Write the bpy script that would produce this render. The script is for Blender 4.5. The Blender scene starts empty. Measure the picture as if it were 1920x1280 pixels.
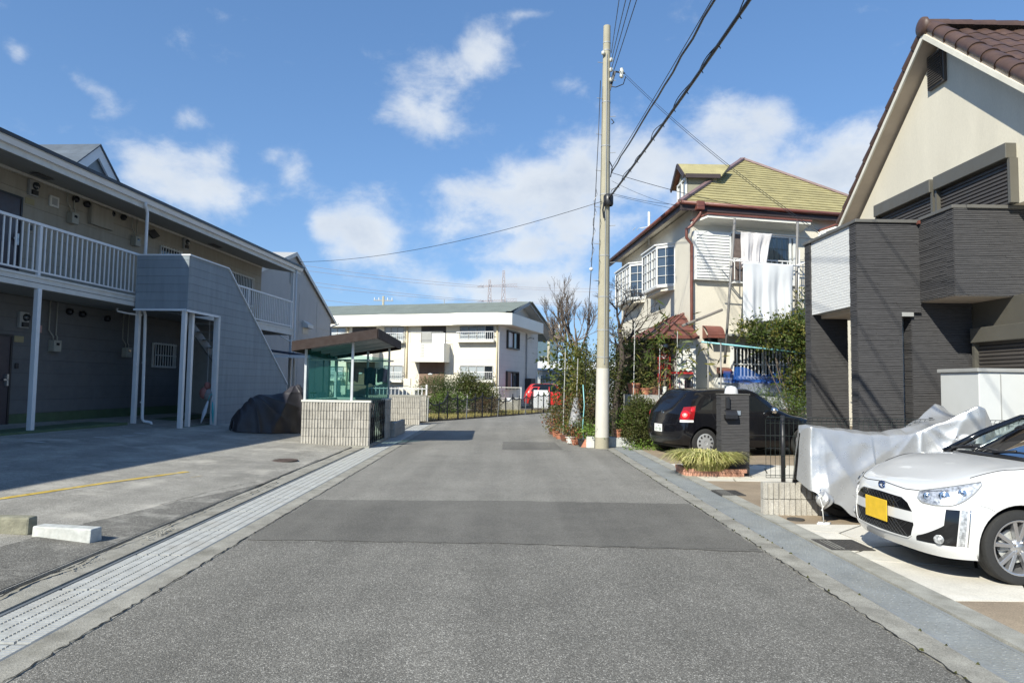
import bpy, bmesh, math, random
from mathutils import Vector, Matrix
from mathutils.bvhtree import BVHTree
import numpy as np
rad = math.radians
SC = bpy.context.scene
COL = SC.collection
rng = random.Random(7)

# ------------------------------------------------------------------ camera, world, sun, exposure
cam_d = bpy.data.cameras.new('camera'); cam = bpy.data.objects.new('camera', cam_d); COL.objects.link(cam)
Yc = Vector((-14, -79, -1280)).normalized()
Xc = Vector((1, -.015, -.010004)).normalized()
Zc = Xc.cross(Yc)
ROT = Matrix((Xc, Yc, Zc))
cam.matrix_world = Matrix.Translation((0, 0, 1.5)) @ ROT.to_4x4()
cam_d.lens = 24; cam_d.sensor_width = 36; cam_d.clip_end = 4000; cam_d.clip_start = .05
SC.camera = cam

SUN_AZ, SUN_EL = 34.5, 37.0        # light travels about 34 degrees to the right of the road's direction
sun_d = bpy.data.lights.new('sun', 'SUN'); sun = bpy.data.objects.new('sun', sun_d); COL.objects.link(sun)
trav = Vector((math.sin(rad(SUN_AZ)) * math.cos(rad(SUN_EL)), math.cos(rad(SUN_AZ)) * math.cos(rad(SUN_EL)), -math.sin(rad(SUN_EL))))
sun.rotation_euler = trav.to_track_quat('-Z', 'Y').to_euler()
sun_d.energy = 5.0; sun_d.angle = rad(.53); sun_d.color = (1.0, .965, .84)
SC.view_settings.view_transform = 'Standard'; SC.view_settings.look = 'None'
SC.view_settings.gamma = 1; SC.view_settings.use_curve_mapping = False
SC.view_settings.exposure = 0.44

world = bpy.data.worlds.new("World"); SC.world = world; world.use_nodes = True
def build_world():
    nt = world.node_tree; N = nt.nodes; L = nt.links
    N.clear()
    out = N.new('ShaderNodeOutputWorld'); bg = N.new('ShaderNodeBackground'); L.new(bg.outputs[0], out.inputs[0])
    sky = N.new('ShaderNodeTexSky'); sky.sky_type = 'NISHITA'; sky.sun_disc = False
    sky.sun_elevation = rad(SUN_EL); sky.sun_rotation = rad(180 + SUN_AZ)
    sky.air_density = 1.0; sky.dust_density = .2; sky.ozone_density = 2.6
    bg.inputs['Strength'].default_value = SKY_STRENGTH
    def V(x):
        return x
    def m(op, a, b=None, c=None):
        n = N.new('ShaderNodeMath'); n.operation = op
        for i, s in enumerate((a, b, c)):
            if s is None: continue
            if isinstance(s, (int, float)): n.inputs[i].default_value = s
            else: L.new(s, n.inputs[i])
        return n.outputs[0]
    tc = N.new('ShaderNodeTexCoord'); sep = N.new('ShaderNodeSeparateXYZ'); L.new(tc.outputs['Generated'], sep.inputs[0])
    x, y, z = sep.outputs
    az = m('ARCTAN2', x, y)                      # heading, 0 = along the road
    el = m('ARCSINE', z)
    # clouds: fractal noise on a slanted layer, gathered round a few cloud banks
    def noise(vec, scale, detail, rough, dist=0, off=0):
        n = N.new('ShaderNodeTexNoise'); n.inputs['Scale'].default_value = scale; n.inputs['Detail'].default_value = detail
        n.inputs['Roughness'].default_value = rough; n.inputs['Distortion'].default_value = dist
        mp = N.new('ShaderNodeMapping'); mp.inputs['Location'].default_value = (off, off * .7, off * 1.3); mp.inputs['Scale'].default_value = (1, 1, 1.5)
        L.new(vec, mp.inputs[0]); L.new(mp.outputs[0], n.inputs['Vector']); return n.outputs['Fac']
    n1 = noise(tc.outputs['Generated'], 9.5, 9, .58, .25, 3.1)
    n2 = noise(tc.outputs['Generated'], 20.0, 7, .62, .2, 7.7)
    nb = noise(tc.outputs['Generated'], 2.2, 4, .5, 0, 5.2)
    fb = m('ADD', m('MULTIPLY', n1, .64), m('MULTIPLY', n2, .36))
    cur = m('MULTIPLY', m('SUBTRACT', nb, .5), .28)
    for (px, py, rx, ry, ang, s) in CLOUDS:
        a0 = math.atan2(px - 946, 1280); e0 = math.atan2((719 - py) * math.cos(a0), 1280)
        da = m('SUBTRACT', az, a0); de = m('SUBTRACT', el, e0)
        c, sn = math.cos(rad(ang)), math.sin(rad(ang))
        ux = m('ADD', m('MULTIPLY', da, c * 1280 / rx), m('MULTIPLY', de, sn * 1280 / rx))
        uy = m('ADD', m('MULTIPLY', da, -sn * 1280 / ry), m('MULTIPLY', de, c * 1280 / ry))
        r2 = m('ADD', m('MULTIPLY', ux, ux), m('MULTIPLY', uy, uy))
        g = m('MULTIPLY', m('POWER', 2.718, m('MULTIPLY', r2, -.8)), s * .93)
        cur = m('ADD', cur, g)
    dens = m('ADD', m('MULTIPLY', m('SUBTRACT', fb, .5), 3.3), m('SUBTRACT', cur, .56))
    mr = N.new('ShaderNodeMapRange'); mr.interpolation_type = 'SMOOTHSTEP'
    mr.inputs['From Min'].default_value = -.25; mr.inputs['From Max'].default_value = .95
    mr.inputs['To Max'].default_value = .90
    L.new(dens, mr.inputs['Value'])
    mask = m('MULTIPLY', mr.outputs[0], m('GREATER_THAN', z, 0.0))
    # bright tops, greyer thick bellies
    belly = N.new('ShaderNodeMapRange'); belly.inputs['From Min'].default_value = .30; belly.inputs['From Max'].default_value = 1.6
    L.new(m('ADD', dens, m('MULTIPLY', m('SUBTRACT', noise(tc.outputs['Generated'], 9.0, 5, .55, 0, 1.3), .5), 1.6)), belly.inputs['Value'])
    cc = N.new('ShaderNodeMix'); cc.data_type = 'RGBA'; L.new(belly.outputs[0], cc.inputs['Factor'])
    cc.inputs['A'].default_value = (*[c * CLOUD_V for c in (.93, .97, 1.0)], 1); cc.inputs['B'].default_value = (*[c * CLOUD_V for c in (.60, .68, .80)], 1)
    # pale moist air low over the horizon
    hz = m('POWER', 2.718, m('MULTIPLY', m('ABSOLUTE', z), -7.5))
    hm = N.new('ShaderNodeMix'); hm.data_type = 'RGBA'; L.new(m('MULTIPLY', hz, .45), hm.inputs['Factor'])
    tint = N.new('ShaderNodeMix'); tint.data_type = 'RGBA'; tint.blend_type = 'MULTIPLY'; tint.inputs['Factor'].default_value = 1
    gm = N.new('ShaderNodeGamma'); gm.inputs[1].default_value = .62; L.new(sky.outputs[0], gm.inputs[0]); L.new(gm.outputs[0], tint.inputs['A']); tint.inputs['B'].default_value = SKY_TINT
    L.new(tint.outputs['Result'], hm.inputs['A']); hm.inputs['B'].default_value = (*[c * CLOUD_V for c in (.50, .66, .92)], 1)
    mx = N.new('ShaderNodeMix'); mx.data_type = 'RGBA'; L.new(mask, mx.inputs['Factor'])
    L.new(hm.outputs['Result'], mx.inputs['A']); L.new(cc.outputs['Result'], mx.inputs['B'])
    L.new(mx.outputs['Result'], bg.inputs['Color'])
SKY_STRENGTH = .06
CLOUD_V = 12
SKY_TINT = (1.62, 2.45, 3.5, 1)
CLOUDS = [(885, 65, 42, 42, 0, .85), (850, 125, 80, 52, 20, .85), (775, 185, 80, 38, -15, .8), (725, 215, 50, 24, 0, .6), (795, 262, 40, 45, 0, .6),
          (640, 440, 62, 48, 0, 1.15), (700, 432, 48, 36, 0, .9), (600, 425, 26, 24, 0, .8), (270, 312, 70, 40, -20, .9), (355, 350, 75, 42, 0, .95), (405, 372, 45, 30, 0, .7), (340, 222, 30, 18, 0, .75), (400, 290, 38, 24, 30, .6),
          (120, 140, 58, 24, -28, .75), (160, 180, 30, 18, 0, .5), (4, 95, 20, 20, 0, .8), (538, 318, 26, 26, 0, .8), (500, 290, 16, 12, 0, .5),
          (1060, 285, 85, 60, 0, .85), (1000, 340, 85, 42, 0, .8), (935, 370, 95, 45, 0, .75), (1090, 395, 100, 55, 0, .8), (860, 350, 55, 30, 0, .6), (715, 352, 48, 24, 0, .55), (825, 425, 50, 28, 0, .8), (930, 470, 95, 34, 0, .85), (1050, 470, 85, 42, 0, .75), (770, 505, 70, 22, 0, .6),
          (1195, 270, 60, 55, 0, .75), (1235, 335, 85, 60, 0, .85), (1340, 215, 60, 48, 20, .8), (1400, 250, 85, 58, 0, .9), (1452, 195, 36, 30, 0, .6), (1440, 305, 60, 40, 0, .75), (1625, 250, 55, 55, 0, 1.0), (1570, 330, 95, 62, 0, 1.1),
          (850, 545, 190, 26, 0, .85), (1000, 545, 130, 30, 0, .85), (700, 480, 60, 26, 0, .6), (1065, 135, 48, 32, 0, .42), (980, 6, 40, 8, 0, .6), (1130, 560, 120, 40, 0, .6)]
build_world()
SC.cycles.use_denoising = True
SC.cycles.max_bounces = 8

# ------------------------------------------------------------------ helpers
W = {}                                     # world matrix of every object made here
LINKS = []
def link(o, parent=None):
    COL.objects.link(o)
    if parent is not None: o.parent = parent
    return o
def props(o, label=None, cat=None, group=None, kind=None):
    if label: o['label'] = label
    if cat: o['category'] = cat
    if group: o['group'] = group
    if kind: o['kind'] = kind
    return o
def thing(name, label, cat, loc=(0, 0, 0), rotz=0.0, group=None):
    o = bpy.data.objects.new(name, None); o.empty_display_size = .1
    o.location = loc; o.rotation_euler = (0, 0, rotz)
    link(o); W[o] = Matrix.Translation(loc) @ Matrix.Rotation(rotz, 4, 'Z')
    return props(o, label, cat, group)
class MB:
    def __init__(s): s.v = []; s.f = []
    def add(s, vs, fs):
        n = len(s.v); s.v += [Vector(p) for p in vs]; s.f += [tuple(i + n for i in f) for f in fs]; return s
    def hexa(s, b, t):                     # two matching quads, bottom counter-clockwise
        return s.add(list(b) + list(t), [(3, 2, 1, 0), (4, 5, 6, 7), (0, 1, 5, 4), (1, 2, 6, 5), (2, 3, 7, 6), (3, 0, 4, 7)])
    def box(s, x0, x1, y0, y1, z0, z1):
        if x0 > x1: x0, x1 = x1, x0
        if y0 > y1: y0, y1 = y1, y0
        if z0 > z1: z0, z1 = z1, z0
        return s.hexa([(x0, y0, z0), (x1, y0, z0), (x1, y1, z0), (x0, y1, z0)], [(x0, y0, z1), (x1, y0, z1), (x1, y1, z1), (x0, y1, z1)])
    def bar(s, a, b, w, h=None, up=(0, 0, 1)):
        a = Vector(a); b = Vector(b); h = h or w; d = (b - a).normalized(); up = Vector(up)
        if abs(d.dot(up)) > .98: up = Vector((1, 0, 0))
        sx = d.cross(up).normalized() * w / 2; sz = sx.cross(d).normalized() * h / 2
        return s.hexa([a - sx - sz, a + sx - sz, b + sx - sz, b - sx - sz], [a - sx + sz, a + sx + sz, b + sx + sz, b - sx + sz])
    def tube(s, pts, r, n=8, cap=True):
        pts = [Vector(p) for p in pts]; m = len(pts); base = len(s.v); ref = None
        for i, p in enumerate(pts):
            d = (pts[min(i + 1, m - 1)] - pts[max(i - 1, 0)])
            d = d.normalized() if d.length > 1e-9 else Vector((0, 0, 1))
            if ref is None: ref = Vector((0, 0, 1)) if abs(d.z) < .9 else Vector((1, 0, 0))
            a = (ref - d * ref.dot(d)); a = a.normalized() if a.length > 1e-6 else d.orthogonal().normalized()
            ref = a; b = d.cross(a); rr = r[i] if isinstance(r, (list, tuple)) else r
            for k in range(n):
                t = 2 * math.pi * k / n; s.v.append(p + (a * math.cos(t) + b * math.sin(t)) * rr)
        for i in range(m - 1):
            for k in range(n):
                k2 = (k + 1) % n; s.f.append((base + i * n + k, base + i * n + k2, base + (i + 1) * n + k2, base + (i + 1) * n + k))
        if cap:
            s.f.append(tuple(base + k for k in reversed(range(n)))); s.f.append(tuple(base + (m - 1) * n + k for k in range(n)))
        return s
    def cyl(s, a, b, r0, r1=None, n=16, cap=True):
        return s.tube([a, b], [r0, r0 if r1 is None else r1], n, cap)
    def poly(s, pts): return s.add(pts, [tuple(range(len(pts)))])
    def prism(s, pts, vec):                # planar polygon pushed along vec
        n = len(pts); pts = [Vector(p) for p in pts]; vec = Vector(vec)
        nrm = Vector((0, 0, 0))
        for i in range(n): nrm += pts[i].cross(pts[(i + 1) % n])
        if nrm.dot(vec) < 0: pts = pts[::-1]
        return s.add(pts + [p + vec for p in pts], [tuple(reversed(range(n))), tuple(range(n, 2 * n))] + [(i, (i + 1) % n, (i + 1) % n + n, i + n) for i in range(n)])
    def grid(s, fn, nu, nv, wrap=False):
        base = len(s.v)
        for i in range(nu + 1):
            for j in range(nv + 1): s.v.append(Vector(fn(i / nu, j / nv)))
        for i in range(nu):
            for j in range(nv):
                a = base + i * (nv + 1) + j; s.f.append((a, a + nv + 1, a + nv + 2, a + 1))
        return s
    def lathe(s, prof, c=(0, 0, 0), n=20, axis='z'):
        base = len(s.v); m = len(prof)
        for (r, h) in prof:
            for k in range(n):
                t = 2 * math.pi * k / n; a, b = r * math.cos(t), r * math.sin(t)
                p = (a, b, h) if axis == 'z' else ((h, a, b) if axis == 'x' else (b, h, a))
                s.v.append(Vector(p) + Vector(c))
        for i in range(m - 1):
            for k in range(n):
                k2 = (k + 1) % n; s.f.append((base + i * n + k, base + i * n + k2, base + (i + 1) * n + k2, base + (i + 1) * n + k))
        return s
    def merge(s, o): return s.add(o.v, o.f)
    def data(s, name, mat=None, smooth=False, xf=None, inv=None):
        me = bpy.data.meshes.new(name)
        M4 = None
        if xf is not None: M4 = xf
        if inv is not None: M4 = inv @ M4 if M4 is not None else inv
        vs = [M4 @ v for v in s.v] if M4 is not None else s.v
        me.from_pydata([tuple(v) for v in vs], [], s.f); me.update()
        if mat is not None: me.materials.append(mat)
        if smooth: me.polygons.foreach_set('use_smooth', [True] * len(me.polygons))
        return me
    def build(s, name, mat, parent=None, smooth=False, xf=None, bevel=0, label=None, cat=None, group=None, kind=None, local=False, auto=None):
        """vertices are in world coordinates (or in frame xf); a parent's own frame is taken off again"""
        inv = None
        if parent is not None and not local: inv = W[parent].inverted()
        me = s.data(name, mat, smooth, xf, inv)
        o = bpy.data.objects.new(name, me); link(o, parent); W[o] = W[parent].copy() if parent is not None else Matrix.Identity(4)
        if bevel:
            b = o.modifiers.new('bevel', 'BEVEL'); b.width = bevel; b.segments = 2; b.limit_method = 'ANGLE'; b.angle_limit = rad(35)
        if auto:
            me.polygons.foreach_set('use_smooth', [True] * len(me.polygons)); me.set_sharp_from_angle(angle=rad(auto))
        return props(o, label, cat, group, kind)
def top(o, loc):
    """give a top-level single mesh its origin at its base"""
    loc = Vector(loc); o.data.transform(Matrix.Translation(-loc)); o.location = loc; W[o] = Matrix.Translation(loc); return o
def place(me, name, parent, mat4, **kw):
    """another object on a shared mesh, at world matrix mat4"""
    o = bpy.data.objects.new(name, me); link(o, parent)
    M = W[parent].inverted() @ mat4 if parent is not None else mat4
    o.matrix_local = M if parent is not None else M
    if parent is None: o.matrix_world = mat4
    W[o] = mat4
    return props(o, **kw)
def copy_tree(o, parent=None):
    c = o.copy(); COL.objects.link(c); c.parent = parent; W[c] = W[o].copy()
    for ch in list(o.children): copy_tree(ch, c)
    return c
T = Matrix.Translation
def RZ(a): return Matrix.Rotation(a, 4, 'Z')
def frame(ox, oy, deg, oz=0):
    """local x = outward/right, local y = along, turned clockwise by deg"""
    return T((ox, oy, oz)) @ RZ(-rad(deg))
def clip_poly(poly, a, b, c):
    """keep the side a*x+b*y<=c of a convex 2-D polygon"""
    out = []; n = len(poly)
    for i in range(n):
        p, q = poly[i], poly[(i + 1) % n]; dp = a * p[0] + b * p[1] - c; dq = a * q[0] + b * q[1] - c
        if dp <= 1e-9: out.append(p)
        if (dp < -1e-9 and dq > 1e-9) or (dp > 1e-9 and dq < -1e-9):
            t = dp / (dp - dq); out.append((p[0] + (q[0] - p[0]) * t, p[1] + (q[1] - p[1]) * t))
    return out
def strips(poly, pitch, gap, z0=None):
    """cut a convex 2-D polygon (s, z) into level boards"""
    zs = [p[1] for p in poly]; z = min(zs) if z0 is None else z0; hi = max(zs); res = []
    while z < hi - 1e-4:
        q = clip_poly(clip_poly(poly, 0, -1, -z), 0, 1, z + pitch - gap)
        if len(q) >= 3: res.append(q)
        z += pitch
    return res
def boards(name, poly, pitch, gap, to3, nrm, th, mat, parent, z0=None, xf=None, joint=None, kind=None, jit=0, **kw):
    """one part per board; to3 turns (s, z) into a point, nrm is the outward vector"""
    nrm = Vector(nrm); out = []; allb = MB()
    for q in strips(poly, pitch, gap, z0):
        segs = [q]
        if joint:
            s0, s1 = min(p[0] for p in q), max(p[0] for p in q); segs = []; s = math.floor(s0 / joint) * joint + rng.choice((0, joint / 2))-joint
            while s < s1:
                c = clip_poly(clip_poly(q, -1, 0, -s), 1, 0, s + joint - .004)
                if len(c) >= 3 and max(p[0] for p in c) - min(p[0] for p in c) > .02: segs.append(c)
                s += joint
        for c in segs:
            t = th + rng.uniform(-jit, jit); mb = MB().prism([to3(*p) for p in c], nrm * t)
            if kind: allb.merge(mb)
            else: out.append(mb.build(name, mat, parent, xf=xf, **kw))
    if kind: return allb.build(name, mat, parent, xf=xf, kind=kind, **kw)
    return out

# ------------------------------------------------------------------ materials (world-position noise: grain, dirt, relief)
MATS = {}
def mat(name, col, rough=.6, metal=0.0, var=.10, scale=3.0, grain=0.0, gscale=120, bump=0.0, bscale=None, dirt=0.0, dirtcol=(.08, .07, .05), spec=.5,
        stretch=(1, 1, 1), coat=0.0, trans=0.0, alpha=1.0, emis=None, sheen=0, dscale=1.2, rvar=.1, backscatter=0.0, obj_rand=0.0):
    if name in MATS: return MATS[name]
    m = bpy.data.materials.new(name); m.use_nodes = True; MATS[name] = m
    N = m.node_tree.nodes; L = m.node_tree.links; N.clear()
    out = N.new('ShaderNodeOutputMaterial'); b = N.new('ShaderNodeBsdfPrincipled'); L.new(b.outputs[0], out.inputs[0])
    geo = N.new('ShaderNodeNewGeometry'); mp = N.new('ShaderNodeMapping'); mp.inputs['Scale'].default_value = stretch; L.new(geo.outputs['Position'], mp.inputs[0])
    def noise(sc, det=4, ro=.55):
        n = N.new('ShaderNodeTexNoise'); n.inputs['Scale'].default_value = sc; n.inputs['Detail'].default_value = det; n.inputs['Roughness'].default_value = ro
        L.new(mp.outputs[0], n.inputs['Vector']); return n.outputs['Fac']
    def ramp(src, lo, hi, a, c):
        r = N.new('ShaderNodeMapRange'); r.inputs['From Min'].default_value = lo; r.inputs['From Max'].default_value = hi
        r.inputs['To Min'].default_value = a; r.inputs['To Max'].default_value = c; L.new(src, r.inputs['Value']); return r.outputs[0]
    def mul(a, c):
        n = N.new('ShaderNodeMix'); n.data_type = 'RGBA'; n.blend_type = 'MULTIPLY'; n.inputs['Factor'].default_value = 1
        L.new(a, n.inputs['A'])
        L.new(c, n.inputs['B']); return n.outputs['Result']
    rgb = N.new('ShaderNodeRGB'); rgb.outputs[0].default_value = (*col, 1); cur = rgb.outputs[0]
    if var: cur = mul(cur, ramp(noise(scale, 6), .3, .7, 1 - var, 1 + var))
    if grain: cur = mul(cur, ramp(noise(gscale, 2, .7), .35, .65, 1 - grain, 1 + grain))
    if obj_rand:
        oi = N.new('ShaderNodeObjectInfo'); cur = mul(cur, ramp(oi.outputs['Random'], 0, 1, 1 - obj_rand, 1 + obj_rand))
    if dirt:
        d = ramp(noise(dscale, 8, .65), .5, .75, 0, dirt)
        n = N.new('ShaderNodeMix'); n.data_type = 'RGBA'; L.new(d, n.inputs['Factor']); L.new(cur, n.inputs['A']); n.inputs['B'].default_value = (*dirtcol, 1); cur = n.outputs['Result']
    L.new(cur, b.inputs['Base Color'])
    b.inputs['Metallic'].default_value = metal; b.inputs['Specular IOR Level'].default_value = spec
    if rvar: L.new(ramp(noise(scale * 2.3, 4), .3, .7, max(0, rough - rvar), min(1, rough + rvar)), b.inputs['Roughness'])
    else: b.inputs['Roughness'].default_value = rough
    b.inputs['Coat Weight'].default_value = coat; b.inputs['Coat Roughness'].default_value = .03
    if trans: b.inputs['Transmission Weight'].default_value = trans
    if alpha < 1: b.inputs['Alpha'].default_value = alpha
    if bump:
        bp = N.new('ShaderNodeBump'); bp.inputs['Strength'].default_value = min(1, bump); bp.inputs['Distance'].default_value = .01
        L.new(noise(bscale or gscale, 3, .6), bp.inputs['Height']); L.new(bp.outputs[0], b.inputs['Normal'])
    if backscatter:                     # leaves let some light through
        tr = N.new('ShaderNodeBsdfTranslucent'); L.new(cur, tr.inputs[0]); mx = N.new('ShaderNodeMixShader'); mx.inputs[0].default_value = backscatter
        L.new(b.outputs[0], mx.inputs[1]); L.new(tr.outputs[0], mx.inputs[2]); L.new(mx.outputs[0], out.inputs[0])
    return m
def pane_mat(name, tint, glossy=.3, alpha=.35):
    """thin window pane: part mirror, part see-through tint"""
    if name in MATS: return MATS[name]
    m = bpy.data.materials.new(name); m.use_nodes = True; MATS[name] = m
    N = m.node_tree.nodes; L = m.node_tree.links; N.clear()
    out = N.new('ShaderNodeOutputMaterial'); tr = N.new('ShaderNodeBsdfTransparent'); tr.inputs[0].default_value = (*tint, 1)
    gl = N.new('ShaderNodeBsdfGlossy'); gl.inputs['Roughness'].default_value = .02
    fr = N.new('ShaderNodeFresnel'); fr.inputs[0].default_value = 1.5
    ad = N.new('ShaderNodeMath'); ad.operation = 'MULTIPLY_ADD'; L.new(fr.outputs[0], ad.inputs[0]); ad.inputs[1].default_value = 1.0; ad.inputs[2].default_value = glossy
    mx = N.new('ShaderNodeMixShader'); L.new(ad.outputs[0], mx.inputs[0]); L.new(tr.outputs[0], mx.inputs[1]); L.new(gl.outputs[0], mx.inputs[2])
    L.new(mx.outputs[0], out.inputs[0]); return m
def asphalt_mat(name, base, stones, light, patchy=.18, bump=.6, dirt=None, sc=115):
    m = bpy.data.materials.new(name); m.use_nodes = True; MATS[name] = m
    N = m.node_tree.nodes; L = m.node_tree.links; N.clear()
    out = N.new('ShaderNodeOutputMaterial'); b = N.new('ShaderNodeBsdfPrincipled'); L.new(b.outputs[0], out.inputs[0])
    geo = N.new('ShaderNodeNewGeometry'); P = geo.outputs['Position']
    def vor(s):
        v = N.new('ShaderNodeTexVoronoi'); v.inputs['Scale'].default_value = s; L.new(P, v.inputs['Vector']); return v
    def noise(s, d=6, r=.6):
        n = N.new('ShaderNodeTexNoise'); n.inputs['Scale'].default_value = s; n.inputs['Detail'].default_value = d; n.inputs['Roughness'].default_value = r; L.new(P, n.inputs['Vector']); return n.outputs['Fac']
    v = vor(sc); sp = N.new('ShaderNodeSeparateColor'); L.new(v.outputs['Color'], sp.inputs[0])
    cr = N.new('ShaderNodeValToRGB'); L.new(sp.outputs[0], cr.inputs[0]); e = cr.color_ramp.elements
    e[0].position = 0; e[0].color = (*[c * base for c in (1.05, .99, .87)], 1)
    e[1].position = 1; e[1].color = (*[c * light for c in (1.04, .99, .89)], 1)
    e2 = cr.color_ramp.elements.new(.55); e2.color = (*[c * stones for c in (1.05, .99, .87)], 1)
    e3 = cr.color_ramp.elements.new(.88); e3.color = (*[c * stones * 1.35 for c in (1.04, .99, .88)], 1)
    # dark binder between the stones
    mrv = N.new('ShaderNodeMapRange'); mrv.inputs['From Min'].default_value = .25; mrv.inputs['From Max'].default_value = .6; mrv.inputs['To Min'].default_value = 1.0; mrv.inputs['To Max'].default_value = .58
    L.new(v.outputs['Distance'], mrv.inputs['Value'])
    mm = N.new('ShaderNodeMix'); mm.data_type = 'RGBA'; mm.blend_type = 'MULTIPLY'; mm.inputs['Factor'].default_value = 1; L.new(cr.outputs[0], mm.inputs['A']); L.new(mrv.outputs[0], mm.inputs['B'])
    cur = mm.outputs['Result']
    for s, a, lo, hi in ((.45, patchy, .35, .65), (2.6, patchy * .7, .3, .7), (14, patchy * .5, .3, .7)):
        r = N.new('ShaderNodeMapRange'); r.inputs['From Min'].default_value = lo; r.inputs['From Max'].default_value = hi
        r.inputs['To Min'].default_value = 1 - a; r.inputs['To Max'].default_value = 1 + a; L.new(noise(s), r.inputs['Value'])
        q = N.new('ShaderNodeMix'); q.data_type = 'RGBA'; q.blend_type = 'MULTIPLY'; q.inputs['Factor'].default_value = 1; L.new(cur, q.inputs['A']); L.new(r.outputs[0], q.inputs['B']); cur = q.outputs['Result']
    mpp = N.new('ShaderNodeMapping'); mpp.inputs['Scale'].default_value = (1.5, .07, 1); L.new(P, mpp.inputs[0]); nl = N.new('ShaderNodeTexNoise'); nl.inputs['Scale'].default_value = 1.3; nl.inputs['Detail'].default_value = 3; L.new(mpp.outputs[0], nl.inputs['Vector'])
    r = N.new('ShaderNodeMapRange'); r.inputs['From Min'].default_value = .35; r.inputs['From Max'].default_value = .65; r.inputs['To Min'].default_value = .89; r.inputs['To Max'].default_value = 1.11; L.new(nl.outputs['Fac'], r.inputs['Value'])
    q = N.new('ShaderNodeMix'); q.data_type = 'RGBA'; q.blend_type = 'MULTIPLY'; q.inputs['Factor'].default_value = 1; L.new(cur, q.inputs['A']); L.new(r.outputs[0], q.inputs['B']); cur = q.outputs['Result']
    if dirt:
        r = N.new('ShaderNodeMapRange'); r.inputs['From Min'].default_value = .52; r.inputs['From Max'].default_value = .72; r.inputs['To Max'].default_value = dirt[0]; L.new(noise(dirt[2], 10, .7), r.inputs['Value'])
        q = N.new('ShaderNodeMix'); q.data_type = 'RGBA'; L.new(r.outputs[0], q.inputs['Factor']); L.new(cur, q.inputs['A']); q.inputs['B'].default_value = (*dirt[1], 1); cur = q.outputs['Result']
    L.new(cur, b.inputs['Base Color']); b.inputs['Roughness'].default_value = .85; b.inputs['Specular IOR Level'].default_value = .35
    bp = N.new('ShaderNodeBump'); bp.inputs['Strength'].default_value = bump; bp.inputs['Distance'].default_value = .004; bp.invert = True
    L.new(v.outputs['Distance'], bp.inputs['Height']); L.new(bp.outputs[0], b.inputs['Normal'])
    return m

# ------------------------------------------------------------------ reading positions off the surveyed camera
def ray(px, py): return ROT @ Vector((px - 960, 640 - py, -1280))
def at(px, py, D):
    d = ray(px, py); return Vector((0, 0, 1.5)) + d * (D / d.y)
def atx(px, py, X):
    d = ray(px, py); return Vector((0, 0, 1.5)) + d * (X / d.x)
def gnd(px, py, z=0.0):
    d = ray(px, py); return Vector((0, 0, 1.5)) + d * ((z - 1.5) / d.z)
LS = .061
def lot_z(x): return .02 + LS * max(0, -3.44 - x)
def lot(px, py, lift=0):
    z = .05
    for _ in range(12): p = gnd(px, py, z); z = lot_z(p.x)
    return Vector((p.x, p.y, z + lift))

# ------------------------------------------------------------------ ground materials
A_ROAD = asphalt_mat('road_asphalt', .135, .225, .58, .12, .7, dirt=(.35, (.12, .115, .10), .7), sc=150)
A_PATCH = asphalt_mat('patch_asphalt', .132, .178, .32, .12, .45, sc=210)
A_LOT = asphalt_mat('lot_asphalt', .29, .37, .52, .18, .5, dirt=(.75, (.58, .54, .47), 1.1), sc=150)
A_RAMP = asphalt_mat('ramp_asphalt', .13, .20, .40, .18, .6, dirt=(.75, (.46, .44, .39), 2.2), sc=120)
M_CONC = mat('old_concrete', (.30, .285, .245), .9, var=.22, scale=5, grain=.28, gscale=140, bump=.5, dirt=.75, dirtcol=(.11, .10, .075), dscale=2.4)
M_CONC2 = mat('kerb_concrete', (.33, .32, .28), .9, var=.2, scale=4, grain=.22, gscale=160, bump=.4, dirt=.6, dirtcol=(.13, .12, .09), dscale=3.1)
M_TAN = mat('tan_concrete', (.30, .235, .165), .9, var=.2, scale=1.3, grain=.22, gscale=110, bump=.4, dirt=.6, dirtcol=(.17, .13, .085), dscale=1.6)
M_PALE = mat('pale_paving', (.60, .565, .495), .85, var=.14, scale=2, grain=.10, gscale=90, bump=.25, dirt=.35, dirtcol=(.33, .29, .22), dscale=2.2, obj_rand=.10)
M_JOINT = mat('paving_joint', (.06, .055, .045), .95)
M_GALV = mat('galvanised_steel', (.45, .455, .44), .55, metal=.12, var=.14, scale=9, grain=.08, gscale=60, dirt=.35, dirtcol=(.30, .25, .18), dscale=2.0)
M_GALV2 = mat('dull_galvanised_plate', (.265, .28, .285), .5, metal=.2, var=.14, scale=3, grain=.10, gscale=45, dirt=.5, dirtcol=(.27, .26, .23), dscale=1.4)
M_DARK = mat('drain_bottom', (.035, .034, .03), .95)
M_IRON = mat('cast_iron', (.07, .065, .06), .7, metal=.3, var=.2, scale=30, bump=.5, bscale=90)
M_SOIL = mat('garden_soil', (.17, .13, .085), .95, var=.3, scale=4, grain=.3, gscale=60, bump=.8, dirt=.5, dirtcol=(.24, .2, .1))
M_EARTH = mat('far_ground', (.20, .19, .16), .95, var=.2, scale=.2)
M_CRACK = mat('crack_black', (.02, .02, .018), 1.0)
M_YELLOW = mat('worn_yellow_paint', (.55, .38, .06), .8, var=.4, scale=12, dirt=1.0, dirtcol=(.34, .32, .26), dscale=6)
M_WHITECONC = mat('white_painted_concrete', (.47, .48, .46), .85, var=.22, scale=12, bump=.4, bscale=50, dirt=.35, dirtcol=(.42, .4, .36), dscale=5)
M_MOSSY = mat('mossy_concrete', (.24, .23, .17), .95, var=.3, scale=9, bump=.7, bscale=60, dirt=.8, dirtcol=(.07, .065, .045), dscale=4)

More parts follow.
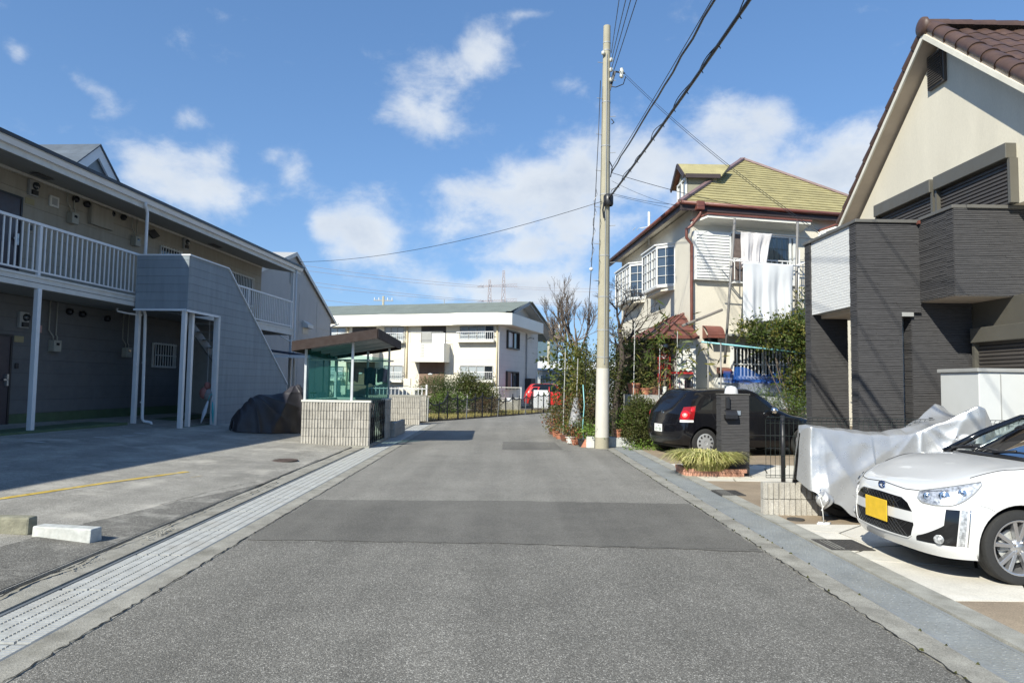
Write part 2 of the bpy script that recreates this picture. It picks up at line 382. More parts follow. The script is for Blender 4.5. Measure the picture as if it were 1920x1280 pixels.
def sheet(name, pts, z, m, th=None):
    P3 = [(x, y, z) for x, y in pts]
    mb = MB()
    if th: mb.prism([(x, y, z - th) for x, y in pts], (0, 0, th))
    else: mb.poly(P3)
    return mb.build(name, m, kind='structure')
def wavy(x, y0, y1, amp, step=.35, base=0):
    out = []; y = y0
    while y < y1: out.append((x + rng.uniform(-amp, amp), y)); y += step * rng.uniform(.6, 1.3)
    out.append((x, y1)); return out

sheet('ground', [(-900, -60), (900, -60), (900, 1800), (-900, 1800)], -.16, M_EARTH)
le = wavy(-2.43, -6, 25.2, .014); re_ = wavy(2.41, -6, 16.6, .012)
A_ROAD2 = asphalt_mat('worn_road_asphalt', .19, .285, .56, .10, .55, dirt=(.3, (.17, .16, .14), .6), sc=170)
sheet('road', [(-2.46, -14), (2.44, -14), (2.44, 8.62), (-2.46, 8.62)], 0, A_ROAD, .15)
sheet('road', [(-2.46, 8.62), (2.44, 8.62), (2.44, 16.6), (1.95, 20), (2.1, 30), (5, 38), (16, 42), (16, 56), (2.2, 52), (2.6, 37.0), (-2.8, 26.4), (-3.3, 25.2), (-2.46, 25.2)], 0, A_ROAD2, .15)
# concrete strips beside the drains, with broken edges against the asphalt
sheet('drain_kerb_left', le + [(-2.63, 25.2), (-2.63, -6)], .004, M_CONC, .16)
sheet('drain_kerb_right', [(2.62, -6), (2.62, 16.6)] + re_[::-1], .004, M_CONC, .16)
oe = wavy(-3.42, -6, 25.2, .02)
sheet('drain_kerb_outer', [(-3.18, -6), (-3.18, 25.2)] + oe[::-1], .010, M_CONC, .16)
sheet('kerb_right', [(3.01, -6), (3.20, -6), (3.20, 16.6), (3.01, 16.6)], .018, M_CONC2, .17)
# strip of newer asphalt across the road and a small one further on
def g2(px, py): p = gnd(px, py); return (p.x, p.y)
pa = [g2(490, 1012), g2(960, 1019), g2(1440, 1035), g2(1332, 945), g2(960, 939), g2(600, 937)]
xa = lambda p, x: (x, p[1])
pa[0] = xa(pa[0], -2.40); pa[5] = xa(pa[5], -2.40); pa[2] = xa(pa[2], 2.385); pa[3] = xa(pa[3], 2.385)
def ragged(P_, amp=.022, st=.12):
    out = []
    for a, b in zip(P_, P_[1:] + P_[:1]):
        k = max(1, int(math.hypot(b[0] - a[0], b[1] - a[1]) / st))
        for i in range(k): t = i / k; out.append((a[0] + (b[0] - a[0]) * t + (rng.uniform(-amp, amp) if i else 0), a[1] + (b[1] - a[1]) * t + (rng.uniform(-amp, amp) if i else 0)))
    return out
sheet('asphalt_patch', ragged(pa), .0042, A_PATCH)
sheet('asphalt_patch', [g2(942, 843), g2(1056, 843), g2(1040, 829), g2(942, 828)], .0042, A_PATCH)
# the parking lot rises towards the flats
def lotsheet(name, xs, y0, y1, m, lift=0.0, amp=0):
    x0, x1 = xs; mb = MB(); n = 60
    mb.grid(lambda a, b: (lambda x, y: (x + (rng.uniform(-amp, amp) if amp and b in (0, 1) else 0), y, lot_z(x) + lift))(x0 + (x1 - x0) * b, y0 + (y1 - y0) * a), n, 6)
    return mb.build(name, m, kind='structure')
ml = MB().grid(lambda a, b: (lambda x: (x, -34 + 62 * a, lot_z(x)))(-3.455 - 15 * b), 40, 20)
ml.add([(-3.455, -34, -.14), (-3.455, 28, -.14), (-3.455, 28, .02), (-3.455, -34, .02)], [(0, 1, 2, 3)])
ml.build('parking_lot', A_LOT, kind='structure')
q0, q1, q2 = lot(158, 982), lot(298, 948), lot(496, 906)
edge = [(-4.4, -6), (-4.3, 3), (q0.x - .1, q0.y - .9), (q0.x, q0.y), (q1.x, q1.y), (q2.x, q2.y), (-3.5, 13.0)]
mr = MB()
for (xa_, ya), (xb, yb) in zip(edge, edge[1:]):
    k = max(1, int(abs(yb - ya) / .25))
    for i in range(k):
        t0, t1 = i / k, (i + 1) / k
        a = (xa_ + (xb - xa_) * t0 + rng.uniform(-.02, .02), ya + (yb - ya) * t0); b = (xa_ + (xb - xa_) * t1, ya + (yb - ya) * t1)
        mr.poly([(-3.47, a[1], lot_z(-3.47) + .004), (-3.47, b[1], lot_z(-3.47) + .004), (b[0], b[1], lot_z(b[0]) + .004), (a[0], a[1], lot_z(a[0]) + .004)][::-1])
mr.build('ramp', A_RAMP, kind='structure')
def crack(pts, w, name='pavement_crack', lift=.009, m=None, lz=lot_z):
    mb = MB(); L_ = [Vector(p) for p in pts]; out = []
    for a, b in zip(L_, L_[1:]):
        k = max(2, int((b - a).length / .05))
        for i in range(k): out.append(a.lerp(b, i / k) + Vector((rng.uniform(-1, 1), rng.uniform(-1, 1))) * .013)
    out.append(L_[-1]); ws = [w * rng.uniform(.1, 1.0) * (1 if 0 < i < len(out) - 1 else .1) for i in range(len(out))]
    for i in range(len(out) - 1):
        d = (out[i + 1] - out[i]).normalized(); n = Vector((-d.y, d.x)); a, b = out[i], out[i + 1]
        q = [a - n * ws[i] / 2, b - n * ws[i + 1] / 2, b + n * ws[i + 1] / 2, a + n * ws[i] / 2]
        mb.poly([(p.x, p.y, lz(p.x) + lift) for p in q])
    return mb.build(name, m or M_CRACK, kind='structure')
def l2(px, py): p = lot(px, py); return (p.x, p.y)
crack([(-3.45, 2.0), l2(0, 1121), l2(60, 1090), l2(140, 1062)], .035)
crack([l2(140, 1062), l2(200, 1030), l2(285, 1000), l2(340, 975), l2(400, 950), l2(470, 925), l2(522, 903)], .022)
crack([l2(290, 950), l2(400, 920), l2(480, 903)], .012)
for P_ in ([(-2.4, 6.45), (-.8, 6.50), (.9, 6.44), (2.4, 6.40)],): crack(P_, .006, 'road_crack', .0088, lz=lambda x: 0)
crack([(2.41, y) for y in range(2, 17)], .018, lift=.0085, lz=lambda x: 0)
crack([(-2.43, y) for y in range(1, 24)], .014, lift=.0085, lz=lambda x: 0)
M_CHIP = mat('broken_concrete', (.38, .36, .31), .95, var=.2, scale=20, bump=.6, bscale=70)
def rubble(px, py, n, rx, ry, r, name='concrete_crumbs'):
    c = lot(px, py); mb = MB()
    for _ in range(n):
        x = c.x + rng.gauss(0, rx); y = c.y + rng.gauss(0, ry); s = r * rng.uniform(.3, 1); z = lot_z(x) + .004
        mb.prism([(x + s * math.cos(a + rng.uniform(-.3, .3)), y + s * 1.2 * math.sin(a), z) for a in (0, 1.2, 2.5, 3.8, 5)], (0, 0, s * rng.uniform(.2, .5)))
    return mb.build(name, M_CHIP, kind='stuff')
rubble(150, 1060, 40, .02, .14, .009); rubble(300, 1000, 50, .03, .14, .012)
# painted yellow bay line
yl = [lot(x, y) for x, y in ((-120, 950), (0, 935), (60, 926), (120, 917), (200, 905), (280, 894), (352, 884))]
my = MB()
for a, b in zip(yl, yl[1:]):
    d = (b - a).normalized(); n = Vector((-d.y, d.x, 0)) * .045
    q = [a - n, b - n, b + n, a + n]; my.poly([(p.x, p.y, lot_z(p.x) + .0045) for p in q])
my.build('bay_marking', M_YELLOW, kind='structure')
a = lot(358, 895); b = lot(378, 892); n = Vector((.01, .05, 0))
MB().poly([(p.x, p.y, lot_z(p.x) + .0045) for p in (a - n, b - n, b + n, a + n)]).build('bay_marking', M_YELLOW, kind='structure')
for px, py, w in ((65, 828, .35), (190, 820, .3), (262, 812, .25), (240, 817, .2)):
    p = lot(px, py); MB().poly([(p.x + dx, p.y + dy, lot_z(p.x + dx) + .0045) for dx, dy in ((-w / 2, -.05), (w / 2, -.05), (w / 2, .05), (-w / 2, .05))]).build('bay_marking', M_WHITECONC, kind='structure')

# drains ------------------------------------------------------------
MB().box(-3.18, -2.63, -6, 25.2, -.15, -.13).build('gutter_left', M_DARK, kind='structure')
MB().box(2.62, 3.01, -6, 16.6, -.15, -.13).build('gutter_right', M_DARK, kind='structure')
gl = thing('drain_grating', 'steel bar drain grating running along the parking lot side of the road', 'drain grating', (-2.905, -2, 0))
fm = MB(); bm_ = MB()
Wd = .55; Lp = .995
for s in (-1, 1): fm.box(s * (Wd / 2 - .006), s * (Wd / 2 - .034), 0, Lp, -.05, -.002)
for y in (0, Lp - .008): fm.box(-Wd / 2 + .03, Wd / 2 - .03, y, y + .004, -.05, -.016)
for k in range(1, 5):
    x = -Wd / 2 + .034 + (Wd - .068) * k / 5; fm.box(x - .003, x + .003, .008, Lp - .008, -.05, -.022)
nb_ = 30
for i in range(nb_):
    y = .012 + i * (Lp - .024) / nb_
    for k in range(5):
        x0 = -Wd / 2 + .034 + (Wd - .068) * k / 5 + .008; x1 = -Wd / 2 + .034 + (Wd - .068) * (k + 1) / 5 - .008
        bm_.box(x0, x1, y, y + .022, -.03, -.006)
    bm_.box(-Wd / 2 + .036, Wd / 2 - .036, y + .004, y + .018, -.03, -.018)
fme = fm.data('grate_panel', mat('dark_grate_frame', (.20, .215, .225), .5, metal=.3, var=.1)); bme = bm_.data('bars', M_GALV)
for i in range(27):
    M = T((-2.905, -2 + i, rng.uniform(-.001, .001)))
    p = place(fme, 'grate_panel', gl, M); b = place(bme, 'bars', p, M, kind='stuff')
gr = thing('drain_cover', 'studded steel plate drain cover along the driveways below the power pole', 'drain cover', (2.815, -2, 0))
fm = MB(); rb = MB()
fm.box(-.188, .188, 0, .994, -.03, -.006)
for s in (-1, 1): fm.box(s * .188, s * .160, 0, .994, -.006, 0)
for i in range(40): rb.box(-.158, .158, .008 + i * .0248, .020 + i * .0248, -.006, -.001)
for i in range(20):
    for x in (-.11, -.04, .03, .10): 
        xx = x + (.02 if i % 2 else 0); rb.lathe([(.009, -.002), (.007, .003), (.001, .004)], (xx, .014 + i * .0496, 0), 6)
fme = fm.data('cover_plate', M_GALV2); bme = rb.data('studs', M_GALV2)
for i in range(18):
    M = T((2.815, -1.4 + i, rng.uniform(-.001, .002))); p = place(fme, 'cover_plate', gr, M); place(bme, 'studs', p, M, kind='stuff')

# right hand forecourts ----------------------------------------------------
def cells(x0, x1, y0, y1, n, seed, gap=.0125):
    r = random.Random(seed); S = [(r.uniform(x0, x1), r.uniform(y0, y1)) for _ in range(n)]
    for _ in range(2):
        cs = []
        for i, p in enumerate(S):
            q = [(x0, y0), (x1, y0), (x1, y1), (x0, y1)]
            for j, o in enumerate(S):
                if i == j: continue
                a, b = o[0] - p[0], o[1] - p[1]; l = math.hypot(a, b); a /= l; b /= l
                q = clip_poly(q, a, b, a * (o[0] + p[0]) / 2 + b * (o[1] + p[1]) / 2 - gap)
                if len(q) < 3: break
            cs.append(q)
        S = [(sum(v[0] for v in q) / len(q) * .6 + s[0] * .4, sum(v[1] for v in q) / len(q) * .6 + s[1] * .4) if len(q) > 2 else s for q, s in zip(cs, S)]
    return [q for q in cs if len(q) > 2]
sheet('forecourt_base', [(3.20, -4), (16, -4), (16, 28), (3.20, 28)], -.01, M_JOINT, .13)
sheet('verge', [(3.204, -4), (9, -4), (9, 4.9), (3.204, 4.9)], .012, M_TAN, .02)
dw = thing('paved_driveway', 'pale stamped crazy paving driveway under the white sports car', 'driveway', (5, 6, 0))
for q in cells(3.21, 7.6, 5.06, 7.55, 56, 3): MB().prism([(x, y, -.008) for x, y in q], (0, 0, .022 + rng.uniform(-.001, .001))).build('paving_slab', M_PALE, dw)
MB().box(3.21, 7.6, 4.91, 5.05, -.008, .016).build('edging', M_PALE, dw)
sheet('forecourt', [(3.21, 7.56), (9, 7.56), (9, 10.9), (3.21, 10.9)], .010, M_TAN, .018)
dw2 = thing('tiled_driveway', 'whitish slab paving between the brick planter and the black hatchback', 'driveway', (4, 12, 0))
for q in cells(3.21, 8, 10.92, 13.2, 44, 9): MB().prism([(x, y, -.008) for x, y in q], (0, 0, .020 + rng.uniform(-.001, .001))).build('paving_slab', M_PALE, dw2)
sheet('forecourt', [(3.21, 13.21), (12, 13.21), (12, 17.6), (3.21, 17.6)], .010, M_TAN, .018)
def cover(px0, px1, py0, py1, label, name='inspection_cover', m=None):
    a, b = gnd(px0, py1, .016), gnd(px1, py1, .016); c = gnd((px0 + px1) / 2, py0, .016)
    t = thing(name, label, 'cover', ((a.x + b.x) / 2, (a.y + c.y) / 2, .016))
    x0, x1, y0, y1 = a.x, b.x, a.y, c.y
    f = MB()
    for r in ((x0, x1, y0, y0 + .03), (x0, x1, y1 - .03, y1), (x0, x0 + .03, y0 + .03, y1 - .03), (x1 - .03, x1, y0 + .03, y1 - .03)): f.box(*r, .005, .022)
    f.build('frame', m or M_IRON, t)
    g = MB().box(x0 + .032, x1 - .032, y0 + .032, y1 - .032, .004, .017)
    k = 9
    for i in range(k):
        xx = x0 + .04 + (x1 - x0 - .08) * i / k; g.box(xx, xx + (x1 - x0) / k * .45, y0 + .04, y1 - .04, .017, .020)
    g.build('plate', m or M_IRON, t); return t
cover(1560, 1640, 1012, 1031, 'square black iron cover in the pale paving in front of the sports car')
cover(1352, 1398, 919, 928, 'square black iron cover in the tan forecourt before the low block wall')
def round_cover(c, r, label, m=M_IRON):
    t = thing('manhole_cover', label, 'manhole cover', c)
    MB().lathe([(r, -.004), (r, .008), (r - .015, .009), (r - .017, .004)], c, 28).build('rim', m, t)
    g = MB().lathe([(r - .018, -.002), (r - .018, .006), (.001, .007)], c, 28)
    for i in range(-3, 4):
        for j in range(-3, 4):
            if math.hypot(i, j) < 3.4: x, y = c[0] + i * r * .25, c[1] + j * r * .25; g.box(x - .012, x + .012, y - .012, y + .012, c[2] + .005, c[2] + .011)
    g.build('plate', m, t)
p = lot(533, 863, .004); round_cover((p.x, p.y, p.z), .24, 'round rusty manhole cover in the parking lot before the garbage shelter', mat('rusty_iron', (.085, .06, .05), .8, var=.3, scale=20))
p = gnd(1492, 973, .016); round_cover((p.x, p.y, .014), .095, 'small round dark cover beside the low ribbed block wall')
# wheel stops
def slabblock(name, a, b, h, dpt, m, label, zb=None, bev=.012):
    a = Vector(a); b = Vector(b); d = (b - a); d.z = 0; d.normalize(); n = Vector((-d.y, d.x, 0)) * dpt
    mb = MB().hexa([a, b, b + n, a + n], [p + Vector((0, 0, h)) for p in (a + n * .06, b + n * .06, b + n * .94, a + n * .94)])
    return top(mb.build(name, m, bevel=bev, label=label, cat='wheel stop'), a)
a = lot(58, 1005); b = lot(168, 1019); a.z = min(a.z, b.z) - .01; b.z = a.z
slabblock('wheel_stop', a, b, .135, .15, M_WHITECONC, 'short white painted concrete wheel stop lying by the drain grating')
c = lot(52, 1003); c.z -= .01; e = lot(-260, 985); e.z = c.z + .02
slabblock('wheel_stop', e, c, .165, .15, M_MOSSY, 'weathered mossy brown wheel stop touching the white painted one', bev=.02)

# ================================================================== two-storey flats along the parking lot
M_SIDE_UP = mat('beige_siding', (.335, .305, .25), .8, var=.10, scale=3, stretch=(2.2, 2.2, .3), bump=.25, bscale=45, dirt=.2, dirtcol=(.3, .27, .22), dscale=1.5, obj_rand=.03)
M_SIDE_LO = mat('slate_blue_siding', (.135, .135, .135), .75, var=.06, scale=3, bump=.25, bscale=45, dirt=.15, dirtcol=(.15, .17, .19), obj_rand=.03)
M_SIDE_BL = mat('blue_grey_siding', (.245, .285, .315), .75, var=.11, scale=2.5, stretch=(2.2, 2.2, .3), bump=.3, bscale=40, dirt=.2, dirtcol=(.2, .24, .27), dscale=1.4, obj_rand=.04)
M_BACK = mat('siding_shadow_gap', (.09, .09, .085), .9)
M_WHITE = mat('white_painted_steel', (.72, .72, .72), .45, var=.05, scale=6, dirt=.3, dirtcol=(.48, .45, .4), dscale=3)
M_OFFW = mat('off_white_trim', (.62, .61, .57), .6, var=.06, scale=5, dirt=.35, dirtcol=(.4, .37, .31), dscale=2.2)
M_SOFFIT = mat('soffit_board', (.30, .30, .28), .8, var=.05)
M_GREEN = mat('green_floor_paint', (.075, .12, .06), .7, var=.15, scale=3, dirt=.3, dirtcol=(.1, .11, .08))
M_ROOFD = mat('dark_slate_roof', (.095, .115, .14), .6, var=.15, scale=5, bump=.3, bscale=70, obj_rand=.1)
M_BLACK = mat('black_metal', (.025, .025, .028), .4, metal=.2)
M_DOOR = mat('dark_plum_door', (.045, .035, .045), .4, var=.1)
M_CREAMP = mat('cream_plastic', (.34, .33, .28), .5, var=.05)
M_GREYP = mat('grey_plastic', (.34, .34, .33), .5, var=.08)
M_GLASSD = mat('dark_window_glass', (.03, .035, .04), .04, spec=.9, var=0, rvar=0)
M_BROWN = mat('brown_fascia', (.034, .021, .018), .8, var=.1, scale=4)
M_GREYWALL = mat('grey_stucco', (.40, .395, .39), .85, var=.05, scale=1.5, bump=.3, bscale=60, dirt=.2, dirtcol=(.3, .29, .28), dscale=.8)
LB = frame(-9.63, 13.7, 4.6)
LBX = Vector((math.cos(rad(4.6)), -math.sin(rad(4.6)), 0)); LBY = Vector((math.sin(rad(4.6)), math.cos(rad(4.6)), 0))
fl = thing('apartment_building', 'two-storey flats with white railed walkway and blue grey stair enclosure by the parking lot', 'apartment building', (-10.5, 17, .4))
def lb(mb, name, m, parent=fl, **kw): return mb.build(name, m, parent, xf=LB, **kw)
WX = -1.3; Y0, Y1 = -26, 13.55
lb(MB().box(WX - 6, WX, Y0, Y1, .1, 6.05), 'wall', M_BACK)
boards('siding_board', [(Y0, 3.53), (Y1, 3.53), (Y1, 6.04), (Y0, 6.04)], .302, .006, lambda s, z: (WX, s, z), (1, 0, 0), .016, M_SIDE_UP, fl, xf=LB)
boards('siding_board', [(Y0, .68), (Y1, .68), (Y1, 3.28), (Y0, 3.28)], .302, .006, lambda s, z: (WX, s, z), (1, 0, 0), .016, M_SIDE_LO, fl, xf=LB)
lb(MB().box(WX, WX + .028, Y0, Y1, .43, .675), 'plinth', M_GREEN)
lb(MB().box(WX + .028, .25, Y0, 3.1, .05, .43).box(WX + .028, 1.35, 3.1, 5.2, .05, .30).box(WX+.028, .25, 5.2, Y1, .05, .40), 'porch_floor', M_GREEN, bevel=.01)
lb(MB().box(WX, .05, Y0, Y1, 3.30, 3.52), 'walkway_slab', M_SOFFIT)
lb(MB().box(.05, .12, Y0, 3.66, 3.29, 3.50).box(.04, .14, Y0, 3.66, 3.50, 3.55).box(.05, .12, 5.4, Y1, 3.29, 3.50).box(.04, .14, 5.4, Y1, 3.50, 3.55), 'fascia_beam', M_OFFW)
lb(MB().box(.12, .126, Y0, 3.66, 3.395, 3.405), 'beam_joint', M_BACK)
for y, x, zb, zt in ((-3.3, .09, .05, 3.29), (.22, .09, .05, 3.29), (3.62, .05, .05, 3.29), (7.6, .05, .05, 3.29), (10.6, .05, .05, 3.29), (13.45, .05, .05, 6.0), (3.38, 1.40, .2, 3.22), (4.93, 1.46, .2, 3.2), (3.9, 1.30, .2, 3.2)):
    lb(MB().box(x - .05, x + .05, y - .05, y + .05, zb, zt), 'post', M_WHITE, bevel=.006)
def railing(y0, y1, step=.152, posts=()):
    r = lb(MB().box(.03, .10, y0, y1, 4.58, 4.635).box(.045, .085, y0, y1, 3.62, 3.655), 'railing', M_WHITE)
    n = int((y1 - y0) / step); me = MB().box(-.011, .011, -.014, .014, 3.655, 4.58).data('baluster', M_WHITE)
    for i in range(1, n):
        place(me, 'baluster', r, LB @ T((.065, y0 + (y1 - y0) * i / n, 0)))
    for y in posts: lb(MB().box(.035, .095, y - .035, y + .035, 3.55, 4.60), 'railing_post', M_WHITE, r)
railing(-6.5, .22, posts=(-3.3,)); railing(.22, 3.62, posts=(.22,)); railing(5.6, 9.6, posts=(5.6, 9.6)); railing(9.6, 13.4, posts=(13.3,))
# eave, gutter, soffit, roof
lb(MB().prism([(WX, Y0, 6.05), (.10, Y0, 5.84), (.10, Y0, 5.88), (WX, Y0, 6.09)], (0, Y1 + .45 - Y0, 0)), 'soffit', M_SOFFIT)
lb(MB().box(.10, .13, Y0, Y1 + .5, 5.80, 6.0), 'fascia_board', M_OFFW)
g = lb(MB().prism([(.13, Y0, 5.93), (.20, Y0, 5.93), (.24, Y0, 6.045), (.225, Y0, 6.045), (.19, Y0, 5.945), (.13, Y0, 5.945)], (0, Y1 + .52 - Y0, 0)), 'gutter', M_WHITE)
lb(MB().box(.232, .248, Y0, Y1 + .52, 6.03, 6.05), 'gutter_lip', M_OFFW, g)
lb(MB().box(WX + .017, WX + .05, Y0, Y1, 5.98, 6.035), 'wall_trim', M_OFFW)
rs = math.tan(rad(17))
lb(MB().hexa([(.21, Y0, 6.055), (.21, Y1 + .6, 6.055), (-4.6, Y1 + .6, 6.055 + 4.81 * rs), (-4.6, Y0, 6.055 + 4.81 * rs)][::-1], [(.21, Y0, 6.10), (.21, Y1 + .6, 6.10), (-4.6, Y1 + .6, 6.10 + 4.81 * rs), (-4.6, Y0, 6.10 + 4.81 * rs)][::-1]), 'roof', M_ROOFD)
lb(MB().prism([(.1, Y1 + .40, 5.86), (.1, Y1 + .4, 6.05), (-4.6, Y1 + .4, 6.05 + 4.7 * rs), (-9.4, Y1 + .4, 6.05), (-9.4, Y1 + .4, 5.9), (-4.6, Y1 + .4, 5.9 + 4.6 * rs)], (0, .1, 0)), 'barge_board', M_OFFW)
lb(MB().prism([(WX, Y1, 6.05), (-4.6, Y1, 6.0 + 3.3 * rs), (-7.3, Y1, 6.05)], (0, -.1, 0)), 'gable_wall', M_GREYWALL)
lb(MB().box(.205, .275, Y0, Y1 + .6, 6.052, 6.125), 'drip_edge', M_BLACK)
# small gable on the roof, facing the road
dx = -1.0; ay, az_ = 3.25, 7.39; by, bz = 4.12, 6.62; cy, cz = 2.38, 6.62
lb(MB().prism([(dx - .05, ay, az_ - .06), (dx - .05, by + .05, bz - .35), (dx - .05, cy - .05, cz - .35)], (-.05, 0, 0)), 'gable_panel', M_SIDE_BL)
def barge(p, q, w, m, name, x=dx, th=.05):
    p, q = Vector(p), Vector(q); d = (q - p).normalized(); n = Vector((0, -d.z, d.y)); n = n if n.z < 0 else -n
    lb(MB().prism([(x, *(p.yz)), (x, *(q.yz)), (x, *((q + n * w).yz)), (x, *((p + n * w).yz))], (th, 0, 0)), name, m)
A, B_, C_ = Vector((0, ay, az_)), Vector((0, by + .12, bz - .12)), Vector((0, cy - .12, cz - .12))
M_WHT = mat('white_board', (.74, .76, .78), .6, var=.04)
barge(A - Vector((0, 0, .03)), B_ - Vector((0, 0, .05)), .24, M_WHT, 'barge_board'); barge(A - Vector((0, 0, .03)), C_ - Vector((0, 0, .05)), .24, M_WHT, 'barge_board', dx + .003)
for E_ in (B_, C_):
    d = Vector((0, E_.y - A.y, E_.z - A.z)); l = d.length; k = 7
    for i in range(k):
        p0 = A + d * (i / k); p1 = A + d * ((i + 1) / k)
        lb(MB().prism([(dx + .09, p0.y, p0.z), (dx + .09, p1.y, p1.z - .006), (dx + .09, p1.y, p1.z - .045), (dx + .09, p0.y, p0.z - .04)], (-3.4, 0, 0)), 'roof_tile', M_ROOFD)
# stair enclosure: front panel, road-side panel with sloping top
sp0 = [(0.15, 3.23), (1.5, 3.23), (1.5, 4.56), (0.15, 4.56)]
lb(MB().box(.15, 1.47, 3.33, 3.45, 3.23, 4.56), 'stair_panel', M_BACK)
boards('siding_board', sp0, .205, .005, lambda s, z: (s, 3.33, z), (0, -1, 0), .018, M_SIDE_BL, fl, xf=LB)
side = [[(3.33, 3.215), (5.3, 3.215), (5.3, 4.56), (3.33, 4.56)], [(4.98, .25), (5.3, .25), (5.3, 3.215), (4.98, 3.215)], [(5.3, .25), (9.63, .25), (9.63, 1.38), (5.3, 4.56)]]
for q in side:
    lb(MB().prism([(1.40, s, z) for s, z in q], (.08, 0, 0)), 'stair_panel', M_BACK)
    boards('siding_board', q, .205, .005, lambda s, z: (1.48, s, z), (1, 0, 0), .018, M_SIDE_BL, fl, xf=LB, z0=.25 - .205 * 3 + .145)
def cap(a, b, w=.16, h=.035, x=None): lb(MB().bar(a, b, w, h), 'coping', M_WHT)
cap((.12, 3.38, 4.578), (1.53, 3.38, 4.578)); cap((1.45, 3.47, 4.578), (1.45, 5.32, 4.578)); cap((1.45, 5.32, 4.575), (1.45, 9.70, 1.36))
lb(MB().box(.12, 1.47, 3.29, 3.33, 3.18, 3.228).box(1.46, 1.51, 3.29, 4.96, 3.16, 3.213), 'panel_trim', M_WHT)
lb(MB().box(1.36, 1.51, 4.90, 4.975, .2, 3.2), 'opening_trim', M_WHT)
lb(MB().box(.14, 1.40, 3.5, 5.4, 3.30, 3.42), 'landing', M_SOFFIT)
st = lb(MB().prism([(1.3, 5.4, 3.42), (1.3, 5.4, 3.1), (1.3, 9.9, .25), (1.3, 9.9, .62)], (.05, 0, 0)).prism([(.2, 5.4, 3.42), (.2, 5.4, 3.1), (.2, 9.9, .25), (.2, 9.9, .62)], (.05, 0, 0)), 'staircase', M_GREYP)
for i in range(14):
    t = (i + .5) / 14; y = 5.4 + 4.5 * t; z = 3.38 - 2.95 * t
    lb(MB().box(.25, 1.3, y - .13, y + .13, z, z + .03), 'tread', M_GREYP, st)
lb(MB().box(WX + .02, -.1, 8.4, 9.4, .4, 3.29), 'store_room', mat('store_wall', (.42, .40, .36), .8))
lb(MB().box(-.1, -.07, 8.55, 9.25, .42, 2.5), 'store_door', M_DOOR)
lb(MB().box(WX + .02, WX + .35, 9.8, 10.6, .4, 2.4), 'store_door', M_DOOR)
# doors
def door(y0, y1, z0, z1):
    d = lb(MB().box(WX + .016, WX + .06, y0, y1, z0, z1), 'door', M_DOOR)
    lb(MB().box(WX + .06, WX + .075, y0, y0 + .05, z0, z1).box(WX + .06, WX + .075, y1 - .05, y1, z0, z1).box(WX + .06, WX + .075, y0 + .05, y1 - .05, z1 - .05, z1), 'frame', M_BLACK, d)
    lb(MB().box(WX + .06, WX + .066, y0 + .16, y0 + .20, z0 + .3, z1 - .2), 'trim_strip', mat('brushed_steel', (.5, .5, .5), .35, metal=.8), d)
    lb(MB().box(WX + .06, WX + .12, y1 - .16, y1 - .11, z0 + .85, z0 + 1.1).box(WX + .10, WX + .12, y1 - .24, y1 - .11, z0 + .96, z0 + 1.0), 'handle', MATS['brushed_steel'], d)
door(.35, 1.27, 3.53, 5.47); door(.30, 1.22, .45, 2.41); door(7.75+1, 8.6+1, 3.53, 5.45)
def wallbox(name, y0, y1, z0, z1, d, m, **kw): return lb(MB().box(WX + .016, WX + .016 + d, y0, y1, z0, z1), name, m, bevel=.01, **kw)
def meter(y, z, big=True):               # electricity meter on its board
    b = wallbox('electricity_meter', y, y + .26, z, z + .36, .07, M_GREYP)
    lb(MB().lathe([(.001, .13), (.07, .125), (.085, .09), (.085, .05)], (WX + .02, y + .16, z + .24), 14, 'x'), 'dial', M_GLASSD, b, smooth=True)
    lb(MB().box(WX + .086, WX + .13, y + .05, y + .21, z + .03, z + .13), 'terminal_cover', M_BLACK, b)
def gas(y, z, top_z):
    b = wallbox('gas_meter', y, y + .24, z, z + .27, .15, M_CREAMP)
    lb(MB().box(WX + .166, WX + .172, y + .07, y + .17, z + .15, z + .21), 'dial', M_GLASSD, b)
    for k, yy in enumerate((y + .05, y + .18)):
        pts = [(WX + .09, yy, z + .27), (WX + .09, yy, z + .36), (WX + .07, yy - .02, z + .40), (WX + .07, yy - (.02 if k else .12), z + .5), (WX + .07, yy - (.02 if k else .12), top_z)]
        lb(MB().tube(pts, .014, 8), 'pipe', M_CREAMP, b, smooth=True)
meter(1.42, 5.58); meter(7.75, 5.62); meter(1.36, 2.58)
gas(2.68, 5.24, 5.97); gas(5.18, 5.2, 5.97); gas(2.32, 2.1, 3.28); gas(5.02, 2.07, 3.28)
for y, z in ((1.38, 5.38), (1.30, 2.26)): wallbox('name_plate', y, y + .27, z, z + .14, .012, mat('yellowed_plastic', (.33, .28, .15), .5))
wallbox('warning_sign', 1.91, 2.09, 2.52, 2.69, .01, mat('faded_pink_sign', (.5, .3, .28), .5))
v = wallbox('vent_cover', 2.07, 2.36, 5.50, 5.76, .05, M_OFFW); lb(MB().box(WX + .066, WX + .07, 2.13, 2.30, 5.55, 5.71), 'grille', M_GREYP, v)
for y, z in ((2.9, 5.88), (3.3, 5.86), (4.27, 5.86), (4.75, 5.88), (2.9, 3.1), (3.35, 3.08), (4.3, 3.06)):
    lb(MB().lathe([(.075, 0), (.085, .05), (.075, .10), (.03, .12)], (WX + .02, y, z), 12, 'x'), 'vent_hood', M_BLACK, smooth=True)
b = wallbox('meter_cabinet', 3.42, 4.28, 5.40, 5.92, .10, M_SIDE_UP); lb(MB().box(WX + .116, WX + .12, 3.47, 4.23, 5.44, 5.88), 'cabinet_door', M_SIDE_UP, b)
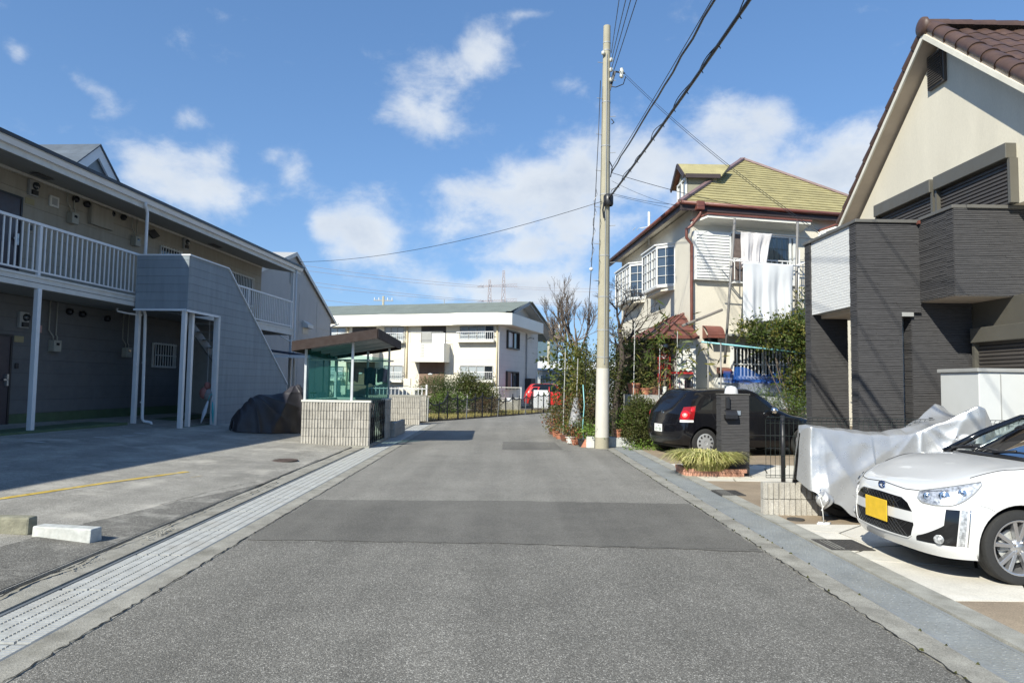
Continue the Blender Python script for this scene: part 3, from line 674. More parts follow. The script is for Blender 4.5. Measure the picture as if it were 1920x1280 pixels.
lb(MB().box(WX + .016, WX + .05, 5.95, 6.2, 5.66, 5.80), 'lamp_bracket', M_BLACK); lb(MB().prism([(WX + .06, 5.8, 5.72), (WX + .06, 6.1, 5.86), (WX + .06, 6.4, 5.72), (WX + .06, 6.1, 5.58)], (.06, 0, 0)), 'wall_lamp', M_BLACK)
def lattice_win(y0, y1, z0, z1, n, cross=True):
    w = lb(MB().box(WX + .016, WX + .03, y0, y1, z0, z1), 'window', M_GLASSD)
    f = MB()
    for r in ((y0 - .04, y1 + .04, z0 - .04, z0), (y0 - .04, y1 + .04, z1, z1 + .04), (y0 - .04, y0, z0, z1), (y1, y1 + .04, z0, z1)): f.box(WX + .016, WX + .06, *r)
    lb(f, 'frame', M_OFFW, w)
    gme = MB()
    for i in range(n + 1): yy = y0 + (y1 - y0) * i / n; gme.box(WX + .10, WX + .118, yy - .011, yy + .011, z0 - .05, z1 + .05)
    for z in (z0, z1): gme.box(WX + .118, WX + .13, y0 - .03, y1 + .03, z - .012, z + .012)
    if cross: gme.box(WX + .118, WX + .13, y0 - .03, y1 + .03, (z0 + z1) / 2 - .012, (z0 + z1) / 2 + .012)
    for y in (y0, y1): gme.box(WX + .06, WX + .10, y - .01, y + .01, z0, z0 + .02).box(WX + .06, WX + .10, y - .01, y + .01, z1 - .02, z1)
    lb(gme, 'security_bars', M_OFFW, w)
lattice_win(6.6, 7.6, 4.7, 5.45, 7); lattice_win(10.9, 12.7, 4.35, 5.4, 14, False); lattice_win(6.45, 7.5, 1.87, 2.52, 8)
wallbox('intercom', 1.36, 1.46, 1.68, 1.80, .03, M_BLACK); wallbox('intercom', 1.52, 1.62, 4.8, 4.92, .03, M_BLACK)
for y0, y1 in ((1.0, 1.5), (8.6, 9.2)): lb(MB().box(-.9, -.7, y0, y1, 5.93, 5.945), 'soffit_vent', M_BACK)
# downpipes
dp = lb(MB().tube([(.20, 3.46, 5.95), (.20, 3.46, 5.86), (.17, 3.56, 5.80), (.17, 3.60, 5.70), (.17, 3.60, 3.30), (.17, 3.66, 3.2), (.17, 3.72, 3.1), (.20, 3.74, .48), (.24, 3.76, .42), (.40, 3.80, .39), (.44, 3.80, .28)], .038, 10), 'downpipe', M_WHITE, smooth=True)
lb(MB().tube([(-.3, 3.3, 3.24), (-.3, 3.3, 3.16), (-.1, 3.45, 3.12), (.12, 3.66, 3.1)], .026, 8), 'branch_pipe', M_WHITE, dp, smooth=True)
for z in (4.6, 2.7, 1.9, .9): lb(MB().cyl((.17, 3.73 if z < 3.2 else 3.6, z - .015), (.17, 3.73 if z < 3.2 else 3.6, z + .015), .037, n=10), 'pipe_clip', M_WHITE, dp)
lb(MB().tube([(.17, 13.52, 5.9), (.17, 13.52, .3)], .03, 8), 'downpipe', M_WHITE, smooth=True)
lb(MB().tube([(.05, 12.4, 3.2), (.05, 13.3, 3.05), (.05, 13.45, 3.05)], .025, 8), 'downpipe', M_WHITE, smooth=True)
# umbrella and bags leaning under the stair
um = thing('umbrella', 'closed pale grey umbrella with turquoise straps leaning by the stair post', 'umbrella', (-7.85, 18.3, .30))
c = Vector((-8.0, 18.2, .34)); d = Vector((.20, .1, .85)).normalized()
MB().tube([c, c + d * .06, c + d * .3, c + d * .52, c + d * .62], [.006, .02, .055, .035, .012], 9).build('canopy', mat('pale_cloth', (.55, .6, .66), .7, var=.1), um, smooth=True)
MB().tube([c + d * .6, c + d * .74, c + d * .80 + Vector((.03, 0, .01)), c + d * .77 + Vector((.06, 0, 0))], .009, 7).build('handle', mat('turquoise_plastic', (.05, .42, .45), .4), um, smooth=True)
um = thing('umbrella', 'closed turquoise umbrella standing next to the pale grey one', 'umbrella', (-7.75, 18.4, .30))
c = Vector((-7.74, 18.35, .32)); d = Vector((-.05, 0, .8)).normalized()
MB().tube([c, c + d * .06, c + d * .3, c + d * .5, c + d * .6], [.005, .015, .03, .022, .008], 8).build('canopy', MATS['turquoise_plastic'], um, smooth=True)
MB().tube([c + d * .58, c + d * .72], .009, 6).build('handle', M_WHITE, um, smooth=True)
bg = thing('hanging_bag', 'reddish and white plastic bags hanging beneath the stair', 'bag', (-7.95, 18.5, .9))
for k, (x, z, r, cn, cc) in enumerate(((-8.08, 1.13, .12, 'faded_red_cloth', (.35, .14, .12)), (-7.95, 1.08, .13, 'white_bag', (.26, .25, .25)), (-8.0, 1.33, .08, 'faded_red_cloth', (.35, .14, .12)))):
    MB().grid(lambda a, b: (x + r * math.sin(math.pi * (.08 + a * .9)) * math.cos(6.283 * b) * (1 + .2 * math.sin(5 * b * 6.283)), 18.5 + r * .7 * math.sin(math.pi * (.08 + a * .9)) * math.sin(6.283 * b), z + r * 1.3 * math.cos(math.pi * (.08 + a * .9))), 8, 16).build('bag', mat(cn, cc, .6, var=.2, scale=20), bg, smooth=True)
MB().tube([(-8.0, 18.5, 1.4), (-8.0, 18.5, 3.2)], .004, 4).build('string', M_WHITE, bg)

# ================================================================== motorcycle under a dark cover
M_COVD = mat('dark_brown_cover_cloth', (.034, .031, .036), .5, var=.15, scale=3, bump=.3, bscale=18)
p0 = lot(440, 812); p1 = lot(545, 800)
def dark_cover():
    a = Vector((-6.65, 17.2, 0)); d = Vector((.62, .5, 0)).normalized(); n = Vector((-d.y, d.x, 0)); Lg = 1.62
    r = random.Random(5)
    def H(s):
        pts = [(0, .25), (.08, .55), (.2, .84), (.34, .93), (.5, .93), (.68, .99), (.86, 1.20), (.95, 1.24), (1.0, 1.18)]
        for (u0, h0), (u1, h1) in zip(pts, pts[1:]):
            if s <= u1: t = (s - u0) / (u1 - u0); t = t * t * (3 - 2 * t); return h0 + (h1 - h0) * t
        return pts[-1][1]
    def f(u, v):
        s = u; ang = math.pi * v; side = math.cos(ang); z = H(s) * math.sin(ang) ** .55
        if v in (0, 1): z = 0
        Wd = (.26 + .16 * math.sin(math.pi * min(1, s * 1.1)) + .12 * max(0, s - .7)) * (1.15 - .5 * z / 1.2)
        a1 = math.atan2(s - .9, 1.25 - z) * 5.5; a2 = math.atan2(s - .2, 1.0 - z) * 6; rd = lambda t: (1 - abs(math.sin(t))) ** 2.2; fold = (.085 * rd(a1 + 1.2 * side) + .08 * rd(a2 + .5 * side) - .04) * (1.1 - z / 1.3) + .02 * math.sin(s * 17 + 3 * z)
        off = side * Wd + (fold if side > 0 else -fold) * (1 if abs(side) > .15 else abs(side) / .15)
        e = .0
        if s < .02: off *= .25
        if s > .98: off *= .45
        base = a + d * ((s - .03 * (1 - z)) * Lg + (.10 * (1 - z / 1.2)) * (1 if s > .9 else -1 if s < .15 else 0)) + n * off
        return (base.x, base.y, lot_z(base.x) + .02 + z)
    o = MB().grid(f, 130, 80)
    return o, a + d
o, c = dark_cover()
mc = o.build('covered_motorcycle', M_COVD, auto=60, label='motorcycle hidden under a dark brown cover beside the blue grey stair wall', cat='motorcycle'); top(mc, (c.x, c.y, .2))

# ================================================================== garbage shelter of ribbed blocks with green netting
M_RIB = mat('ribbed_block', (.42, .395, .35), .9, var=.14, scale=5, grain=.22, gscale=90, bump=.6, bscale=120, dirt=.45, dirtcol=(.24, .215, .17), dscale=2.4, obj_rand=.07)
M_MORT = mat('mortar', (.20, .19, .17), .95)
BW, BH = .39, .195
def block_mesh(w=BW, h=BH, d=.10, flutes=6, name='block'):
    """split-rib block: front faces -Y, origin at the lower left front corner"""
    mb = MB(); g = .004; mb.box(g, w - g, .014, d, g, h - g)
    p = (w - 2 * g) / flutes
    for i in range(flutes):
        x = g + i * p
        mb.hexa([(x + .002, .014, g), (x + p * .82, .014, g), (x + p * .70, -.006 - .004 * (i % 2), g), (x + p * .14, -.004, g)][::-1],
                [(x + .002, .014, h - g), (x + p * .82, .014, h - g), (x + p * .70, -.006, h - g), (x + p * .14, -.002 - .004 * (i % 3 == 0), h - g)][::-1])
    return mb.data(name, M_RIB)
BLK = block_mesh(); HBLK = block_mesh(BW / 2, flutes=3)
def block_wall(parent, org, rot, n, rows, core=True, d=.10, zs=0):
    """n blocks long (halves allowed), running along local +x from org, facing local -y"""
    M = T(org) @ RZ(rot)
    for r in range(rows):
        x = 0; k = 0; half = (r % 2 == 1)
        while x < n * BW - .01:
            if (half and x == 0) or n * BW - x < BW - .01: place(HBLK, 'block', parent, M @ T((x, 0, r * BH))); x += BW / 2
            else: place(BLK, 'block', parent, M @ T((x, 0, r * BH))); x += BW
    if core: MB().box(.008, n * BW - .008, .018, d - .006, .0, rows * BH - .008).build('mortar', M_MORT, parent, xf=M)
SH = thing('garbage_shelter', 'garbage shelter of ribbed blocks with green net sides and brown sloping roof by the gutter', 'shelter', (-3.8, 17, .03))
sx0, sx1, sy0, sy1 = -4.62, -3.06, 15.68, 18.55
rowz = .045
MB().box(sx0, sx1, sy0, sy1, -.1, rowz).build('footing', M_CONC2, SH)
block_wall(SH, (sx0, sy0, rowz), 0, 4, 5)
block_wall(SH, (sx0, sy1, rowz), -math.pi / 2, 7, 5)      # parking side, faces -x
block_wall(SH, (sx1, sy1, rowz), math.pi, 4, 5)
block_wall(SH, (sx1, sy1 - 2.0 * BW, rowz), math.pi / 2, 2, 5)
zc = rowz + 5 * BH
M_CAPC = mat('pale_coping', (.62, .61, .56), .8, var=.1, scale=6, dirt=.3, dirtcol=(.4, .38, .33), dscale=4)
MB().box(sx0 - .01, sx1 + .02, sy0 - .015, sy0 + .12, zc, zc + .05).box(sx0 - .01, sx0 + .12, sy0 + .12, sy1, zc, zc + .05).box(sx0 + .12, sx1 + .02, sy1 - .12, sy1, zc, zc + .05).box(sx1 - .12, sx1 + .02, sy1 - .8, sy1 - .12, zc, zc + .05).build('coping', M_CAPC, SH, bevel=.006)
M_ALU = mat('pale_aluminium', (.62, .64, .65), .4, metal=.3, var=.05)
rzf = lambda x, y: 2.20 + .30 * (x + 4.75) / 1.85 - .02 * (y - 15.4)
for x, y in ((sx0 + .05, sy0 + .06), (-3.50, sy0 + .06), (sx0 + .06, sy1 - .06), (-3.7, sy1 - .06), (sx1 - .06, sy1 - .1)):
    MB().box(x - .025, x + .025, y - .025, y + .025, zc + .05, rzf(x, y)).build('post', M_ALU, SH)
def roofp(x, y, dz): return (x, y, rzf(x, y) + dz)
c4 = [(-4.78, 15.38), (-2.88, 15.38), (-2.90, 18.95), (-4.80, 18.95)]
MB().hexa([roofp(x, y, .14) for x, y in c4], [roofp(x, y, .17) for x, y in c4]).build('roof', M_BROWN, SH)
fm = MB()
for (a, b) in zip(c4, c4[1:] + c4[:1]):
    a, b = Vector((*a, 0)), Vector((*b, 0)); d = (b - a).normalized(); n = Vector((-d.y, d.x, 0)) * .02
    fm.hexa([roofp(*(p.xy), -.03) for p in (a - n, b - n, b, a)], [roofp(*(p.xy), .19) for p in (a - n, b - n, b, a)])
fm.build('fascia', M_BROWN, SH)
rm = MB()
for y in (15.7, 16.6, 17.5, 18.4): rm.hexa([roofp(x, yy, .02) for x, yy in ((-4.7, y), (-2.95, y), (-2.95, y + .06), (-4.7, y + .06))], [roofp(x, yy, .12) for x, yy in ((-4.7, y), (-2.95, y), (-2.95, y + .06), (-4.7, y + .06))])
rm.build('rafters', M_ALU, SH)
k = 22; 
for i in range(k):      # corrugated sheet
    y = 15.42 + i * .16; MB().hexa([roofp(x, yy, .171) for x, yy in ((-4.77, y), (-2.9, y), (-2.9, y + .08), (-4.77, y + .08))], [roofp(x, yy, .20) for x, yy in ((-4.77, y + .02), (-2.9, y + .02), (-2.9, y + .06), (-4.77, y + .06))]).build('roof_rib', M_BROWN, SH)
MB().tube([(-4.5, 15.9, 2.0), (-3.0, 18.4, 2.06)], .02, 6).build('rail', M_ALU, SH)
fl_l = MB().tube([(-3.9, 16.6, 2.0), (-3.3, 16.75, 2.03)], .02, 8).build('fluorescent_tube', M_WHT, SH, smooth=True)
m = bpy.data.materials.new('green_net'); m.use_nodes = True; N = m.node_tree.nodes; L = m.node_tree.links; N.clear()
_o = N.new('ShaderNodeOutputMaterial'); _d = N.new('ShaderNodeBsdfDiffuse'); _d.inputs[0].default_value = (.03, .16, .14, 1); _t = N.new('ShaderNodeBsdfTransparent'); _t.inputs[0].default_value = (.58, .80, .77, 1); _x = N.new('ShaderNodeMixShader'); _x.inputs[0].default_value = .20
L.new(_t.outputs[0], _x.inputs[1]); L.new(_d.outputs[0], _x.inputs[2]); L.new(_x.outputs[0], _o.inputs[0]); M_NET = m
def net(a, b, za, zb, sag=.0):
    a, b = Vector((*a, 0)), Vector((*b, 0))
    def f(u, v):
        p = a.lerp(b, u); n = Vector((-(b - a).y, (b - a).x, 0)).normalized(); w = .012 * math.sin(u * 23 + v * 7) * math.sin(v * 3.14)
        t = rzf(p.x, p.y) - .02 if zb is None else zb
        return tuple(p + n * w + Vector((0, 0, za + (t - za) * v)))
    MB().grid(f, 24, 14).build('net_panel', M_NET, SH, smooth=True)
net((sx0 + .08, sy0 + .10), (-3.52, sy0 + .10), zc + .05, None); net((-3.48, sy0 + .08), (sx1 - .05, sy1 - .14), zc + .02, 2.12)
net((sx0 + .10, sy0 + .1), (sx0 + .10, sy1 - .1), zc + .05, None); net((sx0 + .1, sy1 - .1), (sx1 - .1, sy1 - .1), zc + .05, 1.75)
# folding lattice gate in the opening
gt = MB(); oy0, oy1 = sy0 + .13, sy1 - 2 * BW - .02
for i in range(9):
    y = oy0 + (oy1 - oy0) * i / 8; gt.box(sx1 - .05, sx1 - .03, y - .012, y + .012, .06, 1.05)
    if i < 8:
        y2 = oy0 + (oy1 - oy0) * (i + 1) / 8
        for zz in (.08, .55): gt.bar((sx1 - .025, y, zz), (sx1 - .025, y2, zz + .45), .012).bar((sx1 - .02, y2, zz), (sx1 - .02, y, zz + .45), .012)
gt.build('folding_gate', M_BLACK, SH)
for x, y, w, h, cn, cc in ((-3.42, 17.4, .30, .42, 'dull_navy_cloth', (.05, .06, .10)), (-3.2, 17.9, .28, .35, 'dull_grey_cloth', (.16, .17, .2)), (-3.75, 17.0, .25, .35, 'faded_red_cloth', (.11, .06, .055))):
    o = MB().grid(lambda u, v: (x + w * (u - .5), y + .02 * math.sin(u * 14 + v * 3), 1.85 - h * v - .02 * math.sin(u * 9)), 12, 8).build('hanging_cloth', mat(cn, cc, .9, var=.2, scale=15), label='%s cloth hung up inside the garbage shelter' % {'dull_navy_cloth': 'dark navy', 'dull_grey_cloth': 'dull grey', 'faded_red_cloth': 'faded red'}[cn], cat='cloth', smooth=True); top(o, (x, y, 1.5))
wire = MB().tube([(-4.4, 16.9, 1.86), (-3.1, 18.2, 1.86)], .004, 4).build('clothes_wire', M_BLACK, SH)
for x, h, cc in ((-3.35, .62, (.10, .11, .13)), (-3.72, .58, (.06, .06, .07))):
    b = thing('garbage_bin', 'dark lidded bin inside the garbage shelter' if x > -3.5 else 'black bin at the back of the garbage shelter', 'bin', (x, 17.0, .045))
    mm_ = mat('bin_plastic_%s' % ('grey' if x > -3.5 else 'black'), cc, .5)
    MB().lathe([(.001, .047), (.13, .047), (.17, h)], (x, 17.0, 0), 16).build('body', mm_, b, smooth=True); MB().lathe([(.18, h), (.18, h + .03), (.12, h + .06), (.001, h + .065)], (x, 17.0, 0), 16).build('lid', mm_, b, smooth=True)
# planter of dark ribbed blocks behind the shelter
pl = thing('block_planter', 'low ribbed block planter in the shade behind the garbage shelter', 'planter', (-3.25, 19.4, 0))
block_wall(pl, (-2.98, 18.75, 0), math.pi / 2, 5, 2); block_wall(pl, (-3.6, 18.72, 0), 0, 1.5, 2)
MB().box(-3.6, -3.09, 18.83, 20.6, 0, .34).build('soil', M_SOIL, pl)
# block walls farther along
w1 = thing('block_wall', 'waist-high ribbed block wall end on behind the garbage shelter', 'wall', (-3.5, 24.4, 0))
block_wall(w1, (-4.94, 24.4, 0), 0, 5, 5); MB().box(-4.95, -2.99, 24.39, 24.52, 5 * BH, 5 * BH + .05).build('coping', M_CONC2, w1)
w2 = thing('block_wall', 'farther ribbed block wall topped by a small white fence', 'wall', (-3.2, 26.6, 0))
block_wall(w2, (-5.35, 26.6, .0), 0, 6, 5); MB().box(-5.36, -3.0, 26.59, 26.72, 5 * BH, 5 * BH + .04).build('coping', M_CONC2, w2)
wf = MB()
for i in range(16): x = -5.3 + i * .15; wf.box(x - .012, x + .012, 26.64, 26.66, 1.0, 1.30)
wf.box(-5.33, -3.02, 26.62, 26.68, 1.24, 1.27); wf.box(-3.06, -3.0, 26.62, 26.68, 1.0, 1.42); wf.build('white_fence', M_WHITE, w2)

# ================================================================== grey neighbour house, carport, bicycles
gh = thing('neighbour_house', 'grey rendered house with a plain gable wall behind the flats', 'house', (-12, 34, 0))
gX = -10.5; apy, apz = 33.6, 7.75; ey0, ey1, ez = 26.2, 41.0, 5.28
MB().prism([(gX, ey0, -.1), (gX, ey1, -.1), (gX, ey1, ez), (gX, apy, apz), (gX, ey0, ez)], (-8, 0, 0)).build('wall', M_GREYWALL, gh)
for y in (34.6, 37.9): MB().box(gX, gX + .012, y - .01, y + .01, 0, ez + .6).build('joint', M_GREYP, gh)
MB().box(gX, gX + .015, ey0, ey1, 4.45, 4.48).build('joint', M_GREYP, gh)
for (ya, za, yb, zb) in ((apy, apz + .02, ey1 + .9, ez - .27), (apy, apz + .02, ey0 - .8, ez - .25)):
    MB().prism([(gX + .12, ya, za + .07), (gX + .12, yb, zb + .07), (gX + .12, yb, zb - .02), (gX + .12, ya, za - .02)], (-8.5, 0, 0)).build('roof', M_GREYWALL, gh)
    MB().prism([(gX + .14, ya, za + .09), (gX + .14, yb, zb + .09), (gX + .14, yb, zb - .10), (gX + .14, ya, za - .11)], (-.02, 0, 0)).build('barge_board', mat('pale_barge', (.6, .59, .56), .7), gh)
MB().box(gX, gX + .30, 35.3, 36.3, 4.25, 4.42).prism([(gX, 35.3, 4.42), (gX + .3, 35.3, 4.42), (gX, 35.3, 4.62)], (0, 1.0, 0)).build('window_hood', MATS['pale_barge'], gh)
MB().box(gX, gX + .02, 35.3, 36.3, 3.95, 4.25).build('window', M_GREYP, gh)
MB().box(gX, gX + .05, 33.0, 33.35, 6.2, 7.0).build('vent', M_GREYP, gh)
MB().tube([(gX + .3, ey1 + .75, ez - .3), (gX + .1, ey1, ez - .5), (gX + .05, ey1 - .06, ez - .6), (gX + .05, ey1 - .06, 0)], .04, 8).build('downpipe', M_GREYP, gh, smooth=True)
cp = thing('bicycle_shed', 'low bicycle shed with dark corrugated roof between the flats and the garbage shelter', 'bicycle shed', (-7.7, 26, .2))
cm = mat('dark_corrugated_sheet', (.035, .04, .06), .5, var=.1)
for i in range(24):
    y = 24.2 + i * .19; MB().hexa([(-8.9, y, 2.62), (-6.9, y, 2.36), (-6.9, y + .12, 2.36), (-8.9, y + .12, 2.62)], [(-8.9, y + .03, 2.67), (-6.9, y + .03, 2.41), (-6.9, y + .09, 2.41), (-8.9, y + .09, 2.67)]).build('roof_rib', cm, cp)
MB().hexa([(-8.9, 24.1, 2.58), (-6.88, 24.1, 2.33), (-6.88, 28.8, 2.33), (-8.9, 28.8, 2.58)], [(-8.9, 24.1, 2.62), (-6.88, 24.1, 2.37), (-6.88, 28.8, 2.37), (-8.9, 28.8, 2.62)]).build('roof', cm, cp)
MB().box(-8.9, -6.86, 24.05, 24.1, 2.30, 2.40).build('fascia', M_WHITE, cp)
for x, y in ((-7.0, 24.3), (-7.0, 26.5), (-7.0, 28.6), (-8.8, 24.3), (-8.8, 28.6)): MB().box(x - .03, x + .03, y - .03, y + .03, .1, 2.36).build('post', M_GREYP, cp)
def bicycle(x, y, z, rz, col, label):
    b = thing('bicycle', label, 'bicycle', (x, y, z), rz, 'bicycles parked in the low shed')
    cmat = mat('bicycle_' + col[0], col[1], .4); M = T((x, y, z)) @ RZ(rz)
    for sx in (-.52, .52):
        w = MB()
        pts = [(sx + .32 * math.cos(t), 0, .33 + .32 * math.sin(t)) for t in np.linspace(0, 6.2832, 25)]
        w.tube(pts, .018, 6, False); o = w.build('wheel', M_BLACK, b, xf=M)
        s = MB()
        for k in range(10): t = k * .628; s.bar((sx, 0, .33), (sx + .3 * math.cos(t), 0, .33 + .3 * math.sin(t)), .004)
        s.build('spokes', M_GALV, o, xf=M)
    f = MB().tube([(-.52, 0, .33), (-.08, 0, .30), (.38, 0, .72), (.42, 0, .85)], .016, 6).tube([(-.08, 0, .30), (-.22, 0, .82)], .016, 6).tube([(-.52, 0, .33), (-.2, 0, .70)], .01, 6).tube([(.36, 0, .70), (.52, 0, .33)], .014, 6)
    f.build('frame', cmat, b, xf=M, smooth=True)
    MB().tube([(.32, -.26, .98), (.42, -.05, .92), (.42, .05, .92), (.32, .26, .98)], .012, 6).tube([(.42, 0, .85), (.42, 0, .92)], .012, 6).build('handlebar', M_GALV, b, xf=M, smooth=True)
    MB().prism([(-.34, -.08, .84), (-.34, .08, .84), (-.1, .02, .84), (-.1, -.02, .84)], (0, 0, .05)).build('saddle', M_BLACK, b, xf=M)
    MB().box(.48, .74, -.16, .16, .68, .90).build('basket', mat('basket_mesh', (.3, .3, .3), .5), b, xf=M)
bicycle(-7.35, 23.2, .22, .5, ('silver', (.5, .5, .5)), 'silver bicycle with front basket nearest the dark covered motorcycle')
bicycle(-7.0, 24.0, .2, .3, ('white', (.7, .7, .7)), 'white framed bicycle between the silver one and the shed post')
bicycle(-6.7, 24.9, .2, .4, ('navy', (.05, .07, .15)), 'navy bicycle standing closest to the garbage shelter')
lw = thing('low_wall', 'low concrete ledge behind the parked bicycles', 'wall', (-7, 29.5, 0)); MB().box(-9, -5.4, 29.4, 29.6, -.1, .45).build('wall', M_CONC2, lw)

# ================================================================== cream apartment block across the end of the road
M_CRM = mat('cream_siding', (.71, .66, .56), .8, var=.05, scale=.6, bump=.15, bscale=30, dirt=.15, dirtcol=(.55, .48, .36), dscale=.5)
M_CRW = mat('white_fascia_panel', (.80, .78, .70), .7, var=.04, scale=.6)
M_SIDEW = mat('pale_side_wall', (.62, .60, .57), .8, var=.05, scale=.8, dirt=.2, dirtcol=(.48, .46, .43), dscale=.5)
M_RGREEN = mat('grey_green_roof', (.16, .185, .17), .65, var=.12, scale=1.2, bump=.2, bscale=20, obj_rand=.05)
M_CURT = mat('white_curtain', (.72, .73, .75), .8, var=.06, scale=3, stretch=(14, 14, .3))
M_BRN = mat('brown_board_wall', (.22, .145, .105), .7, var=.1, scale=3)
M_OCH = mat('ochre_pipe', (.52, .44, .29), .6)
M_BRF = mat('dark_bronze_frame', (.05, .04, .035), .5)
M_PANE = pane_mat('clear_pane', (.9, .92, .93), .02)
AP = frame(-.4, 43.4, 18.1)
ap = thing('apartment_building', 'cream two-storey apartment block with grey green roof at the end of the road', 'apartment building', (-4, 47, .1))
def a_(mb, name, m, parent=ap, **kw): return mb.build(name, m, parent, xf=AP, **kw)
a_(MB().box(-26, 0, 0, 9.3, -.1, 5.9), 'wall', M_CRM)
a_(MB().box(0, .02, 0, 9.3, .0, 5.9), 'end_wall', M_SIDEW)
a_(MB().box(-26, .01, -.03, 0, .0, .62), 'plinth', M_CONC2)
for z in (3.0, 2.86): a_(MB().box(-26, 0, -.012, 0, z, z + .012), 'joint', M_OFFW)
for i in range(1, 13): a_(MB().box(.02, .026, 0, 9.3, .6 + i * .4, .606 + i * .4), 'joint', M_GREYP)
# stepped white band under the eave
prof = [(-26, -.5), (-12.2, -.5), (-8.6, -.55), (-8.0, -.75), (-6.6, -.5), (-3.2, -.55), (-2.6, -.75), (.12, -.55), (.9, -.1), (.9, 7.6)]
for (xa_, ya), (xb, yb) in zip(prof, prof[1:]):
    d = Vector((xb - xa_, yb - ya, 0)).normalized(); n = Vector((d.y, -d.x, 0)) * .08
    a_(MB().hexa([(xa_ - n.x, ya - n.y, 5.22), (xa_, ya, 5.22), (xb, yb, 5.22), (xb - n.x, yb - n.y, 5.22)], [(xa_ - n.x, ya - n.y, 5.97), (xa_, ya, 5.97), (xb, yb, 5.97), (xb - n.x, yb - n.y, 5.97)]), 'fascia_panel', M_CRW)
a_(MB().prism([(-26, -.4, 5.20), (-8.6, -.45, 5.20), (-2.6, -.62, 5.20), (.12, -.45, 5.20), (.8, -.05, 5.20), (.8, 7.5, 5.20), (0, 7.5, 5.20), (-26, 7.5, 5.20)], (0, 0, .04)), 'soffit', M_CRM)
# roof: long slope to the front, gable at the right end
ry, rz_ = 4.2, 7.15; e0y, e0z = -.35, 5.98; e1y, e1z = 12.4, 5.0
nr = 12
for i in range(nr):
    t0, t1 = i / nr, (i + 1) / nr
    p = lambda t, lift: (e0y + (ry - e0y) * t, e0z + (rz_ - e0z) * t + lift)
    (ya, za), (yb, zb) = p(t0, .02), p(min(1, t1 + .01), .0)
    a_(MB().prism([(-26, ya, za), (-26, yb, zb), (-26, yb, zb + .04), (-26, ya, za + .05)], (26.55 + (.25 if i else 0), 0, 0)), 'roof_sheet', M_RGREEN)
a_(MB().prism([(-26, ry, rz_), (-26, e1y, e1z), (-26, e1y, e1z + .06), (-26, ry, rz_ + .06)], (27.0, 0, 0)), 'roof_sheet', M_RGREEN)
a_(MB().prism([(.78, e0y + .9, e0z + .18), (.78, ry, rz_ + .08), (.78, e1y, e1z + .08), (.78, e1y, e1z - .12), (.78, ry, rz_ - .18), (.78, e0y + .9, e0z)], (.05, 0, 0)), 'barge_board', mat('grey_barge', (.30, .31, .31), .6))
a_(MB().prism([(.0, .6, 5.8), (.0, ry, rz_ - .05), (.0, 9.3, 5.8)], (.06, 0, 0)), 'gable_wall', M_SIDEW)
a_(MB().cyl((.95, 11.8, 0), (.95, 11.8, 5.1), .06, n=8), 'post', M_GREYP)
a_(MB().cyl((-5.5, 3.9, 7.1), (-5.5, 3.9, 7.5), .03, n=6), 'vent_pipe', M_GREYP)
def win(x0, x1, z0, z1, n, y=0, rail=True, curtain=True, sill=True):
    w = a_(MB().box(x0, x1, y - .005, y + .01, z0, z1), 'window', M_GLASSD)
    k = (x1 - x0) / n
    if curtain:
        c = MB()
        for i in range(n):
            if i % 4 == 3 and n > 2: continue
            c.grid(lambda u, v: (x0 + k * (i + .06 + .88 * u), y - .012 - .006 * math.sin(u * 40), z0 + .04 + (z1 - z0 - .08) * v), 24, 1)
        a_(c, 'curtain', M_CURT, w)
    a_(MB().box(x0 + .03, x1 - .03, y - .034, y - .030, z0 + .03, z1 - .03), 'pane', M_PANE, w)
    f = MB()
    for i in range(n + 1): xx = x0 + k * i; f.box(xx - .025, xx + .025, y - .05, y - .024, z0, z1)
    f.box(x0, x1, y - .05, y - .024, z0 - .03, z0 + .01).box(x0, x1, y - .05, y - .024, z1 - .01, z1 + .03); a_(f, 'frame', M_GREYP, w)
    if rail:
        r = MB().box(x0 - .12, x1 + .12, y - .42, y - .005, z0 - .16, z0 - .04)
        a_(r, 'window_ledge', M_CRW)
        rr = MB().box(x0 - .1, x1 + .1, y - .40, y - .37, z0 + .48, z0 + .52).box(x0 - .1, x1 + .1, y - .40, y - .37, z0 + .0, z0 + .03)
        j = int((x1 - x0) / .12)
        for i in range(j + 1): xx = x0 - .1 + (x1 - x0 + .2) * i / j; rr.box(xx - .008, xx + .008, y - .395, y - .375, z0 - .04, z0 + .5)
        for xx in (x0 - .1, x1 + .1): rr.box(xx - .01, xx + .01, y - .39, y - .02, z0 + .48, z0 + .51)
        a_(rr, 'window_rail', M_WHITE)
    return w
win(-2.66, -.34, 4.28, 5.18, 4); win(-2.6, -.38, 1.72, 2.6, 4)
win(-8.1, -6.68, 4.25, 5.18, 3); win(-8.1, -6.7, 1.65, 2.58, 2)
win(-12.4, -11.1, 4.3, 5.15, 2); win(-12.3, -11.2, 1.7, 2.5, 2); win(-15.8, -14.2, 4.3, 5.15, 2)
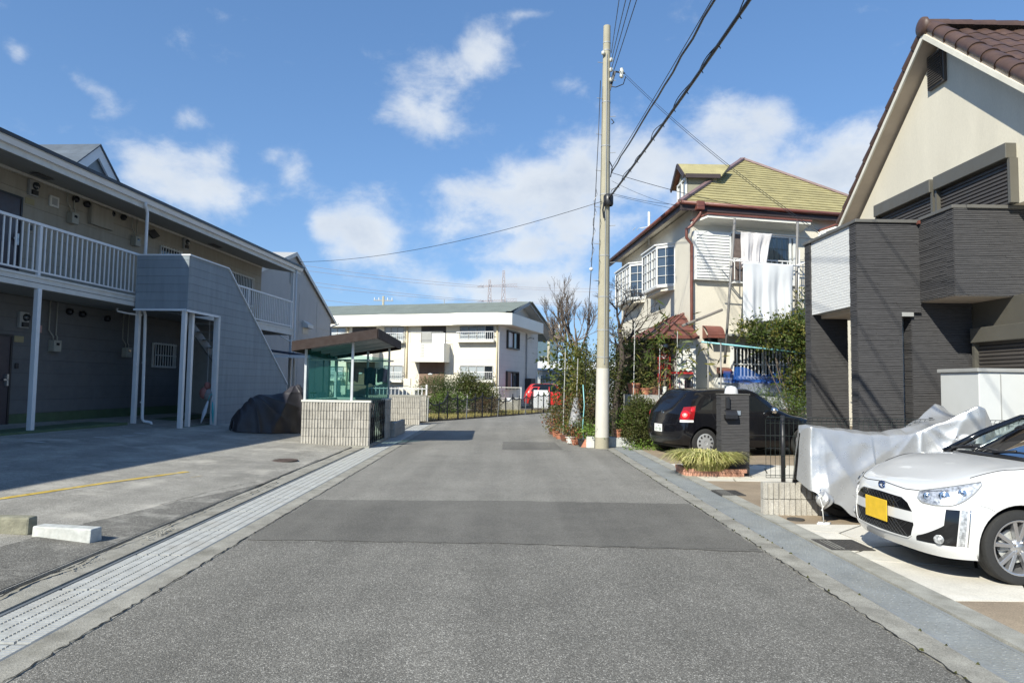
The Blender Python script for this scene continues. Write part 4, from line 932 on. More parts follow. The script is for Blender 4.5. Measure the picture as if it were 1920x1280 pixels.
def balcony(x0, x1):
    xd0, xd1 = x0 + .42, x1 - .0
    a_(MB().box(xd0, xd1, -.02, .005, 4.0, 5.2), 'recess', M_BRF)
    a_(MB().box(xd0 + .05, xd0 + .75, -.05, -.022, 4.05, 4.85), 'screen_door', M_GREYP); a_(MB().box(xd0 + .78, xd1 - .04, -.045, -.022, 4.0, 4.75), 'curtain', M_CURT)
    b = a_(MB().box(x0, x1 + .3, -1.0, -.92, 2.92, 4.02).box(x0, x0 + .08, -.92, 0, 2.92, 4.02).box(x1 + .22, x1 + .3, -.92, 0, 2.92, 4.02).box(x0, x1 + .3, -1.0, 0, 2.82, 2.92), 'balcony', M_CRW)
    g = MB()
    for i in range(3):
        for j in range(9): g.box(x0 + .86 + i * .09, x0 + .92 + i * .09, -1.008, -1.0, 3.08 + j * .1, 3.14 + j * .1)
    a_(g, 'openwork', M_GREYP, b)
    a_(MB().tube([(x0 + .1, -.95, 4.02), (x0 + .1, -.95, 4.75), (x1 + .2, -.95, 4.75), (x1 + .2, -.95, 4.02)], .015, 6).tube([(x0 + .1, -.6, 4.7), (x1 + .2, -.6, 4.7)], .012, 6), 'drying_rack', M_GALV, b)
    e = a_(MB().box(x0 + .35, x1 - .05, -.04, -.003, .1, 2.82), 'entrance_boarding', M_BRN)
    for z in (1.0, 2.1): a_(MB().box(x0 + .35, x1 - .05, -.048, -.04, z, z + .02), 'joint', M_BRF, e)
    a_(MB().box(x0 + 1.0, x0 + 1.3, -.08, -.04, 2.02, 2.08).box(x0 + 1.08, x0 + 1.22, -.08, -.04, 2.08, 2.14), 'lamp', M_WHT, e)
    a_(MB().box(x0 - .25, x0 + .25, -1.1, -1.0, .1, 1.75), 'entrance_wall', M_CRM)
balcony(-5.84, -3.65); balcony(-11.0, -8.75)
for x in (-.1, -6.42, -10.9): a_(MB().cyl((x, -.06, .3), (x, -.06, 5.2), .055, n=8), 'downpipe', M_OCH, smooth=True)
a_(MB().cyl((-6.6, -.05, .3), (-6.6, -.05, 5.2), .03, n=6), 'downpipe', M_OFFW)
def swin(y0, y1, z0, z1, shut=False):
    w = a_(MB().box(.02, .035, y0, y1, z0, z1), 'window', M_GLASSD)
    f = MB()
    for r in ((y0 - .06, y1 + .06, z1, z1 + .08), (y0 - .06, y1 + .06, z0 - .08, z0), (y0 - .06, y0, z0, z1), (y1, y1 + .06, z0, z1), ((y0 + y1) / 2 - .03, (y0 + y1) / 2 + .03, z0, z1)): f.box(.02, .16, *r)
    a_(f, 'frame', M_BRF, w); a_(MB().grid(lambda u, v: (.04 + .006 * math.sin(u * 50), y0 + .45 + (y1 - y0) * .4 * u, z0 + .05 + (z1 - z0 - .1) * v), 30, 1), 'curtain', M_CURT, w)
    if shut: a_(MB().box(.03, .15, y0, y0 + .7, z0, z1), 'shutter', M_BRN, w)
swin(1.55, 4.05, 3.9, 4.95); swin(1.5, 4.0, 1.2, 2.25, True)
a_(MB().tube([(.1, 6.0, 5.1), (.1, 6.0, .4)], .05, 8), 'downpipe', M_GREYP, smooth=True); a_(MB().tube([(.05, 6.1, 4.7), (.3, 6.3, 4.85), (.3, 7.2, 4.8), (.1, 7.8, 4.95)], .02, 5), 'cable', M_BLACK)
a_(MB().box(.05, .5, 5.9, 7.0, .8, 1.9), 'meter_cabinet', M_BRF)
a_(MB().prism([(.07, .7, 5.95), (.07, ry, rz_ - .04), (.07, e1y - .1, e1z - .03), (.07, e1y - .1, e1z - .06), (.07, ry, rz_ - .08), (.07, .7, 5.9)], (.70, 0, 0)), 'verge_soffit', M_SIDEW)
# garden in front, with its low wall, pale fence and dark net fence
sheet('garden_soil', [(-12, 26.85), (-3.0, 26.85), (2.35, 36.9), (2.4, 41), (-12, 46)], .02, M_SOIL, .1)
gw = thing('garden_wall', 'low pale concrete wall in front of the cream apartment block', 'wall', (-2, 38, 0))
a_(MB().box(-9, 3.0, -5.0, -4.85, -.1, .62), 'wall', M_CONC2, gw)
wfn = thing('white_fence', 'pale wire mesh fence on the garden wall of the cream apartment block', 'fence', (-2, 38, .6))
for i in range(9): a_(MB().box(-9 + i * 1.5 - .02, -9 + i * 1.5 + .02, -4.95, -4.91, .62, 1.32), 'post', M_WHITE, wfn)
f = MB().box(-9, 3, -4.94, -4.92, 1.28, 1.31).box(-9, 3, -4.94, -4.92, .70, .72)
for i in range(150): f.box(-9 + i * .08 - .003, -9 + i * .08 + .003, -4.935, -4.925, .62, 1.3)
a_(f, 'mesh', M_OFFW, wfn, kind='stuff')
nf = thing('net_fence', 'sagging black net fence on thin uneven stakes round the garden', 'fence', (-.5, 31, 0))
A = Vector((-2.92, 26.45, 0)); B = Vector((2.36, 36.4, 0)); tops = []
nn = 17; rr = random.Random(3)
for i in range(nn):
    p = A.lerp(B, i / (nn - 1)) + Vector((rr.uniform(-.05, .05), rr.uniform(-.05, .05), 0)); h = rr.uniform(.8, 1.15)
    q = p + Vector((rr.uniform(-.06, .06), 0, h)); MB().tube([p, q], .022 + .008 * (i % 3 == 0), 6).build('stake', M_BLACK if i % 4 else M_GREYP, nf); tops.append((p, q, h))
for i in range(nn - 1):
    (p, q, h), (p2, q2, h2) = tops[i], tops[i + 1]; mb = MB(); tp = []
    for k in range(9):
        t = k / 8; s = .12 * math.sin(math.pi * t); tp.append(q.lerp(q2, t) + Vector((0, 0, -.12 - s)))
    mb.tube(tp, .026, 5)
    nb = 14; nv = 12; bt = [p.lerp(p2, k / nb) for k in range(nb + 1)]; tt = [q.lerp(q2, k / nb) + Vector((0, 0, -.12 - .12 * math.sin(math.pi * k / nb))) for k in range(nb + 1)]
    for k in range(nb + 1): mb.bar(bt[k], tt[k], .006)
    for j in range(nv):
        for k in range(nb): mb.bar(bt[k].lerp(tt[k], j / nv), bt[k + 1].lerp(tt[k + 1], j / nv), .006)
    mb.build('net', M_BLACK, nf, kind='stuff')
pp = at(955, 753, 33.5); sg = MB().box(pp.x - .12, pp.x + .12, 33.46, 33.48, .62, .80).build('notice_plate', M_WHT, label='small white plate tied to the black net fence', cat='plate'); top(sg, (pp.x, 33.47, .62))

# ================================================================== cream house with the olive hip roof
M_STUC = mat('cream_stucco', (.67, .62, .52), .9, var=.05, scale=1.2, grain=.05, gscale=50, bump=.3, bscale=55, dirt=.25, dirtcol=(.50, .45, .36), dscale=.8)
M_OLIVE = mat('olive_shingle', (.36, .315, .155), .85, var=.14, scale=3, grain=.12, gscale=40, bump=.4, bscale=60, dirt=.5, dirtcol=(.20, .17, .09), dscale=1.3, obj_rand=.06)
M_MAROON = mat('maroon_metal', (.17, .06, .045), .45, var=.12, scale=4, dirt=.3, dirtcol=(.2, .15, .13), dscale=3)
M_RIDGE = mat('faded_ridge_metal', (.20, .13, .13), .5, var=.15, scale=4)
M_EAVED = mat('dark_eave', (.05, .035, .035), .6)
M_WHT2 = mat('white_vinyl', (.70, .70, .68), .45, var=.03)
M_RAILG = mat('weathered_aluminium', (.24, .23, .22), .5, metal=.3, var=.1)
M_REFL = mat('blue_reflecting_glass', (.05, .07, .10), .03, spec=1.0, var=.2, scale=1.5, rvar=0, coat=.5)
C0 = Vector((5.05, 18.35, 0)); aF, aL = -11.4, -3.6
FF = frame(5.05, 18.35, aF); LF = frame(5.05, 18.35, aL)
fx = Vector((math.cos(rad(11.4)), math.sin(rad(11.4)), 0)); gy = Vector((math.sin(rad(aL)), math.cos(rad(aL)), 0))
ch = thing('house', 'cream two-storey house with olive hip roof, bay windows and laundry behind the black hatchback', 'house', (8, 21, .4))
def ff(mb, name, m, parent=ch, **kw): return mb.build(name, m, parent, xf=FF, **kw)
def lf(mb, name, m, parent=ch, **kw): return mb.build(name, m, parent, xf=LF, **kw)
q = [C0, C0 + fx * 7.0, C0 + fx * 7.0 + gy * 8, C0 + gy * 8.2]
MB().prism(q, (0, 0, 6.35)).build('wall', M_STUC, ch)
E1 = Vector((4.65, 18.0, 6.42)); E2 = E1 + fx * 7.2; E4 = Vector((4.10, 26.9, 6.40)); E3 = E2 + gy * 8.8; A1 = Vector((7.74, 22.0, 8.96)); A2 = Vector((7.62, 24.0, 8.96))
MB().hexa([E1, E2, E3, E4], [p + Vector((0, 0, .02)) for p in (E1, E2, E3, E4)]).build('soffit', M_STUC, ch)
MB().add([E1, E2, E3, E4, A1, A2], [(0, 1, 4), (1, 2, 5, 4), (2, 3, 5), (3, 0, 4, 5)]).build('roof_deck', M_EAVED, ch)
def shingles(a, b, c, d, n, name='roof_course'):
    """courses between eave a-b and top d-c"""
    a, b, c, d = map(Vector, (a, b, c, d)); nrm = (b - a).cross(d - a); nrm = nrm.normalized() if nrm.z > 0 else -nrm.normalized()
    for i in range(n):
        t0, t1 = i / n, (i + 1.12) / n; t1 = min(t1, 1)
        p0, p1 = a.lerp(d, t0), b.lerp(c, t0); p3, p2 = a.lerp(d, t1), b.lerp(c, t1)
        lo, hi = nrm * .034, nrm * .008
        mb = MB().hexa([p0, p1, p2, p3], [p0 + lo, p1 + lo, p2 + hi, p3 + hi]); mb.build(name, M_OLIVE, ch)
shingles(E1, E2, A1, A1, 21); shingles(E4, E1, A1, A2, 21); shingles(E2, E3, A2, A1, 14)
def ridge(a, b, m=M_RIDGE, w=.16): MB().bar(Vector(a) + Vector((0, 0, .045)), Vector(b) + Vector((0, 0, .045)), w, .06).build('ridge_cap', m, ch)
ridge(E1, A1); ridge(E2, A1); ridge(A1, A2)
for a, b in ((E1, E2), (E4, E1)):
    d = (b - a).normalized(); n = Vector((d.y, -d.x, 0)) * (1 if a is E1 else 1)
    MB().hexa([a + Vector((0, 0, -.20)), b + Vector((0, 0, -.20)), b + Vector((0, 0, -.20)) - n * .03, a + Vector((0, 0, -.20)) - n * .03], [p + Vector((0, 0, -.015)) for p in (a, b, b - n * .03, a - n * .03)]).build('fascia_board', M_EAVED, ch)
    MB().tube([a + n * .05 + Vector((0, 0, -.01)), b + n * .05 + Vector((0, 0, -.03))], .055, 8).build('gutter', M_MAROON, ch, smooth=True)
# collector and crooked downpipe at the corner
ff(MB().box(-.05, .17, -.42, -.24, 6.22, 6.46), 'rain_hopper', M_MAROON, bevel=.02)
ff(MB().tube([(.08, -.33, 6.25), (.08, -.33, 6.12), (-.10, -.16, 5.82), (-.22, -.12, 5.74), (-.22, -.12, 5.50), (-.06, -.10, 5.34), (-.06, -.09, 4.2), (-.05, -.09, 1.2)], .042, 10), 'downpipe', M_MAROON, smooth=True)
# awnings
def awn(x0, x1, z, dp, m=M_CRW):
    ff(MB().prism([(x0, 0, z - .13), (x0 + .25, -dp, z - .03), (x1 - .05, -dp, z - .03), (x1, 0, z - .13)], (0, 0, .07)), 'awning', m)
    ff(MB().prism([(x0 - .02, 0, z - .055), (x0 + .23, -dp - .03, z + .045), (x1 - .03, -dp - .03, z + .045), (x1 + .02, 0, z - .055)], (0, 0, .045)), 'awning_roof', M_MAROON)
awn(-.04, 3.35, 6.03, .5); awn(3.9, 4.9, 6.0, .4)
# shutter box with louvres
sb = ff(MB().box(.02, 1.10, -.14, -.003, 4.38, 5.72), 'shutter', M_WHT2)
for i in range(15): z = 4.43 + i * .083; ff(MB().prism([(.06, -.142, z), (.06, -.165, z + .01), (.06, -.145, z + .07)], (.96, 0, 0)), 'slat', M_WHT2, sb)
# big upper window with its rail
w = ff(MB().box(1.16, 3.05, -.02, -.003, 4.42, 5.70), 'window', M_GLASSD)
ff(MB().grid(lambda u, v: (2.2 + .75 * u, -.03 - .012 * math.sin(u * 30), 4.5 + 1.15 * v), 30, 1), 'curtain', mat('beige_blind', (.45, .42, .33), .8), w)
ff(MB().box(1.12, 1.52, -.10, -.03, 4.42, 5.70), 'shutter_leaf', mat('dark_weathered_wood', (.13, .10, .09), .8, var=.3, scale=10), w)
f = MB()
for r in ((1.12, 3.15, 5.68, 5.78), (1.12, 3.15, 4.34, 4.42), (3.05, 3.15, 4.42, 5.68), (2.15, 2.22, 4.42, 5.68), (2.92, 2.99, 4.42, 5.68)): f.box(r[0], r[1], -.07, -.02, r[2], r[3])
ff(f, 'frame', M_WHT2, w); ff(MB().box(2.22, 2.92, -.045, -.04, 4.42, 5.68), 'pane', M_PANE, w)
rl = MB().box(1.05, 3.2, -.36, -.33, 4.95, 4.98).box(1.05, 3.2, -.36, -.33, 4.30, 4.33)
for i in range(14): x = 1.07 + i * .16; rl.box(x - .008, x + .008, -.355, -.335, 4.3, 4.96)
for x in (1.06, 3.18): rl.box(x - .012, x + .012, -.34, -.01, 4.94, 4.97).box(x - .012, x + .012, -.34, -.01, 4.3, 4.33)
ff(rl, 'window_rail', M_WHITE)
# lower window: white bars, hood, small awnings
w = ff(MB().box(1.18, 3.0, -.02, -.003, 1.8, 2.62), 'window', M_GLASSD)
f = MB()
for i in range(18): x = 1.16 + i * .108; f.box(x - .014, x + .014, -.12, -.095, 1.72, 2.66)
for z in (1.78, 2.12, 2.58): f.box(1.12, 3.05, -.135, -.12, z - .015, z + .015)
for x in (1.13, 3.03): f.box(x - .015, x + .015, -.12, -.01, 1.76, 1.80).box(x - .015, x + .015, -.12, -.01, 2.56, 2.6)
ff(f, 'security_bars', M_WHT2, w)
f = MB()
for r in ((1.12, 3.05, 2.62, 2.68), (1.12, 3.05, 1.72, 1.8), (1.12, 1.18, 1.8, 2.62), (2.06, 2.12, 1.8, 2.62), (3.0, 3.05, 1.8, 2.62)): f.box(r[0], r[1], -.06, -.01, r[2], r[3])
ff(f, 'frame', M_WHT2, w)
ff(MB().box(.88, 3.1, -.42, -.003, 2.86, 2.92), 'hood', M_GREYP)
def hoodlet(x0, x1, z0, z1, m=M_MAROON):
    k = 6; mb = MB()
    for i in range(k):
        a, b = i / k * math.pi / 2, (i + 1) / k * math.pi / 2; d = .32
        mb.hexa([(x0, -d * math.sin(a), z0 + (z1 - z0) * math.cos(a)), (x0, -d * math.sin(b), z0 + (z1 - z0) * math.cos(b)), (x1, -d * math.sin(b), z0 + (z1 - z0) * math.cos(b)), (x1, -d * math.sin(a), z0 + (z1 - z0) * math.cos(a))],
                [(x0, -d * math.sin(a), z0 + .01 + (z1 - z0) * math.cos(a)), (x0, -d * math.sin(b) - .01, z0 + (z1 - z0) * math.cos(b)), (x1, -d * math.sin(b) - .01, z0 + (z1 - z0) * math.cos(b)), (x1, -d * math.sin(a), z0 + .01 + (z1 - z0) * math.cos(a))])
    mb.prism([(x0, 0, z0), (x0, 0, z1), (x0, -.3, z0)], (.008, 0, 0)).prism([(x1, 0, z0), (x1, 0, z1), (x1, -.3, z0)], (-.008, 0, 0))
    h = ff(mb, 'vent_hood', m); ff(MB().box(x0 + .05, x1 - .05, -.01, -.002, z0 - .12, z0 + .1), 'vent', M_BLACK, h)
hoodlet(.30, .80, 2.80, 3.14); hoodlet(.72, 1.02, 1.86, 2.02)
ff(MB().box(1.14, 3.5, -.06, -.003, .9, 1.66), 'lower_panel', mat('pale_grey_board', (.52, .54, .58), .7, var=.05)); ff(MB().box(.62, 1.1, -.25, -.003, .9, 1.75), 'meter_box', M_WHT2)
# left side: two bay windows
def bay(y0, y1, z0, z1, dp=.5):
    ins = .38; b = lf(MB().prism([(0, y0, z0), (0, y1, z0), (-dp, y1 - ins, z0), (-dp, y0 + ins, z0)], (0, 0, .06)).prism([(0, y0, z1), (0, y1, z1), (-dp, y1 - ins, z1), (-dp, y0 + ins, z1)], (0, 0, .06)), 'bay_window', M_WHT2)
    lf(MB().prism([(0, y0 - .05, z1 + .06), (0, y1 + .05, z1 + .06), (-dp - .06, y1 - ins, z1 + .06), (-dp - .06, y0 + ins, z1 + .06)], (0, 0, .04)), 'bay_roof', M_WHT2)
    lf(MB().prism([(0, y0, z0 - .1), (0, y1, z0 - .1), (-dp * .7, y1 - ins, z0 - .1), (-dp * .7, y0 + ins, z0 - .1)], (0, 0, .1)), 'bay_base', M_CRM)
    pts = [(0, y0), (-dp, y0 + ins), (-dp, y1 - ins), (0, y1)]
    for (a, c) in zip(pts, pts[1:]):
        a3 = Vector((a[0], a[1], 0)); c3 = Vector((c[0], c[1], 0)); d = c3 - a3; n = Vector((-d.y, d.x, 0)).normalized(); n = n if n.x < 0 else -n
        lf(MB().hexa([a3 - n * .04 + Vector((0, 0, z0 + .06)), c3 - n * .04 + Vector((0, 0, z0 + .06)), c3 - n * .03 + Vector((0, 0, z0 + .06)), a3 - n * .03 + Vector((0, 0, z0 + .06))], [a3 - n * .04 + Vector((0, 0, z1)), c3 - n * .04 + Vector((0, 0, z1)), c3 - n * .03 + Vector((0, 0, z1)), a3 - n * .03 + Vector((0, 0, z1))]), 'pane', M_REFL, b)
        f = MB(); k = 2 if d.length < 1 else max(3, int(d.length / .5) * 2)
        for i in range(k + 1):
            p = a3 + d * (i / k); th = .038 if i % 2 == 0 or k == 2 and i != 1 else .012
            f.bar(p + Vector((0, 0, z0 + .05)) - n * .01, p + Vector((0, 0, z1 + .01)) - n * .01, th, .04 if th > .03 else .02, up=n)
        for j in range(5):
            z = z0 + .06 + (z1 - z0 - .06) * j / 4; th = .06 if j in (0, 4) else .014
            f.bar(a3 + Vector((0, 0, z)), c3 + Vector((0, 0, z)), .02, th)
        lf(f, 'sash', M_WHT2, b)
bay(1.50, 3.85, 4.42, 5.62, .44); bay(4.75, 7.7, 4.45, 5.65, .44)
# maroon hipped porch roof at the corner side
R = [Vector((3.55, 20.6, 2.80)), Vector((3.95, 17.35, 2.75)), Vector((4.98, 17.45, 2.76)), Vector((4.98, 20.6, 2.80))]; RA, RB = Vector((4.92, 18.75, 3.50)), Vector((4.85, 20.4, 3.50))
pr_ = MB().add(R + [RA, RB], [(0, 1, 4, 5), (1, 2, 4), (2, 3, 5, 4), (3, 0, 5)]).build('porch_roof', M_MAROON, ch)
for i in range(1, 7): t = i / 7; MB().bar(R[1].lerp(R[0], t) + Vector((0, 0, .02)), RA.lerp(RB, t) + Vector((0, 0, .02)), .03).build('roof_seam', M_MAROON, pr_)
for i in range(1, 4): t = i / 4; MB().bar(R[1].lerp(RA, t) + Vector((0, -.01, .02)), R[2].lerp(RA, t) + Vector((0, -.01, .02)), .02).build('roof_seam', M_MAROON, pr_)
MB().bar(R[1], RA, .06).bar(R[1], R[2], .08).bar(R[0], R[1], .08).build('porch_edge', M_MAROON, ch)
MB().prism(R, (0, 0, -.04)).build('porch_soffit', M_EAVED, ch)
MB().box(4.45, 4.95, 17.65, 18.2, .5, 2.72).build('porch_pillar', mat('white_brick', (.72, .71, .67), .8, var=.06, scale=20, bump=.6, bscale=18), ch)
for i in range(16): MB().box(4.445, 4.955, 17.644, 17.65, .55 + i * .135, .558 + i * .135).build('brick_joint', M_GREYP, ch)
MB().box(3.5, 5.0, 21.4, 21.6, .5, 2.8).build('porch_shade_back', M_EAVED, ch)  # dark backing added to stand in for the shade under the porch
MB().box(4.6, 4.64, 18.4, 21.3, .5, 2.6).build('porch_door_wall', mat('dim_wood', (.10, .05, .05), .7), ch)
# roof dormer looking left
dX = 5.30
dm = MB().prism([(dX, 19.65, 6.9), (dX, 20.95, 6.9), (dX, 20.95, 7.66), (dX, 20.3, 8.14), (dX, 19.65, 7.66)], (.85, 0, 0)).build('dormer', mat('olive_grey_siding', (.27, .26, .20), .8), ch)
for s, yy in ((-1, 19.5), (1, 21.1)):
    MB().hexa([(dX - .15, yy, 7.62), (dX + .95, yy, 7.62), (dX + 1.45, 20.3, 8.18), (dX - .15, 20.3, 8.18)], [(dX - .15, yy, 7.66), (dX + .95, yy, 7.66), (dX + 1.45, 20.3, 8.23), (dX - .15, 20.3, 8.23)]).build('dormer_roof', M_OLIVE if s < 0 else M_MAROON, ch)
    MB().bar((dX - .16, yy, 7.60), (dX - .16, 20.3, 8.17), .04, .12).build('dormer_barge', M_EAVED, ch)
MB().bar((dX - .12, 19.5, 7.62), (dX + .9, 19.5, 7.62), .05, .12).build('dormer_gutter', M_EAVED, ch)
w = MB().box(dX - .03, dX, 19.75, 20.65, 7.06, 7.6).build('window', M_REFL, ch)
f = MB()
for r in ((19.7, 20.7, 7.60, 7.66), (19.7, 20.7, 6.98, 7.08), (19.68, 19.77, 7.08, 7.6), (20.15, 20.23, 7.08, 7.6), (20.62, 20.72, 7.08, 7.6)): f.box(dX - .07, dX - .02, *r)
f.build('frame', M_WHT2, w)
MB().box(dX - .02, dX + .0, 19.6, 20.95, 6.8, 7.0).build('dormer_base', M_WHT2, ch)
# TV aerial
ant = MB().cyl((4.75, 22.5, 6.2), (4.75, 22.5, 7.3), .04, n=8).tube([(4.45, 22.5, 6.75), (4.75, 22.5, 6.8)], .012, 5)
for i in range(4): ant.bar((4.25 + i * .14, 22.3, 6.72), (4.25 + i * .14, 22.7, 6.72), .012)
ant.build('aerial', M_WHT2, ch)
# laundry frame and washing
lr = thing('laundry_rack', 'weathered metal drying poles standing in front of the cream house', 'laundry rack', FF @ Vector((1.8, -.8, .5)))
def p_(a, b, r, m=M_RAILG, nm='pole'): MB().tube([a, b], r, 8).build(nm, m, lr, xf=FF, smooth=True)
p_((.52, -.78, 2.1), (.82, -.80, 5.93), .035); p_((2.68, -.8, 5.98), (2.58, -.8, 2.9), .035); p_((2.74, -.78, 5.2), (2.66, -.78, 3.2), .02, M_WHITE)
p_((.0, -.95, 4.80), (2.95, -.95, 4.72), .016, M_WHITE, 'cross_pole'); p_((.85, -.80, 5.60), (3.4, -.80, 5.52), .014, M_RAILG, 'cross_pole')
for x in (.75, 2.62): MB().bar((x, -.82, 4.78), (x + .3, -1.0, 4.88), .03).bar((x, -.8, 4.70), (x, -.2, 4.72), .025).build('bracket', M_WHITE, lr, xf=FF)
M_SHEET = mat('white_cotton', (.78, .80, .83), .9, var=.02, bump=.15, bscale=300, backscatter=.25)
M_PINK = mat('white_towel', (.76, .73, .73), .95, var=.03, bump=.5, bscale=250, backscatter=.2)
def washing(x0, x1, z1, z0, y, m, label, seed, slant=0):
    def f(u, v):
        k = v
        fold = .03 * math.sin(u * 17 + seed) * (.3 + k) + .018 * math.sin(u * 41 + 2 * seed) * k + .01 * math.sin(v * 9 + u * 5)
        return (x0 + (x1 - x0) * u + slant * v * (u - .2) - .02 * math.sin(v * 3), y + fold, z1 - (z1 - z0 + .05 * math.sin(u * 3.14 + .8)) * v - .012 * abs(math.sin(u * 6.28 * 2)) * (1 - v))
    o = MB().grid(f, 60, 40).build('laundry', m, xf=FF, smooth=True, label=label, cat='laundry', group='washing hung on the drying poles')
    s = o.modifiers.new('thickness', 'SOLIDIFY'); s.thickness = .006
    return top(o, FF @ Vector(((x0 + x1) / 2, y, z0)))
washing(.98, 1.88, 5.58, 4.68, -.84, M_PINK, 'smaller white towel hanging from the upper drying pole above the big sheet', 1, -.25)
washing(.97, 2.42, 4.76, 3.26, -.97, M_SHEET, 'large white bed sheet hanging from the lower drying pole', 2, -.02)
# turquoise laundry pole and low rack with blue net
tr_ = thing('laundry_pole', 'turquoise horizontal laundry pole in front of the barred ground floor window', 'laundry pole', FF @ Vector((1.5, -1.2, .5)))
M_TUR = mat('pale_turquoise', (.25, .55, .58), .4)
MB().tube([(-.35, -1.2, 2.62), (3.2, -1.2, 2.36)], .022, 8).build('pole', M_TUR, tr_, xf=FF, smooth=True)
for x in (-.2, .15, 3.0): MB().cyl((x, -1.25, .3), (x, -1.25, 2.6), .02, n=8).build('stand', M_RAILG, tr_, xf=FF, smooth=True)
MB().tube([(-.9, -1.25, 3.0), (.2, -1.25, 3.45)], .035, 6).build('brace', mat('grey_wood', (.2, .18, .16), .9), tr_, xf=FF)
m = bpy.data.materials.new('blue_net'); m.use_nodes = True; N = m.node_tree.nodes; L = m.node_tree.links; N.clear()
_o = N.new('ShaderNodeOutputMaterial'); _d = N.new('ShaderNodeBsdfDiffuse'); _d.inputs[0].default_value = (.03, .13, .50, 1); _t = N.new('ShaderNodeBsdfTransparent'); _t.inputs[0].default_value = (.8, .85, 1, 1); _x = N.new('ShaderNodeMixShader'); _x.inputs[0].default_value = .5
L.new(_t.outputs[0], _x.inputs[1]); L.new(_d.outputs[0], _x.inputs[2]); L.new(_x.outputs[0], _o.inputs[0])
bn = MB().grid(lambda u, v: (1.05 + 1.75 * u, -.32 - .05 * math.sin(u * 9), 1.62 + (.32 + .35 * max(0, u - .75) * 4 * .8 + .1 * math.sin(u * 7 + 1)) * v), 30, 8)
bn.merge(MB().grid(lambda u, v: (.95 + 1.95 * u, -.34 - .03 * math.sin(u * 31), 1.60 + .08 * v + .02 * math.sin(u * 20)), 40, 4)).merge(MB().grid(lambda u, v: (.72 + .35 * u, -.36, 1.62 + .3 * v), 6, 4))
top(bn.build('blue_net', m, xf=FF, smooth=True, label='blue net draped along the sill of the barred window', cat='net'), FF @ Vector((1.8, -.3, 1.6)))

# ================================================================== dark clad house on the right
def clad_mat():
    return mat('charcoal_cladding', (.066, .064, .066), .75, var=.22, scale=9, stretch=(1, 1, 9), grain=.12, gscale=90, spec=.3)
M_CLAD = clad_mat()
M_CLADC = mat('charcoal_coping', (.12, .115, .105), .5, var=.05)
M_STUC2 = mat('pale_cream_render', (.66, .61, .50), .9, var=.055, scale=1.2, stretch=(1.6, 1.6, .35), grain=.04, gscale=60, bump=.35, bscale=70)
M_BEIGES = mat('beige_soffit', (.50, .42, .34), .8)
M_FASC = mat('cream_fascia', (.70, .66, .56), .6)
M_TILE = mat('brown_roof_tile', (.080, .047, .036), .5, var=.2, scale=6, grain=.08, gscale=60, obj_rand=.14, spec=.5)
M_SHUT = mat('bronze_shutter', (.095, .085, .078), .5, metal=.2, var=.05)
M_SHUT2 = mat('bronze_shutter_box', (.125, .118, .10), .45, metal=.2, var=.05)
dh = thing('house', 'modern house with charcoal ribbed cladding, cream gable and brown tiled roof', 'house', (7, 11, 0))
def clad(o, s, hgt, nrm, z0, parent=dh):
    """ribbed cladding on the rectangle o .. o+s, z0 .. z0+hgt, ribs proud along nrm"""
    o, s, nrm = Vector(o), Vector(s), Vector(nrm); mb = MB(); z = z0; r = random.Random(int(z0 * 100 + o.x * 7))
    while z < z0 + hgt - .012:
        h = r.choice((.016, .020, .024)); h = min(h, z0 + hgt - z); L_ = s.length; x = -r.uniform(0, .4)
        while x < L_:
            l = r.uniform(.5, 1.1); a, b = max(0, x), min(L_, x + l - .002); t = r.choice((.006, .009, .013))
            if b > a:
                p, q_ = o + s * (a / L_), o + s * (b / L_)
                mb.hexa([Vector((p.x, p.y, z)), Vector((q_.x, q_.y, z)), Vector((q_.x, q_.y, z)) + nrm * t, Vector((p.x, p.y, z)) + nrm * t], [Vector((p.x, p.y, z + h)), Vector((q_.x, q_.y, z + h)), Vector((q_.x, q_.y, z + h)) + nrm * t * .7, Vector((p.x, p.y, z + h)) + nrm * t * .7])
            x += l
        z += h + .006
    return mb.build('cladding', M_CLAD, parent, kind='stuff')
M_CLADB = mat('charcoal_groove', (.03, .028, .03), .9)
ZT = 4.02
def cblock(x0, x1, y0, y1, z0, z1, faces='fl', name='clad_wall'):
    MB().box(x0, x1, y0, y1, z0, z1).build(name, M_CLADB, dh)
    if 'f' in faces: clad((x0, y0, 0), (x1 - x0, 0, 0), z1 - z0, (0, -1, 0), z0)
    if 'l' in faces: clad((x0, y1, 0), (0, y0 - y1, 0), z1 - z0, (-1, 0, 0), z0)
    if 'r' in faces: clad((x1, y0, 0), (0, y1 - y0, 0), z1 - z0, (1, 0, 0), z0)
def coping(x0, x1, y0, y1, z=ZT): MB().box(x0, x1, y0, y1, z, z + .05).build('coping', M_CLADC, dh, bevel=.006)
cblock(5.30, 5.94, 11.75, 11.95, .0, ZT, 'fl')                       # far pier
MB().box(5.33, 5.48, 10.4, 11.75, 2.76, ZT).build('white_parapet', mat('parapet_core', (.3, .3, .3), .9), dh)
mbk = MB(); M_WBRK = mat('white_brick_panel', (.70, .70, .69), .75, var=.03, scale=25, bump=.4, bscale=60, obj_rand=.05)
r = random.Random(4); z = 2.765; row = 0
while z < ZT - .02:
    y = 10.4 - (row % 2) * .055
    while y < 11.75:
        a, b = max(10.402, y), min(11.748, y + .106)
        if b - a > .02: mbk.box(5.33, 5.33 - r.uniform(.010, .013), a, b, z, min(z + .040, ZT))
        y += .110
    z += .044; row += 1
mbk.build('white_brick', M_WBRK, dh, kind='stuff')
cblock(5.31, 6.275, 10.2, 10.4, 2.66, ZT, 'fl'); cblock(5.31, 5.98, 10.2, 10.4, .0, 2.66, 'fl')   # near pier with the slot
